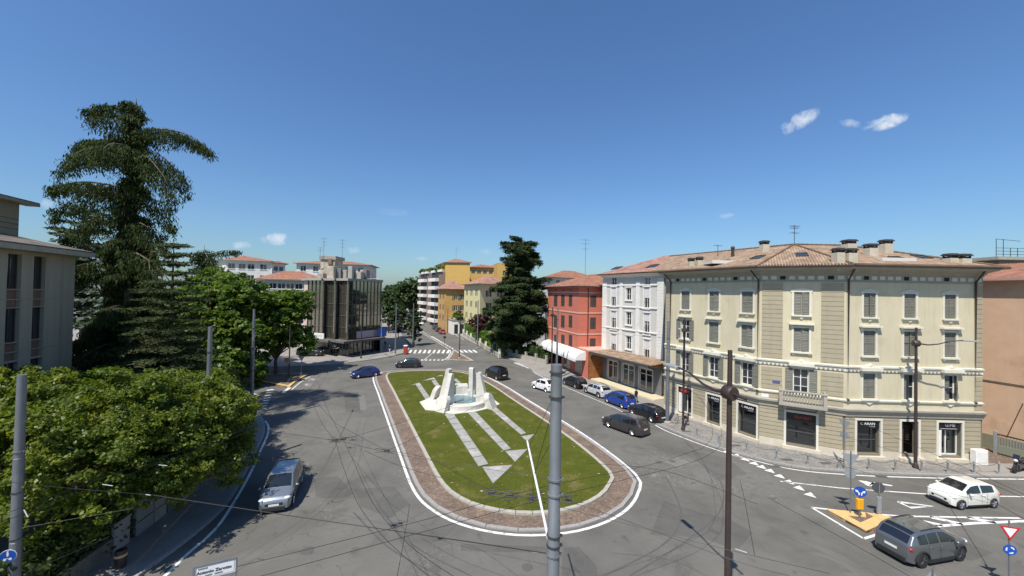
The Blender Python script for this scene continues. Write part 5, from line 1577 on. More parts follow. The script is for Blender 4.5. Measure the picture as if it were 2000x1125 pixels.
aerial(v3(N2 + Vector((3, 4)), zt_ + 1.2), 4.5, yb, (.97, .8, .6), 1.2)
# far side of the avenue and behind the red house
N5, B5 = at(1068, 560, 98).xy, at(1168, 560, 108).xy
bo, _, b5 = block('cream_roofed_house', 'cream house with wide orange roof rising behind the red house', N5, at(1056, 560, 112).xy, B5, at(1068, 541, 98).z, M_off, M_tiler, 2.4, 1.0, grid('R', (B5 - N5).length, (.2, .6), (at(1068, 541, 98).z - 2.0,), 1.2, 1.4, dict(t=.05)))
N6, B6 = at(990, 560, 92).xy, at(1066, 560, 96).xy
block('shaded_villa', 'shaded villa with tall windows half hidden behind the dark cedar', N6, at(975, 560, 104).xy, B6, 10.5, M_off, M_tilep, 2.2, .7, grid('R', (B6 - N6).length, (.2, .5, .8), (6.8, 3.0), 1.1, 2.0, stb))
for i, (x0, x1, y, Y, mt, rf) in enumerate(((752, 776, 585, 210, M_off, M_tiler), (700, 752, 575, 190, M_py, M_tilep), (776, 800, 592, 260, M_off, M_tiler), (1000, 1060, 552, 150, M_py, M_tiler), (1120, 1180, 548, 140, M_oc, M_tiler))):
    far_block('distant_house', ('white distant house seen past the glass office', 'pale distant house hidden behind the glass office', 'small white house at the far end of the avenue', 'pale yellow distant house behind the dark cedar', 'ochre distant house behind the red house')[i], x0 - 4, x1, x0, y, Y, mt, rf, 1.6, 2, (), (.25, .7), 1.2, 1.6)
# ------------------------------------------------------------------ trees
RT = np.random.RandomState(11)
M_bark = mat('bark_brown', (.10, .075, .055), (.16, .125, .095), scale=6, rough=.95, bump=.8, bscale=12)
M_leaf_lime = leafmat('leaf_lime', [(.065, .10, .014), (.11, .155, .02), (.175, .215, .034), (.085, .12, .016), (.145, .175, .036)], .45, .42)
M_leaf_bright = leafmat('leaf_bright', [(.05, .095, .012), (.09, .15, .02), (.125, .19, .03), (.065, .11, .015)], .42, .42)
M_leaf_dark = leafmat('leaf_dark', [(.022, .045, .014), (.035, .065, .02), (.05, .085, .025), (.03, .05, .018)], .3, .5)
M_leaf_cedar = leafmat('needles_deodar', [(.027, .043, .018), (.042, .062, .025), (.064, .086, .033), (.034, .050, .021), (.056, .070, .024)], .2, .75, .08)
M_leaf_blue = leafmat('needles_blue', [(.075, .105, .085), (.10, .135, .11), (.06, .085, .068)], .22, .6)
M_leaf_spruce = leafmat('needles_spruce', [(.038, .055, .026), (.058, .074, .034), (.072, .086, .040)], .2, .75, .1)
M_leaf_hedge = leafmat('leaf_hedge', [(.06, .12, .018), (.10, .18, .03), (.08, .14, .02)], .4, .5)
M_leaf_plum = leafmat('leaf_plum', [(.05, .018, .022), (.075, .03, .03), (.04, .016, .018)], .25, .5)

def leaf_quads(c, nrm, size, asp=1.6):
    """diamond leaves at centres c facing nrm: returns verts (n*4,3) and quads"""
    n = len(c)
    r = RT.normal(size=(n, 3))
    u = np.cross(nrm, r); u /= np.linalg.norm(u, axis=1, keepdims=True) + 1e-9
    v = np.cross(nrm, u); v /= np.linalg.norm(v, axis=1, keepdims=True) + 1e-9
    s = size[:, None]
    fold = nrm * s * .12
    V = np.stack([c - u * s * asp * .5, c + v * s * .5 - fold, c + u * s * asp * .5, c - v * s * .5 - fold], 1).reshape(-1, 3)
    return V, np.arange(4 * n).reshape(-1, 4)
def crown_points(blobs, n_clump, per, clump_r, up=.45, jit=.5, shell=(.62, 1.02)):
    """leaf clumps spread over the outer part of a set of ellipsoids; blobs = (cx, cy, cz, rx, ry, rz)"""
    B = np.array(blobs, float)
    w = (B[:, 3] * B[:, 4] + B[:, 4] * B[:, 5] + B[:, 3] * B[:, 5]); w /= w.sum()
    k = RT.choice(len(B), n_clump, p=w)
    d = RT.normal(size=(n_clump, 3)); d /= np.linalg.norm(d, axis=1, keepdims=True)
    d[:, 2] = np.where((d[:, 2] < -.3) & (RT.rand(n_clump) < .6), -d[:, 2], d[:, 2])
    rad = RT.uniform(shell[0], shell[1], n_clump)[:, None]
    # uneven outline: lobes in and out with direction
    lob = 1 + .16 * np.sin(d[:, :1] * 5.1 + k[:, None] * 1.7) * np.cos(d[:, 1:2] * 4.3 + k[:, None]) + .1 * np.sin(d[:, 2:3] * 9 + k[:, None] * .6)
    cc = B[k, :3] + d * B[k, 3:6] * rad * lob
    C_ = np.repeat(cc, per, 0); D_ = np.repeat(d, per, 0)
    cr = np.repeat(RT.uniform(.55, 1.3, n_clump) * clump_r, per)[:, None]
    off = RT.normal(size=C_.shape); off /= np.linalg.norm(off, axis=1, keepdims=True); off *= RT.rand(len(off), 1) ** .45
    off[:, 2] *= .6
    P = C_ + off * cr
    nr = D_ * .45 + off * .35 + np.array([0, 0, up]) + RT.normal(size=C_.shape) * jit
    nr /= np.linalg.norm(nr, axis=1, keepdims=True)
    return P, nr, cc
def limbs(base, z_split, targets, r0, parent, lean=(0, 0)):
    mb = MB()
    b = Vector(base); t = Vector((b.x + lean[0], b.y + lean[1], z_split))
    mb.tube([b, b.lerp(t, .3) + Vector((.05, .03, 0)), b.lerp(t, .7) + Vector((-.04, .04, 0)), t], [r0 * 1.25, r0, r0 * .85, r0 * .72], 9)
    for q in targets:
        q = Vector(q); m = t.lerp(q, .5) + Vector((RT.normal() * .25, RT.normal() * .25, abs(RT.normal()) * .3))
        mb.tube([t - Vector((0, 0, .2)), t.lerp(m, .5) + Vector((0, 0, .15)), m, q], [r0 * .5, r0 * .4, r0 * .28, r0 * .08], 6)
    return mb.build('trunk', M_bark, parent, True)
def broadleaf(name, label, base, blobs, n_clump, per, clump_r, size, material, r0=.22, z_split=2.5, group=None, jit=.5, asp=1.6):
    t = thing(name, label, 'tree', base, group)
    P, N_, cc = crown_points(blobs, n_clump, per, clump_r, jit=jit)
    sz = RT.uniform(.7, 1.3, len(P)) * size
    V, Q = leaf_quads(P, N_, sz, asp)
    o = np_mesh('crown', V, Q, material, t)
    pick = [tuple(cc[i]) for i in RT.choice(len(cc), min(26, len(cc)), replace=False)]
    limbs(base, z_split, pick, r0, t)
    return t

# --- row of broad-leaved trees behind the garden wall
canopy = [((-19.9, 18.9), 7.9, 4.2, 'bushy lime-green tree overhanging the post with the blue sign'), ((-19.1, 22.0), 7.1, 4.0, 'bushy lime-green tree behind the pale garden gates'),
          ((-22.5, 26.0), 6.7, 4.1, 'bushy lime-green tree between the garden gates and the pavement bend'), ((-25.3, 30.6), 5.8, 3.9, 'bushy lime-green tree beside the pavement corner post'),
          ((-25.6, 18.0), 8.2, 4.2, 'tall bushy lime-green tree growing against the grey house'), ((-27.2, 24.6), 6.8, 4.0, 'bushy lime-green tree below the corner of the grey house'), ((-29.4, 31.0), 5.7, 4.0, 'low bushy lime-green tree at the foot of the tiered fir')]
for i, ((x, y), top, r, lab) in enumerate(canopy):
    bl = [(x, y, top - r * .48, r, r, r * .48)]
    for k in range(7):
        a = k * .9 + i; rr = r * .62
        bl.append((x + math.cos(a) * rr, y + math.sin(a) * rr, top - r * .5 + RT.uniform(-1.1, .8), r * RT.uniform(.36, .56), r * RT.uniform(.36, .56), r * RT.uniform(.26, .42)))
    for k in range(10):                                 # stray leaders above the crown
        a = RT.uniform(0, 6.28); q = r * RT.uniform(.1, .95); bl.append((x + math.cos(a) * q, y + math.sin(a) * q, top - q * .22 + RT.uniform(-.1, .45), r * .13, r * .13, r * .16))
    for k in range(5):                                  # shoots hanging out over the wall
        a = -1.3 + k * .6; bl.append((x + math.cos(a) * r * .8, y + math.sin(a) * r * .8, top - r * .95 - RT.uniform(0, .6), r * .3, r * .3, r * .3))
    broadleaf('garden_tree', lab, (x - (2.4 if x > -22 else .4), y, .1), bl, 950, 58, .44, .10 + .03 * RT.rand(), M_leaf_lime, .2, 1.9, 'broad-leaved trees behind the garden wall', .55, 1.45)

# --- conifers
def conifer(name, label, base, height, branches, material, r0=.5, droop=.9, tuft=(.10, .34), per=15, density=1.0, group=None, flat=False, crown_top=0.0):
    """branches: (height, azimuth, length, rise at tip, hang length)"""
    t = thing(name, label, 'tree', base, group)
    bx, by, bz = base
    mb = MB()
    mb.tube([(bx, by, bz), (bx + .1, by, bz + height * .35), (bx - .08, by + .05, bz + height * .7), (bx, by, bz + height)], [r0, r0 * .8, r0 * .45, r0 * .08], 9)
    Ps, Ns, Ss = [], [], []
    for (h, az, L, tip, hang) in branches:
        n = max(5, int(L * 3.2 * density))
        s = np.linspace(0.06, 1, n)
        dx, dy = math.cos(az), math.sin(az)
        zz = bz + h + L * .16 * np.sin(s * 2.2) + tip * s ** 2
        pts = np.stack([bx + dx * L * s, by + dy * L * s, zz], 1)
        pts[:, :2] += RT.normal(size=(n, 2)) * .08
        mb.tube([tuple(p) for p in pts[::max(1, n // 5)]], max(.03, r0 * .22 * min(1, L / 6)), 5, .015)
        side = np.array([-dy, dx, 0])
        for i in range(n):
            w = L * (.24 if flat else .17) * math.sin(math.pi * min(1, .15 + s[i] * .82)) + .25
            gap = 1.0 if flat else max(.05, .75 + .8 * math.sin(i * 1.9 + az * 7 + h * 3) * math.sin(i * .7 + h))
            m = int(per * (0.6 + .6 * RT.rand()) * density * gap) + 1
            u = RT.uniform(-1, 1, m)
            hz = hang * (RT.rand(m) ** 1.3) * (1 - .35 * np.abs(u)) * (.45 + .75 * RT.rand()) * (1.15 - .5 * s[i])
            if flat: hz = hz * (.25 if flat is True else flat)
            p = pts[i] + side * (u * w)[:, None]
            p = p + np.stack([RT.normal(size=m) * .16, RT.normal(size=m) * .16, -hz + .12 - (np.abs(u) * w * (.12 if flat else .38))], 1)
            Ps.append(p)
            nr = np.stack([dx * .5 + RT.normal(size=m) * .6, dy * .5 + RT.normal(size=m) * .6, RT.normal(size=m) * .35 + (.9 if flat else .3)], 1)
            Ns.append(nr); Ss.append(RT.uniform(.7, 1.35, m))
    P = np.concatenate(Ps); N_ = np.concatenate(Ns); S = np.concatenate(Ss)
    N_ /= np.linalg.norm(N_, axis=1, keepdims=True)
    n = len(P)
    # hanging needle sprays: narrow blades pointing mostly down, or out for flat tiers
    if flat:
        ax_ = np.stack([RT.normal(size=n), RT.normal(size=n), RT.normal(size=n) * .25 - .1], 1)
    else:
        ax_ = np.stack([RT.normal(size=n) * .45, RT.normal(size=n) * .45, -np.ones(n)], 1)
    ax_ /= np.linalg.norm(ax_, axis=1, keepdims=True)
    sd = np.cross(ax_, N_); sd /= np.linalg.norm(sd, axis=1, keepdims=True) + 1e-9
    W = (tuft[0] * S)[:, None]; H_ = (tuft[1] * S)[:, None]
    V = np.stack([P, P + ax_ * H_ * .45 + sd * W, P + ax_ * H_, P + ax_ * H_ * .45 - sd * W], 1).reshape(-1, 3)
    np_mesh('crown', V, np.arange(4 * n).reshape(-1, 4), material, t)
    mb.build('trunk', M_bark, t, True)
    return t
# tall weeping cedar: the big limbs seen against the sky, then a filled mantle of shorter ones
CB = (-33.0, 33.6, .1)
def limb_at(px, py, pxe, pye, base=CB, back=0.0, hang=2.2):
    """limb that leaves the trunk at (px, py) and ends at (pxe, pye), at the trunk's distance"""
    a, b = at(px, py, base[1]), at(pxe, pye, base[1])
    L = math.hypot(b.x - a.x, back); az = math.atan2(back, b.x - a.x)
    Lx = abs(b.x - base[0]); L = math.hypot(Lx, back); az = math.atan2(back, b.x - base[0])
    return (a.z - base[2], az, L, (b.z - a.z) - L * .13, hang)
big = [limb_at(240, 215, 172, 222, hang=1.4), limb_at(255, 265, 196, 300, hang=2.2), limb_at(270, 262, 408, 292, hang=1.6), limb_at(255, 290, 122, 335, hang=2.0), limb_at(255, 285, 134, 283, back=.8, hang=1.0),
       limb_at(265, 300, 368, 365, hang=3.6), limb_at(270, 310, 366, 400, back=-1.5, hang=3.2), limb_at(245, 375, 98, 371, hang=1.5), limb_at(250, 385, 130, 420, back=-1, hang=2.8),
       limb_at(265, 380, 338, 445, hang=2.6), limb_at(250, 430, 160, 470, back=-1.2, hang=3.0), limb_at(268, 440, 345, 500, back=-1, hang=2.4), limb_at(240, 540, 108, 566, back=-2.5, hang=1.6),
       limb_at(255, 520, 180, 545, back=-3, hang=2.4), limb_at(270, 500, 350, 560, back=-2, hang=2.4), limb_at(262, 252, 240, 256, back=-2.5, hang=2.4), limb_at(262, 300, 285, 330, back=-4, hang=3.0), limb_at(255, 300, 215, 340, back=-3.5, hang=3.0)]
br = []
for k in range(112):
    h = 2.5 + 26.3 * (k / 112)
    f = 1 - (h / 29.6)
    L = (.75 + 1.5 * f + (3.9 * (1 - h / 17) if h < 17 else 0)) * RT.uniform(.5, 1.08)
    br.append((h, RT.uniform(0, 6.283), L, -L * RT.uniform(.2, .6), RT.uniform(.8, 2.4) * (.45 + f * .7)))
conifer('weeping_cedar', 'very tall dark weeping cedar with drooping limbs rising above everything beside the grey house', CB, 29.0, big + br + br[:70], M_leaf_cedar, .55, tuft=(.038, .34), per=56, density=1.8)
# second weeping cedar with low arching limbs
CB2 = (-50.0, 63.0, .1)
b2 = [limb_at(400, 500, 470, 490, CB2, hang=1.2), limb_at(405, 515, 452, 560, CB2, hang=2.0), limb_at(400, 505, 440, 540, CB2, back=-2, hang=1.6)]
for k in range(60):
    h = 4 + 15 * (k / 60); f = 1 - h / 20
    L = (1.3 + 4.8 * f) * RT.uniform(.7, 1); b2.append((h, RT.uniform(0, 6.283), L, -L * RT.uniform(.1, .35), RT.uniform(1, 2.2)))
conifer('weeping_cedar', 'smaller weeping cedar with one arching limb over the bright green trees', CB2, 19.5, b2, M_leaf_cedar, .4, tuft=(.06, .45), per=30, density=1.2)
CB2b = (-42.0, 42.5, .1)
b2b = []
for k in range(56):
    h = 1.5 + 12.5 * (k / 56); f = 1 - h / 15
    L = (1.5 + 5.0 * f) * RT.uniform(.7, 1); b2b.append((h, RT.uniform(0, 6.283), L, -L * RT.uniform(.1, .35), RT.uniform(1, 2.0)))
conifer('weeping_cedar', 'low bushy weeping cedar filling the gap behind the tiered fir', CB2b, 14.0, b2b, M_leaf_cedar, .35, tuft=(.05, .4), per=34, density=1.3)
# fir with flat tiers
CB3 = (-27.2, 31.2, .1)
b3 = []
for tier in range(19):
    h = 2.2 + tier * .76; f = 1 - h / 17.4
    for k in range(7):
        L = (.35 + 5.2 * f ** .85) * RT.uniform(.75, 1.05)
        b3.append((h + RT.uniform(-.15, .15), k * .9 + tier * .4 + RT.uniform(-.2, .2), L, -L * .06, .6))
conifer('tiered_fir', 'young olive-green fir with flat open tiers of twigs in front of the weeping cedar', CB3, 16.6, b3, M_leaf_spruce, .24, tuft=(.03, .26), per=24, density=1.3, flat=True)
# pale cedar behind the grey house
CB4 = (-66, 60, .1)
b4 = []
for k in range(60):
    h = 6 + 18.5 * k / 60; f = 1 - h / 27
    L = (2 + 7 * f) * RT.uniform(.7, 1.05); b4.append((h, RT.uniform(0, 6.283), L, L * .03, .8))
conifer('blue_cedar', 'pale blue-green cedar showing above the roof of the grey house', CB4, 25.0, b4, M_leaf_blue, .45, tuft=(.2, .7), per=16, density=.8, flat=True)
CB4b = (-57, 58, .1)
conifer('blue_cedar', 'lower pale blue-green cedar between the grey house and the weeping cedar', CB4b, 20.0, [(h * .8, a, L * .8, tp, hg) for h, a, L, tp, hg in b4], M_leaf_blue, .4, tuft=(.2, .7), per=16, density=.8, flat=True)
# cedar of the avenue
CB5 = (1.7, 79.5, .1)
b5_ = []
for h, n, L in ((22.9, 8, 2.0), (22.0, 9, 3.6), (20.9, 9, 4.3), (19.4, 8, 4.4), (18.0, 8, 4.0), (16.6, 8, 2.9), (15.4, 8, 3.8), (14.2, 9, 5.6), (13.0, 9, 6.2), (11.6, 9, 6.0), (10.2, 9, 6.6), (9.0, 9, 7.6), (7.6, 9, 7.4), (6.2, 9, 7.8), (4.8, 9, 7.0), (3.4, 8, 6.4)):
    for k in range(n):
        l = L * RT.uniform(.72, 1.12); b5_.append((h + RT.uniform(-1.0, 1.0), k * 6.283 / n + RT.uniform(-.3, .3) + h, l, -l * RT.uniform(-.08, .16), 2.6))
conifer('dark_cedar', 'dark spreading cedar with layered limbs between the pale yellow house and the red house', CB5, 23.4, b5_, leafmat('needles_dark_cedar', [(.028, .046, .020), (.044, .068, .028), (.072, .098, .044)], .2, .75, .08), .5, tuft=(.085, .42), per=60, density=1.3, flat=.6)

# --- bright trees at the side street, street and distant trees
for x, y, top, r, lab in ((-39.6, 53.0, 14.6, 6.0, 'large bright green tree overhanging the side street by the posts'), (-35.2, 58.5, 13.0, 5.0, 'bright green tree beside the glass office'), (-45.5, 58.0, 15.6, 6.2, 'bright green tree behind the kerb of the side street'),
                      (-36.5, 50.5, 9.0, 4.4, 'low bright green tree leaning over the side street kerb'), (-42.5, 47.0, 9.6, 4.6, 'low bright green tree behind the tiered fir')):
    bl = [(x, y, top - r, r * .8, r * .8, r * .95)]
    for k in range(11):
        a = k * 1.3; bl.append((x + math.cos(a) * r * .62, y + math.sin(a) * r * .62, top - r * (.45 + .25 * (k % 6)), r * .46, r * .46, r * .36))
    broadleaf('side_street_tree', lab, (x, y, .1), bl, 680, 28, .65, .32, M_leaf_bright, .28, 2.4, 'bright trees at the side street')
def small_tree(name, lab, x, y, top, r, material, n=180, per=18, size=.4, grp=None, tall=1.0):
    bl = [(x, y, top - r * tall, r, r, r * tall)] + [(x + math.cos(k * 1.6) * r * .5, y + math.sin(k * 1.6) * r * .5, top - r * tall * (.5 + .25 * k), r * .55, r * .55, r * .5 * tall) for k in range(5)]
    broadleaf(name, lab, (x, y, .1), bl, n, per, r * .22, size, material, .16, max(1.2, top - 2 * r * tall), grp)
p = at(806, 600, 90); small_tree('street_tree', 'slim dark street tree on the verge beside the zebra crossing', p.x, 92, 8.6, 1.7, M_leaf_dark, 170, 20, .3, None, 2.2)
p = at(777, 600, 105); small_tree('street_tree', 'rounder street tree further along the verge from the zebra crossing', p.x, 106, 9.2, 2.2, M_leaf_dark, 170, 20, .35, None, 1.8)
p = at(760, 600, 118); small_tree('street_tree', 'street tree on the verge close to the glass office side', p.x, 118, 11.0, 2.8, M_leaf_dark, 170, 18, .4, None, 1.6)
for px, Y, top, r, lab in ((800, 175, 18.5, 6.5, 'tall dark tree at the bend of the avenue next to the brick apartments'), (782, 190, 17.0, 6.5, 'dark tree closing the view at the end of the avenue'), (765, 205, 16.0, 6.0, 'dark tree beyond the glass office on the skyline'),
                       (815, 182, 14, 5, 'dark tree touching the far end of the balcony apartments'), (752, 170, 12.5, 4.5, 'lower dark tree showing just past the glass office'), (790, 230, 18, 7, 'most distant dark tree above the avenue')):
    small_tree('avenue_tree', lab, at(px, 600, Y).x, Y, top, r, M_leaf_dark, 230, 18, .8, 'dark trees at the end of the avenue', 1.1)
p = at(936, 640, 96); small_tree('plum_tree', 'small purple-leaved tree above the clipped hedge', p.x, 97, 7.4, 2.4, M_leaf_plum, 150, 18, .35)
p = at(893, 620, 116); small_tree('terrace_shrub', 'bushy green shrub growing over the white annexe roof', p.x, 117.5, 7.2, 1.6, M_leaf_hedge, 90, 16, .35)
for k, px in enumerate((826, 843, 858, 872)):
    p = at(px, 530, 141 + 28 * (872 - px) / 50)
    pos = (p.x, p.y + 1.5)
    bl = [(pos[0], pos[1], zb6 + 1.4, 2.0, 2.0, 1.0)]
    t = thing('terrace_planting', ('trailing green planting at the far end of the roof terrace', 'green planting over the second roof terrace parapet', 'bushy green planting on the middle of the roof terrace', 'green planting on the roof terrace next to the yellow gable')[k], 'plant', (pos[0], pos[1], zb6 + .25))
    P, N_, cc = crown_points(bl, 50, 14, .45); V, Q = leaf_quads(P, N_, RT.uniform(.3, .6, len(P)))
    np_mesh('foliage', V, Q, M_leaf_hedge, t); MB().box(pos[0] - 1.4, pos[0] + 1.4, pos[1] - .4, pos[1] + .4, zb6 + .25, zb6 + .75).build('planter', M_conc, t)
# clipped hedge along the avenue
h0, h1 = g(901, 655).xy, g(952, 689).xy
t_ = (h1 - h0).normalized(); n_ = Vector((t_.y, -t_.x)); n_ = n_ if n_.x > 0 else -n_
he = thing('clipped_hedge', 'bright green clipped hedge above the low wall along the avenue', 'hedge', (*h0, .12))
L = (h1 - h0).length
m = 5200
s = RT.uniform(0, L + 6, m); a = RT.uniform(0, 1, m)
face = RT.rand(m)
off = np.where(face < .55, RT.uniform(.9, 1.15, m), RT.uniform(1.0, 2.4, m)); z = np.where(face < .55, RT.uniform(.8, 3.3, m), RT.uniform(3.1, 3.5, m)) + .15 * np.sin(s * .9)
P = np.stack([h0.x + t_.x * s + n_.x * off, h0.y + t_.y * s + n_.y * off, z], 1)
N_ = RT.normal(size=(m, 3)) * .5 + np.array([-n_.x * .6, -n_.y * .6, .5]); N_ /= np.linalg.norm(N_, axis=1, keepdims=True)
V, Q = leaf_quads(P, N_, RT.uniform(.25, .45, m)); np_mesh('foliage', V, Q, M_leaf_hedge, he)
mb = MB(Face(h0 + n_ * 1.2, h0 + n_ * 1.2 + t_ * (L + 6)).M); mb.box(0, L + 6, -1.1, -.1, .1, 3.0); mb.build('hedge_core', M_leaf_dark, he)
hw = thing('garden_wall', 'low pale wall with railing posts under the clipped hedge', 'wall', (*h0, .12))
FH = Face(h0, h0 + t_ * (L + 8)); FH = FH if FH.n.dot(n_) < 0 else Face(h0 + t_ * (L + 8), h0)
MB(FH.M).box(0, FH.L, -.7, -.4, .1, 1.0).build('wall_base', M_frieze, hw)
for k in range(8): MB(FH.M).box(k * (FH.L - .3) / 7, k * (FH.L - .3) / 7 + .3, -.75, -.35, .1, 1.9).build('post', M_white, hw)

# dark boundary hedge on its wall between the clipped hedge and the red house
d0, d1 = g(968, 693).xy, g(1062, 714).xy
bh = thing('boundary_hedge', 'dark overgrown hedge on a wall between the clipped hedge and the red house', 'hedge', (*d0, .12))
t_ = (d1 - d0).normalized(); n_ = Vector((-t_.y, t_.x)); L = (d1 - d0).length; m = 9000
FD = Face(d0, d1)
s = RT.uniform(0, L, m); off = RT.uniform(1.0, 2.9, m); z = RT.uniform(.7, 1.0, m) * (2.6 + .7 * np.sin(s * .8) + .4 * np.sin(s * 2.3)) * RT.uniform(.25, 1.0, m) ** .4
P = np.stack([d0.x + t_.x * s + n_.x * off, d0.y + t_.y * s + n_.y * off, z], 1)
N_ = RT.normal(size=(m, 3)) * .5 + np.array([-n_.x * .6, -n_.y * .6, .5]); N_ /= np.linalg.norm(N_, axis=1, keepdims=True)
V, Q = leaf_quads(P, N_, RT.uniform(.22, .42, m)); np_mesh('foliage', V, Q, M_leaf_dark, bh)
MB(FD.M).box(0, L, -1.0, -.75, .1, .95).build('wall_base', M_frieze, bh)
for k in range(6): MB(FD.M).box(k * (L - .4) / 5, k * (L - .4) / 5 + .4, -1.08, -.68, .1, 1.7).build('gate_pier', M_conc, bh)
# ------------------------------------------------------------------ cars
M_tyre = mat('tyre_rubber', (.018, .018, .018), rough=.85)
M_rim = mat('alloy_rim', (.50, .50, .51), rough=.3, metal=.8)
M_rimd = mat('dark_rim', (.10, .10, .105), rough=.35, metal=.7)
M_carglass = glassmat('car_glass', (.012, .014, .016), .03, .8)
M_plastic = mat('car_plastic', (.022, .022, .023), rough=.6)
M_lamp = mat('headlamp', (.65, .67, .70), rough=.08, spec=.8, coat=1)
M_tail = mat('tail_lamp', (.35, .012, .012), rough=.15, coat=1)
M_plate = mat('number_plate', (.72, .72, .70), rough=.5)
def paint(name, c, metal=.35, rough=.3):
    return mat('paint_' + name, c, rough=rough, metal=metal, coat=1.0)
def interp(tab, x):
    xs = [t[0] for t in tab]; ys = [t[1] for t in tab]
    return np.interp(x, xs, ys)
def make_car(name, label, col, L=4.1, W=1.76, H=1.48, style='hatch', wheel=.315, wb=2.55, clad=False, rim=None, group=None, roofcol=None):
    """car facing +x, root on the ground at its middle; profile tables give hood, roof and tail"""
    t = thing(name, label, 'car', (0, 0, 0), group)
    h = L / 2
    P = {'hatch': [(-h, .44), (-h + .03, .56), (-h + .08, .63), (-h + .14, .68), (-h + .52, .90), (-h + .86, .965), (-h + 1.2, .99), (-.05, 1.0), (.34, .96), (1.14, .68), (h - .55, .64), (h - .22, .575), (h - .06, .50), (h, .40)],
         'city': [(-h, .44), (-h + .05, .56), (-h + .14, .66), (-h + .44, .90), (-h + .8, .975), (.0, 1.0), (.42, .96), (1.02, .70), (h - .42, .63), (h - .16, .55), (h - .04, .48), (h, .38)],
         'mpv': [(-h, .46), (-h + .04, .58), (-h + .12, .70), (-h + .42, .95), (-h + .8, .985), (-.2, 1.0), (.5, .955), (1.32, .665), (h - .5, .60), (h - .2, .535), (h - .05, .46), (h, .37)],
         'van': [(-h, .40), (-h + .03, .58), (-h + .10, .74), (-h + .22, .965), (-h + .5, .99), (-.1, 1.0), (.55, .965), (1.28, .68), (h - .45, .62), (h - .15, .53), (h, .38)],
         'suv': [(-h, .42), (-h + .03, .55), (-h + .09, .64), (-h + .40, .895), (-h + .72, .965), (-h + 1.1, .99), (.0, 1.0), (.38, .96), (1.12, .70), (h - .5, .665), (h - .2, .60), (h - .05, .52), (h, .42)],
         'bubble': [(-h, .42), (-h + .06, .56), (-h + .2, .68), (-h + .55, .92), (-h + .85, .975), (-.1, 1.0), (.35, .955), (.92, .70), (h - .42, .63), (h - .15, .53), (h, .38)]}[style]
    belt0 = {'hatch': .60, 'city': .60, 'mpv': .585, 'van': .60, 'suv': .625, 'bubble': .615}[style]
    xw = (wb / 2 + .02, -wb / 2 + .02); R = wheel
    xs = set(np.linspace(-h, h, 64)) | {p[0] for p in P}
    for x0 in xw:
        for k in np.linspace(-1, 1, 13): xs.add(x0 + R * 1.17 * k)
    xs = sorted(xs)
    top = lambda x: float(interp(P, x)) * H
    def belt(x): return min(top(x) - .012, (belt0 + .05 * (0.5 - x / L)) * H)
    def wid(x):
        q = abs(x) / h; return W / 2 * (1 - .20 * q ** 7 - .02 * q ** 2)
    def zb(x):
        z = .19 + .10 * (abs(x) / h) ** 8
        for x0 in xw:
            d = R * 1.17
            if abs(x - x0) < d: z = max(z, R + math.sqrt(d * d - (x - x0) ** 2) - .02)
        return z
    def roofw(x):
        b, tt = belt(x), top(x); u = max(0., (tt - b) / (H - belt0 * H)); return wid(x) * (.955 - .235 * u)
    def side(x, q, s=1):           # q 0 at the belt, 1 at the roof edge
        b, tt = belt(x), top(x); w0, w1 = wid(x) * .958, roofw(x)
        return Vector((x, s * (w0 + (w1 - w0) * q ** 1.15), b + (tt - .035 - b) * q))
    def flank(x, q, s=1):          # q 0 at the sill, 1 at the belt
        b, z0 = belt(x), zb(x); prof = 1 - .035 * (1 - q) ** 2 - .042 * q ** 3 + .0 * q
        return Vector((x, s * wid(x) * prof, z0 + (b - z0) * q))
    def deck(x, f):                # f -1..1 across the top
        return Vector((x, f * roofw(x) * .93, top(x) + .028 * (1 - f * f)))
    vs, fs = [], []
    ring = None
    for x in xs:
        half = [Vector((x, 0, zb(x))), Vector((x, wid(x) * .88, zb(x)))] + [flank(x, q) for q in (0, .2, .45, .7, .88, 1)] + [side(x, q) for q in (.33, .66, 1)] + [deck(x, f) for f in (1, .8, .45, 0)]
        full = half + [Vector((p.x, -p.y, p.z)) for p in reversed(half[1:-1])]
        vs += full; ring = len(full)
    for i in range(len(xs) - 1):
        for k in range(ring):
            a, b = i * ring + k, i * ring + (k + 1) % ring
            fs.append((a, b, b + ring, a + ring))
    fs.append(tuple(range(ring - 1, -1, -1))[::-1][::-1]); fs.append(tuple(range((len(xs) - 1) * ring, len(xs) * ring)))
    mb = MB(); mb.add(vs, fs)
    body = mb.build('body', col, t, 40)
    def patch_(fn, us, vs_, name, m_, off, parent=None, flip=False):
        g_ = [[fn(u, v) for v in vs_] for u in us]
        V, Fc = [], []
        for i in range(len(us)):
            for j in range(len(vs_)):
                a = g_[min(i + 1, len(us) - 1)][j] - g_[max(i - 1, 0)][j]; b = g_[i][min(j + 1, len(vs_) - 1)] - g_[i][max(j - 1, 0)]
                n = a.cross(b)
                n = n.normalized() if n.length > 1e-9 else Vector((0, 0, 1))
                c = Vector((g_[i][j].x * .0, 0, .75))
                if n.dot(g_[i][j] - Vector((g_[i][j].x * .6, 0, .6))) < 0: n = -n
                V.append(g_[i][j] + n * off)
        w = len(vs_)
        for i in range(len(us) - 1):
            for j in range(w - 1): Fc.append((i * w + j, i * w + j + 1, (i + 1) * w + j + 1, (i + 1) * w + j))
        b = MB(); b.add(V, Fc)
        return b.build(name, m_, parent or t, True)
    # glazing
    xb = [p[0] for p in P if p[1] >= .955]; xr1 = max(xb); xr2 = min(xb)
    fwd = [p for p in P if p[0] > xr1]; xbase = fwd[0][0]
    xtail = max(p[0] for p in P if p[0] < 0 and p[1] < .735)
    fr = np.linspace(-.93, .93, 7)
    patch_(lambda u, v: deck(u, v), np.linspace(xr1 + .02, xbase - .05, 7), fr, 'windscreen', M_carglass, .012)
    lo = xtail + (xr2 - xtail) * .06
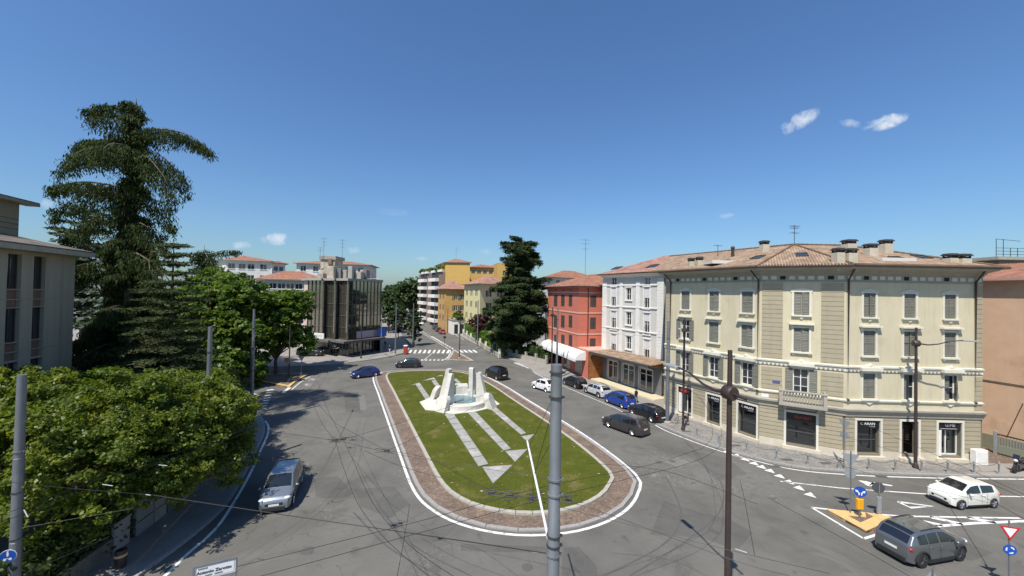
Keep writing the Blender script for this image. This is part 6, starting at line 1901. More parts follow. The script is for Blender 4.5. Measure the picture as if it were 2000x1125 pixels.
    patch_(lambda u, v: deck(u, v), np.linspace(lo, xr2 - .05, 6), fr * .94, 'rear_window', M_carglass, .012)
    x_f = xbase - .18; x_r = xr2 - .28 if style in ('van', 'mpv') else xr2 - .16
    mid = (x_f + x_r) / 2 + (.12 if style != 'city' else -.05)
    for s in (1, -1):
        spans = [(mid + .05, x_f), (x_r + (.62 if style in ('mpv', 'van', 'suv', 'hatch') and L > 3.9 else .0), mid - .05)]
        if style in ('mpv', 'van', 'suv') and L > 3.9: spans.append((x_r, x_r + .55))
        for a, b in spans:
            patch_(lambda u, v, s=s: side(u, v, s), np.linspace(a, b, 8), (.10, .5, .90), 'side_window', M_carglass, .008)
        # door seams, handles, sill
        for x in (x_f - .02, mid, x_r + .55):
            if abs(x + wb / 2) < R * 1.2 or abs(x - wb / 2) < R * 1.2: x = x
            patch_(lambda u, v, s=s: flank(u, v, s), (x - .009, x + .009), np.linspace(.2 if min(abs(x - q) for q in xw) > R * 1.2 else .3, .98, 5), 'door_seam', M_plastic, .004)
        for x in (mid + .16, x_r + .75):
            p = flank(x, .86, s); MB().cbox(p.x - .1, p.x + .1, p.y - .022, p.y + .022, p.z - .015, p.z + .02, .008).build('door_handle', col, t)
        patch_(lambda u, v, s=s: flank(u, v, s), np.linspace(xw[1] + R * 1.2, xw[0] - R * 1.2, 5), (0.0, .10, .2 if clad else .14), 'sill_strip', M_plastic, .012)
        if clad:
            for x0 in xw:
                arc = [(x0 + R * 1.17 * math.cos(a), R + R * 1.17 * math.sin(a)) for a in np.linspace(.05, math.pi - .05, 11)]
                MB().tube([(x, s * (wid(x) * .985), z) for x, z in arc], .045, 5).build('arch_cladding', M_plastic, t)
        # mirrors
        p = side(xbase - .32, .12, s); mm = MB(); mm.ell((p.x, p.y + s * .13, p.z + .02), .08, .11, .075, 8, 6); mm.tube([tuple(p), (p.x, p.y + s * .1, p.z)], .025, 5); mm.build('door_mirror', col, t, True)
        # lamps wrap the corners
        patch_(lambda u, v, s=s: Vector((u, s * wid(u) * v, belt(u) - .02 - (.0 if style != 'bubble' else .03) - .13 * (1 - (u - (h - .48)) / .46) * 0 - .0)) + Vector((0, 0, -.0)), (h - .42, h - .3), (.9, .96), 'lamp_trim', M_plastic, -.02)
        hl = MB(); xh = h - .20
        hl.ell((xh, s * wid(xh) * .80, top(xh) - .085), .17, .19, .085, 10, 6); hl.build('headlight', M_lamp, t, True)
        tl = MB(); xt = -h + .14
        if style in ('van', 'mpv'): tl.ell((xt + .03, s * wid(xt) * .89, .60 * H), .10, .075, .2, 8, 6)
        else: tl.ell((xt, s * wid(xt) * .83, .555 * H), .105, .2, .085, 10, 6)
        tl.build('tail_light', M_tail, t, True)
    # nose and tail furniture
    w = wid(h - .03)
    MB().cbox(h - .12, h + .012, -w * .62, w * .62, .30 * H, .385 * H, .01).build('grille', M_plastic, t)
    MB().cbox(h - .16, h + .006, -w * .8, w * .8, .19, .25 * H, .01).build('front_bumper', M_plastic, t)
    MB().cbox(-h - .008, -h + .14, -w * .85, w * .85, .21, .27 * H, .01).build('rear_bumper', M_plastic if clad else col, t)
    MB().box(h + .01, h + .02, -.26, .26, .285 * H, .285 * H + .11).build('number_plate', M_plate, t)
    MB().box(-h - .02, -h - .008, -.26, .26, .40 * H, .40 * H + .11).build('number_plate', M_plate, t)
    for x0 in xw:
        for s in (1, -1):
            yy = s * (wid(x0) - .105)
            tb = MB(); tb.lathe([(R * .55, -.1), (R * .9, -.1), (R, -.06), (R, .06), (R * .9, .1), (R * .62, .095), (R * .6, .04)], 22, (x0, yy, R), 'y')
            wh_ = tb.build('wheel', M_tyre, t, 35)
            rb = MB(); yo = s * .07
            rb.lathe([(R * .62, -.02), (R * .64, .03 * s + .0), (R * .56, .02), (R * .2, .03), (.02, .03)], 20, (x0, yy + yo * .6, R), 'y')
            for k in range(5):
                a = k * 1.2566
                rb.tube([(x0 + .03 * math.cos(a), yy + s * .098, R + .03 * math.sin(a)), (x0 + R * .6 * math.cos(a), yy + s * .09, R + R * .6 * math.sin(a))], .035, 4)
            rb.build('rim', rim or M_rim, wh_, 35)
    if style == 'suv':
        for s in (1, -1): MB().tube([deck(x, s * .96) + Vector((0, 0, .03)) for x in np.linspace(-h + 1.0, .3, 6)], .02, 5).build('roof_rail', M_plastic, t)
    mb = MB(); p = deck(-h + .9, 0); mb.tube([p, p + Vector((-.12, 0, .12))], .012, 5); mb.build('roof_aerial', M_plastic, t)
    return t
def put(car, px, py, hx, hy=None, z=0.0):
    """stand the car at a spot on the road, heading towards (hx, hy)"""
    p = g(px, py); car.location = (p.x, p.y, z)
    car.rotation_euler = (0, 0, math.atan2(hy, hx)); return car
park = (-0.435, .9)
put(make_car('silver_car', 'silver people carrier dappled by tree shade on the lane beside the garden wall', paint('silver', (.26, .285, .31), .6), 4.3, 1.80, 1.64, 'mpv', .33, 2.7), 551, 968, .33, -.95)
put(make_car('blue_hatchback', 'dark blue hatchback rounding the head of the oblong island', paint('navy', (.018, .035, .16)), 4.0, 1.74, 1.46, 'hatch'), 713, 736, -.92, -.75)
put(make_car('dark_hatchback', 'dark grey hatchback driving past the far zebra crossing', paint('graphite', (.022, .024, .028)), 4.2, 1.78, 1.47, 'hatch', rim=M_rimd), 798, 717, -1, -.18)
put(make_car('black_van', 'black van-like people carrier leaving the roundabout by the fountain', paint('black', (.012, .012, .013)), 4.45, 1.83, 1.80, 'van', .33, 2.75), 969, 738, -.62, .9)
put(make_car('white_city_car', 'small white rounded city car passing the parked row', paint('white', (.72, .72, .72), .0), 3.55, 1.63, 1.49, 'bubble', .29, 2.3), 1062, 761, -.62, .8)
grp = 'cars parked along the shop kerb'
put(make_car('black_parked_car', 'black hatchback parked under the white awnings', paint('black', (.012, .012, .013)), 4.05, 1.76, 1.46, 'hatch', group=grp), 1122, 754, *park)
put(make_car('white_parked_crossover', 'pearl grey crossover with black cladding parked in front of the timber panel', paint('pearl', (.52, .53, .52), .2), 4.16, 1.74, 1.50, 'suv', .33, 2.6, True, group=grp), 1166, 771, *park)
put(make_car('blue_parked_car', 'bright blue people carrier parked before the shop doors', paint('blue', (.012, .055, .32)), 4.1, 1.74, 1.60, 'mpv', group=grp), 1210, 791, *park)
put(make_car('black_parked_estate', 'black car parked last in the row next to the grey post', paint('ink', (.010, .010, .014)), 4.35, 1.80, 1.48, 'hatch', .33, 2.65, group=grp), 1264, 816, *park)
put(make_car('brown_estate', 'dark brown-grey people carrier driving beside the black parked car', paint('brown', (.05, .046, .046)), 4.45, 1.83, 1.60, 'mpv', .33, 2.72), 1221, 840, -.60, .8)
put(make_car('white_small_car', 'small cream-white five-door car waiting at the give way symbol', paint('cream', (.66, .65, .58), .0), 3.6, 1.60, 1.48, 'city', .30, 2.36, rim=M_rim), 1881, 982, -.985, -.12)
put(make_car('grey_crossover', 'metallic grey crossover passing the yellow-kerbed island', paint('steel', (.17, .18, .185), .6), 3.95, 1.80, 1.60, 'suv', .36, 2.52, True, rim=M_rimd), 1797, 1081, .965, .22)
# parked further off
put(make_car('dark_parked_suv', 'dark green estate car parked before the pink stone wall', paint('green', (.03, .04, .04)), 4.6, 1.85, 1.6, 'suv', .34, 2.7), 606, 696, 1, .12, .12)
far = [(638, 692, 'grey car parked at the glass office corner pier', (.16, .17, .17), 1, -.1, .12), (822, 634.5, 'white car coming down the avenue', (.7, .7, .7), .35, -.94, 0),
       (817, 652, 'white car queueing on the avenue beside the slim tree', (.68, .68, .68), .35, -.94, 0), (863, 652, 'red car parked on the pavement side of the avenue', (.3, .02, .02), -.35, .94, 0), (856, 647.5, 'black car parked behind the red car on the avenue', (.02, .02, .02), -.35, .94, 0), (850, 643, 'dark blue car parked third along the avenue', (.02, .03, .07), -.35, .94, 0)]
for px, py, lab, c, hx, hy, z in far:
    put(make_car('distant_car', lab, paint(lab.split()[0] + str(px), c, .2), 4.0, 1.75, 1.47, 'hatch'), px, py, hx, hy, z)
for px, py, lab, st_, Hh in ((147, 697, 'white van in the car park behind the grey house', 'van', 2.0), (176, 703, 'white car in the car park under the weeping cedar', 'hatch', 1.5), (203, 700, 'white van under the cedar branches', 'van', 1.9)):
    put(make_car('car_park_vehicle', lab, paint('white', (.72, .72, .72), .0), 4.4, 1.8, Hh, st_), px, py, 1, -.4, .12)
# ------------------------------------------------------------------ posts, lamps, signs
M_galv = mat('galvanised_steel', (.22, .232, .245), (.16, .17, .18), scale=2.2, rough=.5, metal=.45, stretch=(1, 1, .4), c3=(.28, .29, .30), s3=1.6, f3=.58)
M_brown = mat('dark_brown_lamp', (.035, .022, .02), (.05, .032, .028), scale=4, rough=.5)
M_signback = mat('sign_back_grey', (.30, .32, .33), (.25, .27, .28), scale=3, rough=.55, metal=.2)
M_blue = mat('sign_blue', (.012, .075, .36), rough=.4)
M_redsign = mat('sign_red', (.48, .02, .02), rough=.4)
M_signw = mat('sign_white', (.72, .72, .72), rough=.45)
M_wire = mat('overhead_wire', (.03, .028, .026), rough=.5, metal=.4)
M_ins = mat('insulator', (.36, .36, .34), rough=.6)
M_yellow = mat('marker_yellow', (.75, .36, .01), rough=.5)
def post(name, label, x, y, z0, h, r0, r1, material, collars=(), group=None, n=12):
    t = thing(name, label, 'post', (x, y, z0), group)
    k = 4
    MB().tube([(x, y, z0), (x, y, z0 + h * .34), (x, y, z0 + h * .341), (x, y, z0 + h * .67), (x, y, z0 + h * .671), (x, y, z0 + h)], [r0, r0 * .98, (r0 * 2 + r1) / 3, (r0 * 2 + r1) / 3, (r0 + r1 * 2) / 3, r1], n).build('shaft', material, t, 40)
    for z in collars:
        mb = MB(); mb.lathe([(r0 * .8, z - .024), (r0 * 1.07, z - .02), (r0 * 1.07, z + .02), (r0 * .8, z + .024)], n, (x, y, 0)); mb.box(x + r0 * .9, x + r0 * 1.0 + .05, y - .03, y + .03, z - .02, z + .02); mb.build('clamp_band', M_dark2 if rnd.random() < .6 else M_galv, t)
    MB().lathe([(r0 * 1.9, z0), (r0 * 1.9, z0 + .12), (r0 * 1.2, z0 + .2)], n, (x, y, 0)).build('footing', M_conc, t)
    return t
CPX, CPY = at(1084, 900, 9.2).xy
cp = post('wire_post', 'thick galvanised overhead-wire post standing alone before the oblong lawn', CPX, CPY, .12, at(1086, 712, 9.2).z - .12, .158, .132, M_galv, [at(1084, y, 9.2).z for y in (727, 775, 935, 965, 1045, 1064, 1082)])
# its long bracket arm with stays and the crossing gear hung under it
arm0 = at(1073, 1016, 9.2); arm0 = Vector((CPX - .1, CPY + .15, 6.95)); arm1 = g(1030, 862, 6.95)
MB().tube([arm0, arm1], .036, 8).build('bracket_arm', M_signw, cp)
for px, py in ((1068, 800), (1077, 760), (1079, 835)):
    MB().tube([at(px + 12, py, 9.2), arm0.lerp(arm1, .55 if py > 790 else .9)], .008, 4).build('stay_wire', M_wire, cp)
post('wire_post', 'galvanised post with the round blue cycle sign in the garden trees', *at(37, 900, 14.5).xy, .12, 9.3, .165, .13, M_galv, (6.6, 5.1, 3.4))
post('wire_post', 'grey post at the pavement edge by the garden corner, half hidden in lime-green leaves', *g(402, 930).xy, .12, 10.0, .17, .13, M_galv, (8.4, 6.5))
post('wire_post', 'grey post at the pavement bend beside the side street', *g(490, 826).xy, .12, 10.7, .17, .10, M_galv, (9.0, 7.1, 5.0))
gp_ = post('wire_post', 'grey post at the end of the parked row before the cream house', *g(1303, 828).xy, .12, 10.2, .19, .14, M_galv, (8.6, 6.4, 5.4))
post('wire_post', 'slim grey post beside the white awnings of the red house', *g(1087, 741).xy, .12, 10.6, .15, .1, M_galv, (9, 7))
post('wire_post', 'grey post on the pavement by the glass office and zebra crossing', *g(772, 694).xy, .12, 10.2, .16, .1, M_galv, (8, 6.5))
post('wire_post', 'grey post on the verge beside the slim dark street tree', *g(806, 678).xy, .12, 10, .15, .1, M_galv, (8,))
post('wire_post', 'pale grey post in front of the clipped hedge', *g(932, 681).xy, .12, 11, .14, .09, M_galv, (8.4, 6.4))
post('wire_post', 'slim dark post standing on the triangular median island', *g(897, 701).xy, .12, 9.2, .11, .08, M_brown, (8,))
for px, py, h, lab in ((868, 651, 10, 'slim post outside the ochre house'), (848, 640, 10, 'slim post outside the balcony apartments'), (960, 693, 7, 'slim dark post at the hedge end of the pavement'), (970, 697, 6, 'short dark sign post at the hedge end of the pavement'), (744, 690, 9.5, 'slim post at the shaded flank of the glass office')):
    post('wire_post', lab, *g(px, py).xy, .12, h, .1, .07, M_brown if h < 8 else M_galv)
def bracket(p, q, r=.05, parent=None):
    MB().tube([p, q], r, 6).build('cross_arm', M_galv, parent)

# --- brown street lamps with a drum and two long arms
def lamp(label, x, y, arm, h=10.8, zd=9.6, group='brown twin-arm street lamps', rscale=1.0):
    t = thing('street_lamp', label, 'street lamp', (x, y, .12), group)
    MB().tube([(x, y, .12), (x, y, zd), (x, y, h)], [.11 * rscale, .085 * rscale, .075 * rscale], 10).build('pole', M_brown, t, 40)
    d = Vector((arm[0], arm[1], 0)).normalized(); sdir = Vector((-d.y, d.x, 0))
    mb = MB()
    M_ = Matrix(((d.x, sdir.x, 0, x), (d.y, sdir.y, 0, y), (0, 0, 1, zd), (0, 0, 0, 1)))
    mb.M = M_; mb.lathe([(.05, -.19), (.22, -.19), (.25, -.15), (.25, .15), (.22, .19), (.05, .19)], 18, (0, 0, 0), 'x'); mb.build('drum', M_brown, t, 40)
    mb = MB(M_); mb.tube([(.1, 0, 0), (.7, 0, -.08), (1.3, 0, .02), (2.0, 0, .28), (2.6, 0, .36), (2.9, 0, .36)], [.06, .05, .045, .04, .04, .035], 8); mb.tube([(-.1, 0, 0), (-.7, 0, -.05)], .05, 8); mb.build('arm', M_brown, t, 40)
    mb = MB(M_); mb.cbox(2.7, 3.55, -.13, .13, .32, .41, .03); hd = mb.build('lamp_head', M_signback, t)
    mb = MB(M_); mb.box(2.8, 3.45, -.09, .09, .305, .325); mb.build('lens', M_ins, hd)
    MB().lathe([(.2, .1), (.2, .2), (.13, .45), (.1, .5)], 10, (x, y, 0)).build('base', M_brown, t)
    return t
lamp('brown street lamp with long curved arm standing by itself over the roadway', *at(1425, 767, 13.6).xy, (-.26, 1.0), at(1427, 684, 13.6).z, at(1425, 767, 13.6).z)
lamp('brown street lamp rising in front of the plain doorway of the cream house', *g(1788, 917).xy, (1, -.35))
lamp('brown street lamp beside the leaning bicycle and the black sign shops', *g(1334, 842).xy, (-.5, -.85))
lamp('brown street lamp by the white awnings of the red house', *g(1077, 738).xy, (-.7, -.7))
lamp('brown street lamp on the pavement before the glass office', *g(705, 701).xy, (.5, -.85), 10.2, 9.2)

# --- signs
def disc(mb, c, r, n_, d0, d1, k=20):
    """disc with its face along n_ (unit, horizontal)"""
    n_ = Vector((n_[0], n_[1], 0)).normalized(); u = Vector((-n_.y, n_.x, 0)); c = Vector(c)
    ring = [c + u * (r * math.cos(2 * math.pi * i / k)) + Vector((0, 0, r * math.sin(2 * math.pi * i / k))) for i in range(k)]
    mb.add([p + n_ * d0 for p in ring] + [p + n_ * d1 for p in ring], [tuple(range(k - 1, -1, -1)), tuple(range(k, 2 * k))] + [(i, (i + 1) % k, k + (i + 1) % k, k + i) for i in range(k)])
def tri_plate(mb, c, r, n_, d0, d1):
    n_ = Vector((n_[0], n_[1], 0)).normalized(); u = Vector((-n_.y, n_.x, 0)); c = Vector(c)
    ring = [c - u * r + Vector((0, 0, r * .58)), c + u * r + Vector((0, 0, r * .58)), c - Vector((0, 0, r * 1.15))]
    mb.add([p + n_ * d0 for p in ring] + [p + n_ * d1 for p in ring], [(2, 1, 0), (3, 4, 5), (0, 1, 4, 3), (1, 2, 5, 4), (2, 0, 3, 5)])
def flatshape(mb, c, n_, d, pts):
    n_ = Vector((n_[0], n_[1], 0)).normalized(); u = Vector((-n_.y, n_.x, 0)); c = Vector(c)
    mb.add([c + u * a + Vector((0, 0, b)) + n_ * d for a, b in pts], [tuple(range(len(pts)))])
def pole_part(x, y, h, parent, z0=.1, r=.032, m_=None):
    MB().tube([(x, y, z0), (x, y, z0 + h)], r, 8).build('pole', m_ or M_galv, parent)
def toc(x, y):
    return Vector((-x, -y)).normalized()
# round blue cycle and foot sign on the garden post
sx_, sy_ = at(37, 900, 14.5).xy; n_ = (Vector((.5, -1))).normalized(); c = Vector((sx_ - .12 + n_.x * .2, sy_ + n_.y * .2 - .02, at(20, 1087, 14.3).z))
sg = thing('cycle_sign', 'round blue sign with white walker and cycle on the garden post', 'road sign', tuple(c))
mb = MB(); disc(mb, c, .22, n_, -.01, .01); mb.build('plate', M_blue, sg)
mb = MB(); disc(mb, c, .235, n_, -.012, .004); mb.build('rim', M_signw, sg)
mb = MB(); flatshape(mb, c, n_, .014, [(-.015, .0), (.02, .0), (.035, .1), (.0, .16), (-.03, .1)]); disc(mb, c + Vector((0, 0, .165)), .028, n_, .01, .015, 8)
for e in (-.07, .07): disc(mb, c + Vector((-n_.y * e, n_.x * e, -.1)), .045, n_, .01, .014, 10)
flatshape(mb, c, n_, .015, [(-.07, -.1), (.0, -.05), (.07, -.1), (.0, -.075)]); mb.build('symbol', M_signw, sg)
# group on the yellow-kerbed island
x, y = g(1661, 1006).xy; n_ = toc(x, y)
sg = thing('give_way_sign', 'grey-backed triangular and round signs on one tall pole on the yellow-kerbed island', 'road sign', (x, y, .12)); pole_part(x, y, 3.7, sg)
bkn = Vector((.3, 1)).normalized()
mb = MB(); tri_plate(mb, (x, y, 3.35), .45, bkn, .03, .05); mb.build('triangle_plate', M_signback, sg); mb = MB(); disc(mb, (x, y, 2.45), .3, bkn, .03, .05); mb.build('round_plate', M_signback, sg)
x, y = g(1679, 1014).xy
sg = thing('keep_sides_sign', 'round blue sign with two white arrows over a yellow marker box', 'road sign', (x, y, .12)); pole_part(x, y, 1.5, sg, r=.05)
n_ = Vector((-.45, -1)).normalized(); c = Vector((x, y, 1.62)) + Vector((n_.x, n_.y, 0)) * .06
mb = MB(); disc(mb, c, .3, n_, -.01, .012); mb.build('plate', M_blue, sg)
mb = MB()
for s in (-1, 1): flatshape(mb, c, n_, .016, [(s * .03, -.2), (s * .03, -.06), (s * .12, .02), (s * .09, .06), (s * .24, .09), (s * .2, -.06), (s * .16, -.02), (s * .09, -.09), (s * .09, -.2)])
mb.build('arrows', M_signw, sg)
MB().cbox(x - .17, x + .17, y - .1, y + .1, .62, 1.2, .03).build('marker_box', M_yellow, sg)
x, y = g(1717, 1008).xy
sg = thing('grey_backed_sign', 'round dark-backed sign on a short broad post beside the yellow marker box', 'road sign', (x, y, .12)); MB().cbox(x - .12, x + .12, y - .06, y + .06, .1, 1.15, .02).build('pole', M_signback, sg)
MB().tube([(x, y, 1.1), (x, y, 2.0)], .035, 8).build('pole', M_galv, sg)
mb = MB(); disc(mb, (x, y + .05, 1.65), .32, Vector((.3, 1)).normalized(), 0, .02); mb.build('plate', mat('sign_back_dark', (.07, .075, .075), rough=.5), sg)
# red-bordered give way over a blue roundabout sign, right of the crossover
x, y = at(1971, 1060, 17.5).xy
sg = thing('roundabout_sign', 'red and white give way triangle above a small blue roundabout disc', 'road sign', (x, y, .1)); pole_part(x, y, 3.0, sg)
n_ = Vector((-.3, -1)).normalized(); zt_ = at(1971, 1037, 17.5).z
mb = MB(); tri_plate(mb, (x, y, zt_), .35, n_, .03, .05); mb.build('triangle_plate', M_redsign, sg); mb = MB(); tri_plate(mb, (x, y, zt_ + .01), .235, n_, .05, .056); mb.build('triangle_inner', M_signw, sg)
zc_ = at(1971, 1073, 17.5).z; mb = MB(); disc(mb, (x, y, zc_), .23, n_, .03, .05); mb.build('round_plate', M_blue, sg)
mb = MB()
for k in range(3):
    a = k * 2.094 + .3
    flatshape(mb, (x, y, zc_), n_, .056, [(math.cos(a + t) * r_, math.sin(a + t) * r_) for t, r_ in ((0, .16), (.5, .165), (1.0, .16), (1.2, .13), (1.0, .10), (.5, .11), (0, .11))])
mb.build('arrow_ring', M_signw, sg)
x, y = at(1822, 1118, 15.8).xy
sg = thing('give_way_sign', 'grey back of a triangular sign below the grey crossover', 'road sign', (x, y, .1)); pole_part(x, y, 2.0, sg)
mb = MB(); n_ = Vector((.5, 1)).normalized(); c = Vector((x, y, at(1822, 1120, 15.8).z - .3)); u = Vector((-n_.y, n_.x, 0))
ring = [c - u * .35 - Vector((0, 0, .2)), c + u * .35 - Vector((0, 0, .2)), c + Vector((0, 0, .42))]
mb.add([p + n_.to_3d() * .03 for p in ring] + [p + n_.to_3d() * .05 for p in ring], [(2, 1, 0), (3, 4, 5), (0, 1, 4, 3), (1, 2, 5, 4), (2, 0, 3, 5)]); mb.build('triangle_plate', M_signback, sg)
# signs by the shop corner and on the splitter island
x, y = g(1648, 917).xy
sg = thing('give_way_sign', 'grey-backed triangle and disc on a pole by the chained bollards', 'road sign', (x, y, .12)); pole_part(x, y, 3.6, sg)
mb = MB(); tri_plate(mb, (x, y, 3.45), .4, Vector((.9, .3)), .03, .05); mb.build('triangle_plate', M_signback, sg); mb = MB(); disc(mb, (x, y, 2.6), .3, Vector((.9, .3)), .03, .05); mb.build('round_plate', M_signback, sg)
for px, py, lab, tri_, m_ in ((559, 741, 'dark round sign on the splitter island post', 0, M_brown), (588, 736, 'pale triangular sign on the splitter island', 1, M_signback), (895, 676, 'dark sign cluster on the median past the zebra crossing', 1, M_signback), (868, 683, 'small dark sign at the zebra crossing median', 0, M_brown), (966, 696, 'green shop sign on a pole at the hedge end', 0, mat('green_sign', (.02, .09, .08), rough=.5))):
    x, y = g(px, py).xy; sg = thing('road_sign', lab, 'road sign', (x, y, .12)); pole_part(x, y, 3.0, sg, m_=m_)
    mb = MB(); (tri_plate if tri_ else disc)(mb, (x, y, 2.75), .42 if tri_ else .34, toc(x, y), .03, .06); mb.build('plate', m_, sg)
x, y = g(564, 742).xy; post('sign_post', 'dark brown post behind the round sign on the splitter island', x, y, .12, 7.5, .09, .08, M_brown)
# street name board
x, y = at(421, 1106, 13.7).xy
sb = thing('street_name_board', 'white street name board with black lettering in a grey frame', 'street sign', (x, y, .12))
dn = Vector((.9, .44)).normalized(); nn = Vector((dn.y, -dn.x)); zc_ = at(421, 1110, 13.7).z - .05
Fb = Face(Vector((x, y)) - dn * .58, Vector((x, y)) + dn * .58)
MB(Fb.M).box(0, Fb.L, -.02, .0, zc_ - .23, zc_ + .23).build('board', M_signw, sb)
mb = MB(Fb.M)
for a, b, c_, d in ((-.05, Fb.L + .05, zc_ + .23, zc_ + .27), (-.05, Fb.L + .05, zc_ - .27, zc_ - .23)): mb.box(a, b, -.04, .02, c_, d)
for a in (-.05, Fb.L): mb.box(a, a + .05, -.04, .02, .1, zc_ + .23)
mb.build('frame', M_galv, sb)
M_ink = mat('sign_ink', (.012, .014, .02), rough=.6)
mb = MB(Fb.M); i_ = .035
for a, b, c_, d in ((i_, Fb.L - i_, zc_ + .195, zc_ + .203), (i_, Fb.L - i_, zc_ - .203, zc_ - .195), (i_, i_ + .01, zc_ - .2, zc_ + .2), (Fb.L - i_ - .01, Fb.L - i_, zc_ - .2, zc_ + .2)): mb.box(a, b, 0, .003, c_, d)
mb.build('border', M_ink, sb)
lettering('Antonio Zarotto', .145, M_ink, sb, Fb.textM(Fb.L / 2 - .03, .004, zc_ + .0), bold=True)
mb = MB(Fb.M)
for s0, s1, z_ in ((.1, .34, zc_ + .13), (.3, .5, zc_ - .13), (.56, .78, zc_ - .13)):
    q = s0
    while q < s1: mb.box(q, q + .022, .0, .003, z_ - .025, z_ + .03); q += .034
mb.build('small_print', M_ink, sb)
# red post box and litter bins
x, y = g(792, 692).xy
pb = thing('post_box', 'red pillar box at the zebra crossing beside the glass office', 'post box', (x, y, .12)); MB().cbox(x - .35, x + .35, y - .35, y + .35, .12, 1.7, .05).build('box', mat('box_red', (.35, .04, .03), rough=.5), pb); MB().cbox(x - .4, x + .4, y - .4, y + .4, 1.7, 1.85, .06).build('cap', M_signw, pb)

# --- bollards with chain along the pavement
bp_ = [(1361, 853), (1404, 868.5), (1458, 883), (1516.5, 898), (1577.5, 908), (1638, 915.5), (1696.7, 918), (1748.7, 920), (1800, 921.5), (1851, 923), (1902.5, 924.5), (1951, 925.5)]
bl_ = []
base_b = thing('bollard', 'grey iron bollard with chain rings on the setts before the cream house', 'bollard', (0, 0, .124), 'chained bollards before the cream house')
MB().lathe([(.1, .124), (.1, .17), (.055, .2), (.05, .8), (.075, .83), (.075, .88), (.05, .9), (.055, .98), (.03, 1.03)], 10).build('post', M_signback, base_b, 40)
MB().tube([(-.09, 0, .84), (.09, 0, .84)], .02, 5).build('chain_ring', M_dark2, base_b)
pts_b = [g(px, py, .124) for px, py in bp_]
for i, p in enumerate(pts_b):
    o = base_b if i == 0 else copy_tree(base_b)
    o.location = (p.x, p.y, .124)
for a, b in zip(pts_b[1:-1], pts_b[2:]):
    n = 7; q = [a.lerp(b, k / n) + Vector((0, 0, .84 - .26 * (1 - (2 * k / n - 1) ** 2))) for k in range(n + 1)]
    c = (a + b) / 2
    ch_ = MB().tube(q, .014, 5); o = ch_.build('bollard_chain', M_dark2, org=Vector((c.x, c.y, .124)))
    o.location = (c.x, c.y, .124); tag(o, 'slack iron chain hung between two grey bollards', 'chain', 'chains between the bollards')

# --- iron fence of the drive at the tan wall
f0, f1 = g(1944, 889).xy, g(2010, 907).xy
fd = (f1 - f0).normalized()
fe = thing('drive_fence', 'grey iron fence with vertical bars along the drive below the tan wall', 'fence', (f0.x, f0.y, .12))
Ff = Face(f0, f1 + fd * 2)
MB(Ff.M).cbox(-.1, .1, -.1, .1, .1, 2.05, .02).build('gate_post', M_signback, fe)
MB(Ff.M).box(.12, Ff.L, -.03, .03, 1.75, 1.85).build('top_rail', M_brown, fe); MB(Ff.M).box(.12, Ff.L, -.04, .04, .3, .95).build('base_panel', mat('fence_green', (.2, .21, .16), rough=.7), fe)
for k in range(int(Ff.L / .16)): MB(Ff.M).box(.2 + k * .16, .235 + k * .16, -.015, .015, .95, 1.75).build('bar', M_signback, fe)
drive = MB().plan([Vector((38.1, 31.0)), Vector((42.6, 31.0)), Vector((41.6, 36.5)), Vector((38.2, 36.5))], .126).build('brick_paving', M_sett_red, pav_r)

# --- bicycle leaning by the lamp
def bicycle(label, x, y, rz):
    t = thing('bicycle', label, 'bicycle', (x, y, .124)); t.rotation_euler = (RAD(6), 0, rz); ORG[t.name] = Vector()
    for cx in (-.52, .52):
        mb = MB(); mb.tube([(cx + .33 * math.cos(a), 0, .34 + .33 * math.sin(a)) for a in np.linspace(0, 2 * math.pi, 21)], .018, 5)
        w_ = mb.build('wheel', M_tyre, t); mb = MB()
        for k in range(8): mb.tube([(cx, 0, .34), (cx + .32 * math.cos(k * .785), 0, .34 + .32 * math.sin(k * .785))], .004, 3)
        mb.build('spokes', M_steel, w_)
    mb = MB()
    for a, b in (((-.52, .34), (-.15, .8)), ((-.52, .34), (-.08, .34)), ((-.08, .34), (-.2, .9)), ((-.08, .34), (.35, .8)), ((-.17, .78), (.35, .85)), ((.35, .88), (.52, .34))): mb.tube([(a[0], 0, a[1]), (b[0], 0, b[1])], .02, 6)
    mb.build('frame', M_dark2, t)
    MB().ell((-.22, 0, .95), .14, .07, .04, 8, 5).build('saddle', M_plastic, t); MB().tube([(.3, -.28, 1.0), (.36, -.1, 1.02), (.34, 0, .9), (.36, .1, 1.02), (.3, .28, 1.0)], .014, 5).build('handlebar', M_dark2, t)
    MB().cbox(.42, .8, -.15, .15, .72, .98, .02).build('basket', M_dark2, t)
x, y = g(1332, 833).xy; bicycle('dark bicycle leaning beside the lamp before the first shop door', x - .1, y + .25, RAD(-30))
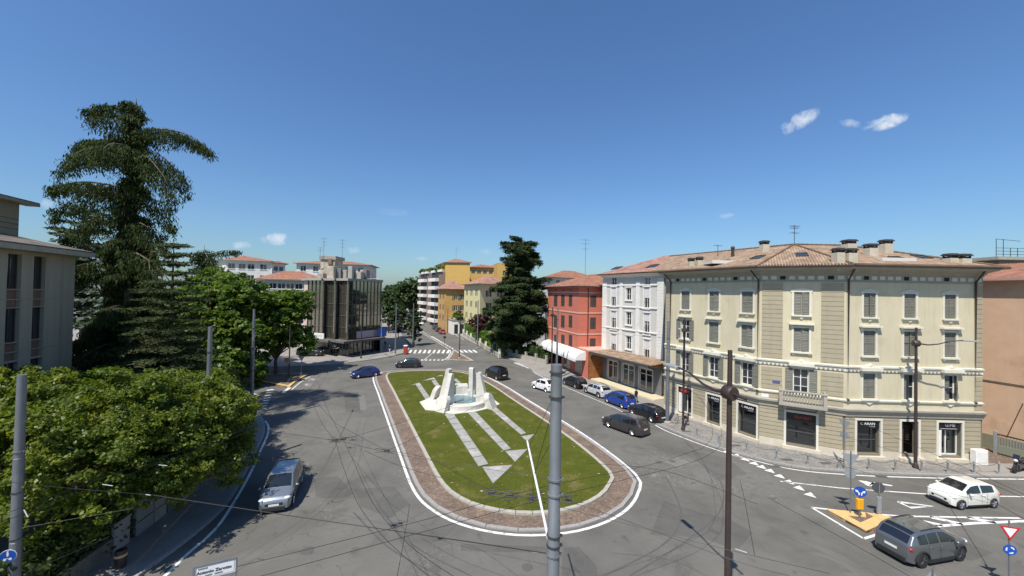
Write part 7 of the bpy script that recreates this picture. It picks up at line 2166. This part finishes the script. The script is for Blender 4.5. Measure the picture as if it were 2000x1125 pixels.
# --- motorcycle parked at the fence
def motorbike(label, x, y, rz):
    t = thing('motorcycle', label, 'motorcycle', (x, y, .124)); t.rotation_euler = (0, 0, rz); ORG[t.name] = Vector()
    for cx in (-.68, .68):
        w_ = MB().lathe([(.16, -.06), (.29, -.06), (.31, -.03), (.31, .03), (.29, .06), (.16, .06)], 18, (cx, 0, .31), 'y').build('wheel', M_tyre, t); MB().lathe([(.03, -.04), (.17, -.03), (.17, .03), (.03, .04)], 12, (cx, 0, .31), 'y').build('rim', M_rimd, w_)
    MB().ext([(-.5, .35), (.3, .3), (.42, .62), (.1, .72), (-.35, .6)], lambda a, b: (a, -.14, b), lambda a, b: (a, .14, b)).build('engine', M_steel, t)
    MB().ell((.12, 0, .86), .3, .17, .15, 10, 6).build('fuel_tank', M_black, t, True); MB().ext([(-.8, .82), (-.1, .78), (-.05, .86), (-.5, .9), (-.85, .98)], lambda a, b: (a, -.13, b), lambda a, b: (a, .13, b)).build('seat', M_plastic, t)
    mb = MB(); mb.tube([(.68, -.09, .31), (.42, -.09, .98)], .03, 6); mb.tube([(.68, .09, .31), (.42, .09, .98)], .03, 6); mb.tube([(.3, -.36, 1.06), (.42, -.12, 1.04), (.42, .12, 1.04), (.3, .36, 1.06)], .018, 5); mb.build('fork', M_dark2, t)
    MB().ell((.56, 0, .92), .1, .12, .11, 8, 6).build('headlight', M_lamp, t, True); MB().ext([(.4, 1.0), (.55, 1.02), (.45, 1.35), (.4, 1.35)], lambda a, b: (a, -.16, b), lambda a, b: (a, .16, b)).build('windshield', M_carglass, t)
    for s in (-1, 1): MB().cbox(-.85, -.4, s * .2 - .1, s * .2 + .1, .5, .82, .03).build('pannier', M_black, t)
x, y = g(1991, 925).xy; motorbike('black motorcycle parked on the pavement by the drive fence', x, y, RAD(200))

# --- garden wall and gates on the shaded pavement
gw = thing('garden_gate_wall', 'pale garden wall with tall panelled gates in deep shade under the lime-green trees', 'wall', (*g(300, 1040).xy, .12))
M_gate = mat('pale_gate', (.36, .35, .32), (.28, .27, .25), scale=2, rough=.8)
M_shadeconc = mat('shade_dark_concrete', (.13, .125, .10), (.18, .17, .14), scale=2, rough=.95)  # concrete with the deep shade under the trees put into its colour
k0, k1 = g(150, 1140).xy, g(405, 945).xy
Fg = Face(k0, k1)
Fg = Fg if Fg.n.x > 0 else Face(k1, k0)
def sxp(px, py): return Fg.sz(px, py)[0]
for a, b, h, m_ in ((222, 252, 1.3, M_gate), (264, 298, 2.2, M_signback), (300, 322, 2.45, M_gate), (325, 345, 1.6, M_shadeconc), (348, 364, 2.35, M_gate), (-40, 215, .7, M_shadeconc), (366, 430, 1.2, M_shadeconc)):
    s0, s1 = sorted((sxp(a, 1040), sxp(b, 1040)))
    pnl = MB(Fg.M).box(s0, s1, -.12, .04, .1, .1 + h).build('wall_panel' if h < 2 else 'gate_panel', m_, gw)
    if h > 2:
        for z_ in (.75, 1.5): MB(Fg.M).box(s0 + .04, s1 - .04, .04, .055, z_, z_ + .05).build('panel_joint', M_dark2, pnl)
    else: MB(Fg.M).box(s0 - .03, s1 + .03, -.16, .08, .1 + h, .2 + h).build('coping', m_, pnl)
iv = thing('wall_ivy', 'dark ivy and undergrowth hanging over the garden wall in deep shade', 'shrub', (*g(200, 1100).xy, .12))
s0, s1 = sorted((sxp(-60, 1060), sxp(262, 1040))); mm_ = 9000
ss = RT.uniform(s0, s1, mm_); oo = RT.uniform(-1.6, .12, mm_) - .25 * RT.rand(mm_); zz = RT.uniform(.3, 3.3, mm_) * (.75 + .25 * np.sin(ss * 1.3)) 
P = np.stack([Fg.A.x + Fg.d.x * ss + Fg.n.x * oo, Fg.A.y + Fg.d.y * ss + Fg.n.y * oo, zz], 1)
N_ = RT.normal(size=(mm_, 3)) * .5 + np.array([Fg.n.x, Fg.n.y, .6]); N_ /= np.linalg.norm(N_, axis=1, keepdims=True)
V, Q = leaf_quads(P, N_, RT.uniform(.10, .2, mm_)); np_mesh('foliage', V, Q, M_leaf_dark, iv)
x, y = g(235, 1113).xy
bo_ = thing('waste_bin', 'dark litter bin with pale band on the shaded pavement', 'bin', (x, y, .12)); MB().lathe([(.18, .12), (.2, .14), (.22, .85), (.2, .9)], 12, (x, y, 0)).build('drum', M_brown, bo_, 40); MB().lathe([(.225, .62), (.23, .63), (.23, .72), (.225, .73)], 12, (x, y, 0)).build('band', M_paint_y, bo_)

# ------------------------------------------------------------------ people
M_skin = mat('skin', (.45, .27, .19), rough=.6); M_hair = mat('dark_hair', (.03, .02, .015), rough=.6)
def person(label, x, y, z, rz, top, legs, h=1.7, stride=.18, bag=None):
    t = thing('person', label, 'person', (x, y, z)); t.rotation_euler = (0, 0, rz); ORG[t.name] = Vector()
    s = h / 1.7
    J = {'pel': (0, 0, .92), 'sp': (0.01, 0, 1.12), 'ch': (.02, 0, 1.32), 'nk': (.02, 0, 1.46), 'hd': (.03, 0, 1.55), 'tp': (.03, 0, 1.66),
         'hl': (0, .09, .88), 'kl': (stride * .9, .09, .48), 'al': (stride * .6, .09, .08), 'tl': (stride * .6 + .16, .09, .04),
         'hr': (0, -.09, .88), 'kr': (-stride * .2, -.09, .49), 'ar': (-stride * 1.4, -.09, .11), 'tr': (-stride * 1.4 + .15, -.09, .04),
         'sl': (.01, .17, 1.38), 'el': (-.06, .22, 1.12), 'wl': (.04, .22, .88), 'fl': (.07, .215, .78), 'sr': (.01, -.17, 1.38), 'er': (-.02, -.22, 1.12), 'wr': (.12, -.21, .92), 'fr': (.16, -.2, .83)}
    E_ = [('pel', 'sp'), ('sp', 'ch'), ('ch', 'nk'), ('nk', 'hd'), ('hd', 'tp'), ('pel', 'hl'), ('hl', 'kl'), ('kl', 'al'), ('al', 'tl'), ('pel', 'hr'), ('hr', 'kr'), ('kr', 'ar'), ('ar', 'tr'),
          ('ch', 'sl'), ('sl', 'el'), ('el', 'wl'), ('wl', 'fl'), ('ch', 'sr'), ('sr', 'er'), ('er', 'wr'), ('wr', 'fr')]
    Rr = dict(pel=.13, sp=.12, ch=.135, nk=.052, hd=.085, tp=.075, hl=.085, kl=.058, al=.042, tl=.035, hr=.085, kr=.058, ar=.042, tr=.035, sl=.062, el=.045, wl=.032, fl=.028, sr=.062, er=.045, wr=.032, fr=.028)
    ks = list(J)
    me = bpy.data.meshes.new('figure')
    me.from_pydata([tuple(c * s for c in J[k]) for k in ks], [(ks.index(a), ks.index(b)) for a, b in E_], [])
    o = bpy.data.objects.new('body', me); C.objects.link(o)
    m = o.modifiers.new('skin', 'SKIN'); o.modifiers.new('sub', 'SUBSURF').levels = 1
    for i, k in enumerate(ks):
        r_ = Rr[k] * s; me.skin_vertices[0].data[i].radius = (r_, r_)
        me.skin_vertices[0].data[i].use_root = (k == 'pel')
    bpy.context.view_layer.update()
    m2 = bpy.data.meshes.new_from_object(o.evaluated_get(bpy.context.evaluated_depsgraph_get()))
    bpy.data.objects.remove(o)
    m2.materials.clear()
    for mm in (M_skin, top, legs, M_hair): m2.materials.append(mm)
    for p in m2.polygons:
        c = p.center / s
        arm = abs(c.y) > .15
        p.material_index = 3 if (c.z > 1.56 and c.x < .08) or c.z > 1.63 else 0 if c.z > 1.46 or (arm and c.z < .95) else 1 if c.z > .93 else 3 if c.z < .08 else 2
        p.use_smooth = True
    m2.name = 'body'
    link('body', m2, t)
    if bag: MB().cbox(-.14, .16, .24, .36, .5, .82, .03).build('bag', bag, t)
    return t
M_navy = mat('cloth_dark', (.015, .018, .022), rough=.9); M_jean = mat('cloth_jeans', (.05, .07, .12), rough=.9); M_pale = mat('cloth_pale', (.5, .5, .48), rough=.9)
x, y = g(1234, 789).xy; person('person in dark clothes walking past the blue parked car', x + .5, y, .12, RAD(110), M_navy, M_navy, bag=M_black)
x, y = g(752, 681).xy; person('person in dark clothes walking in the shade by the glass office', x, y, .12, RAD(60), M_navy, M_navy)
x, y = g(761, 691).xy; person('person with pale trousers crouched forward in the shade by the glass office', x, y, .12, RAD(-100), M_navy, M_pale)

# ------------------------------------------------------------------ overhead trolley wires
wn_ = [0]
def wire(pts, label, z=5.8, r=.0078, sag=.0, cat='wire', group='trolley wires over the junction', mt=None):
    P = []
    for p in pts:
        P.append(p if isinstance(p, Vector) else g(p[0], p[1], p[2] if len(p) > 2 else z))
    if len(P) == 2:
        a, b = P; P = [a.lerp(b, k / 8) - Vector((0, 0, sag * (1 - (k / 4 - 1) ** 2))) for k in range(9)]
    elif len(P) > 2:
        Q = []
        for i in range(len(P) - 1):
            a, b, c, d = P[max(i - 1, 0)], P[i], P[i + 1], P[min(i + 2, len(P) - 1)]
            for k in range(6):
                t = k / 6; Q.append(.5 * ((2 * b) + (c - a) * t + (2 * a - 5 * b + 4 * c - d) * t * t + (3 * b - a - 3 * c + d) * t ** 3))
        P = Q + [P[-1]]
    c = P[len(P) // 2]
    o = MB().tube(P, r, 5).build('overhead_wire', mt or M_wire, org=c); o.location = c
    return tag(o, label, cat, group)
W = wire
TW = 'thin dark trolley wire strung over the roadway'
SWl = 'thin span wire stretched from a grey post'
W([(-40, 1022), (245, 917), (500, 829), (600, 766), (640, 715), (700, 690)], TW); W([(-40, 1036), (245, 929), (500, 836), (607, 775), (655, 715), (720, 690)], TW)
W([(300, 967), (551, 1005), (800, 1041), at(1076, 1082, 9.2)], SWl, r=.013, group='span wires'); W([(300, 967), (75, 948), (-60, 930)], SWl, group='span wires')
W([(462, 1107), (800, 1023), (996, 968), (1094, 944), (1265, 909), (1350, 882), (1377, 871), (1391, 835), (1360, 770), (1270, 720), (1150, 690)], TW)
W([(507, 1126), (800, 1046), (1035, 982), (1094, 967), (1230, 934), (1335, 908), (1390, 885), (1408, 860), (1395, 815), (1320, 745), (1180, 695)], TW)
W([(657, 860), (800, 892), (1073, 934)], SWl, group='span wires'); W([(712, 880), (800, 916), (1006, 968), (1094, 990), (1300, 1043), (1423, 1074), (1620, 1120)], TW); W([(755, 880), (840, 897), (960, 957), (1122, 983), (1423, 1091), (1540, 1124)], TW)
W([(657, 828), (755, 880)], TW); W([(599, 765), (657, 828)], TW); W([(620, 745), (640, 800), (670, 858), (690, 900), (730, 985), (800, 1065), (900, 1135)], TW); W([(606, 772), (625, 820), (654, 862), (668, 905), (700, 985), (760, 1060), (850, 1135)], TW)
W([(654, 861), (599, 852), (490, 838)], SWl, group='span wires'); W([(670, 858), (800, 820), (950, 770)], SWl, group='span wires'); W([(755, 880), (815, 852), (1010, 752)], SWl, group='span wires')
W([(1500, 972), (1640, 1048), (1790, 1133)], TW); W([(1480, 985), (1300, 920), (1150, 905)], SWl, group='span wires'); W([(1855, 990), (1900, 1060), (1945, 1133)], SWl, group='span wires')
W([(1560, 885), (1700, 925), (1850, 962), (2020, 1004)], TW); W([(1640, 850), (1760, 885), (1900, 932), (2020, 980)], TW); W([(1650, 812), (1780, 868), (1900, 920), (2020, 975)], TW); W([(1820, 930), (1900, 960), (2030, 1030)], TW)
W([(800, 985), (795, 1020), (775, 1130)], SWl, group='span wires'); W([(43, 1031), (260, 993)], SWl, group='span wires'); W([(43, 1122), (214, 1048)], SWl, group='span wires'); W([(243, 1122), (384, 976)], SWl, group='span wires')
W([(1445, 938), (1455, 980), (1474, 1085)], SWl, group='span wires')
gpx = g(1303, 828).xy
W([Vector((gpx.x, gpx.y, 8.6)), Vector((5.7, 60.8, 8.4))], 'span wire between the grey post and the awning post', sag=.3, group='span wires'); W([Vector((gpx.x, gpx.y, 6.5)), Vector((-9.9, 75, 7.2))], 'span wire from the grey post towards the median island', sag=.5, group='span wires')
x49, y49 = g(490, 826).xy; W([Vector((x49, y49, 9.0)), Vector((-45, 50, 8.6))], 'wire running from the bend post into the side street trees', sag=.5, group='span wires')
for a, b in (((772, 694), (806, 678)), ((806, 678), (932, 681)), ((897, 701), (960, 693)), ((772, 694), (897, 701))):
    p, q = g(*a), g(*b); W([Vector((p.x, p.y, 7.6)), Vector((q.x, q.y, 7.4))], 'span wire across the mouth of the avenue', sag=.35, group='span wires', r=.014)
# switch and crossing gear in the wires
def gear(px, py, label, n=5, spread=.5, m_=None):
    c = g(px, py, 5.8); t = thing('wire_fitting', label, 'wire fitting', tuple(c), 'trolley wire fittings')
    for k in range(n):
        d = Vector((.95, -.3 if k % 2 else .25, 0)) * spread; e = Vector((RT.uniform(-.25, .25), (k - n / 2) * .09, RT.uniform(-.03, .08)))
        MB().tube([c + e - d * RT.uniform(.2, .7), c + e + d * RT.uniform(.2, .7)], .013, 5).build('clamp', m_ or M_dark2, t)
    MB().cbox(c.x - .12, c.x + .12, c.y - .05, c.y + .05, c.z - .06, c.z + .06, .015).build('hub', m_ or M_dark2, t)
    return t
for px, py, lab, n in ((654, 860, 'dark trolley switch gear hung over the lane left of the lawn edge line', 6), (670, 857, 'dark trolley switch block beside its twin', 6), (755, 880, 'small wire crossing over the sett border', 4), (610, 742, 'pale crossing fitting over the splitter island', 5), (599, 752, 'pale hanger by the splitter island', 4),
                       (960, 962, 'wire crossing gear over the near end of the lawn', 9), (995, 967, 'second wire crossing gear over the near end of the lawn', 9), (1040, 972, 'third wire crossing gear next to the thick post', 9), (1110, 975, 'wire frog beyond the thick post', 6)):
    gear(px, py, lab, n, .55, M_ins if 'pale' in lab else None)
h_ = g(1043, 960, 5.8); MB().tube([arm0.lerp(arm1, .6), Vector((arm0.lerp(arm1, .6).x, arm0.lerp(arm1, .6).y, 5.85))], .008, 4).build('hanger_wire', M_wire, cp)
for px, py, qx, qy, lab in ((1041, 1078, 1066, 1081, 'white insulator where the span wire meets the thick post'), (285, 966, 300, 968, 'pale insulator in the shade over the pavement'), (47, 996, 60, 1020, 'pale hanger rod beside the blue cycle sign'), (1436, 1072, 1475, 1085, 'beaded insulator on the wire under the lone lamp'), (200, 946, 234, 951, 'pale spreader bar on the twin wires'), (310, 908, 338, 911, 'pale spreader bar further along the twin wires')):
    a, b = g(px, py, 5.8), g(qx, qy, 5.8)
    if lab.startswith('white insulator'): a, b = at(1041, 1078, 9.6), at(1066, 1081, 9.25)
    o = MB().tube([a, a.lerp(b, .6)], .014, 6).build('insulator', M_ins, org=a); o.location = a; tag(o, lab, 'insulator', 'wire insulators')
# ------------------------------------------------------------------ small fair-weather clouds, wholly in the world sky
def cloud_dir(px, py):
    return ray(px, py).normalized()
tc = wn.new('ShaderNodeTexCoord')
def wmath(op, a, b=None, c=None):
    m = wn.new('ShaderNodeMath'); m.operation = op
    for i, v in enumerate((a, b, c)):
        if v is None: continue
        if isinstance(v, (int, float)): m.inputs[i].default_value = v
        else: wl.new(v, m.inputs[i])
    return m.outputs[0]
nrm = wn.new('ShaderNodeVectorMath'); nrm.operation = 'NORMALIZE'; wl.new(tc.outputs['Generated'], nrm.inputs[0])
vec = nrm.outputs[0]
nz = wn.new('ShaderNodeTexNoise'); nz.inputs['Scale'].default_value = 34; nz.inputs['Detail'].default_value = 10; nz.inputs['Roughness'].default_value = .62; nz.inputs['Distortion'].default_value = .8
wl.new(vec, nz.inputs['Vector'])
total = None
for px, py, lx, ly, tilt, strength in ((1560, 238, 46, 17, -.55, 1.0), (1732, 237, 52, 15, -.28, 1.0), (1660, 241, 24, 8, .2, .5), (541, 467, 32, 12, 0, .95), (471, 479, 20, 8, 0, .55), (690, 488, 14, 8, 0, .5), (1420, 421, 17, 8, 0, .6), (105, 399, 26, 14, .1, .6), (822, 506, 12, 6, 0, .35), (770, 415, 40, 8, .1, .12), (948, 492, 14, 6, 0, .25)):
    c0 = cloud_dir(px, py); u = (cloud_dir(px + 20 * math.cos(tilt), py + 20 * math.sin(tilt)) - c0); u = u / u.length; v = c0.cross(u).normalized()
    def dotv(d):
        n_ = wn.new('ShaderNodeVectorMath'); n_.operation = 'DOT_PRODUCT'; wl.new(vec, n_.inputs[0]); n_.inputs[1].default_value = tuple(d); return n_.outputs['Value']
    fx_ = math.hypot(px - 1000, FOC) / FOC
    ru = (cloud_dir(px + lx * math.cos(tilt), py + lx * math.sin(tilt)) - c0).length; rv = (cloud_dir(px, py + ly) - c0).length
    a = wmath('DIVIDE', wmath('SUBTRACT', dotv(u), c0.dot(u)), ru); b = wmath('DIVIDE', wmath('SUBTRACT', dotv(v), c0.dot(v)), rv)
    front = wmath('GREATER_THAN', dotv(c0), .5)
    d2 = wmath('ADD', wmath('MULTIPLY', a, a), wmath('MULTIPLY', b, b))
    fall = wmath('SUBTRACT', 1.0, d2)
    m = wmath('ADD', wmath('MULTIPLY', fall, .55), wmath('MULTIPLY', wmath('SUBTRACT', nz.outputs['Fac'], .5), 3.0))
    m = wmath('MULTIPLY', wmath('MINIMUM', wmath('MAXIMUM', m, 0.0), .85), wmath('MINIMUM', wmath('MAXIMUM', wmath('MULTIPLY', wmath('ADD', fall, .35), 1.4), 0.0), 1.0))
    m = wmath('MULTIPLY', wmath('MULTIPLY', m, front), strength)
    total = m if total is None else wmath('MAXIMUM', total, m)
mx = wn.new('ShaderNodeMix'); mx.data_type = 'RGBA'
wl.new(total, mx.inputs[0]); wl.new(w_tint.outputs[2], mx.inputs[6]); mx.inputs[7].default_value = (6.6, 7.2, 8.0, 1)
wl.new(mx.outputs[2], w_bg.inputs['Color'])
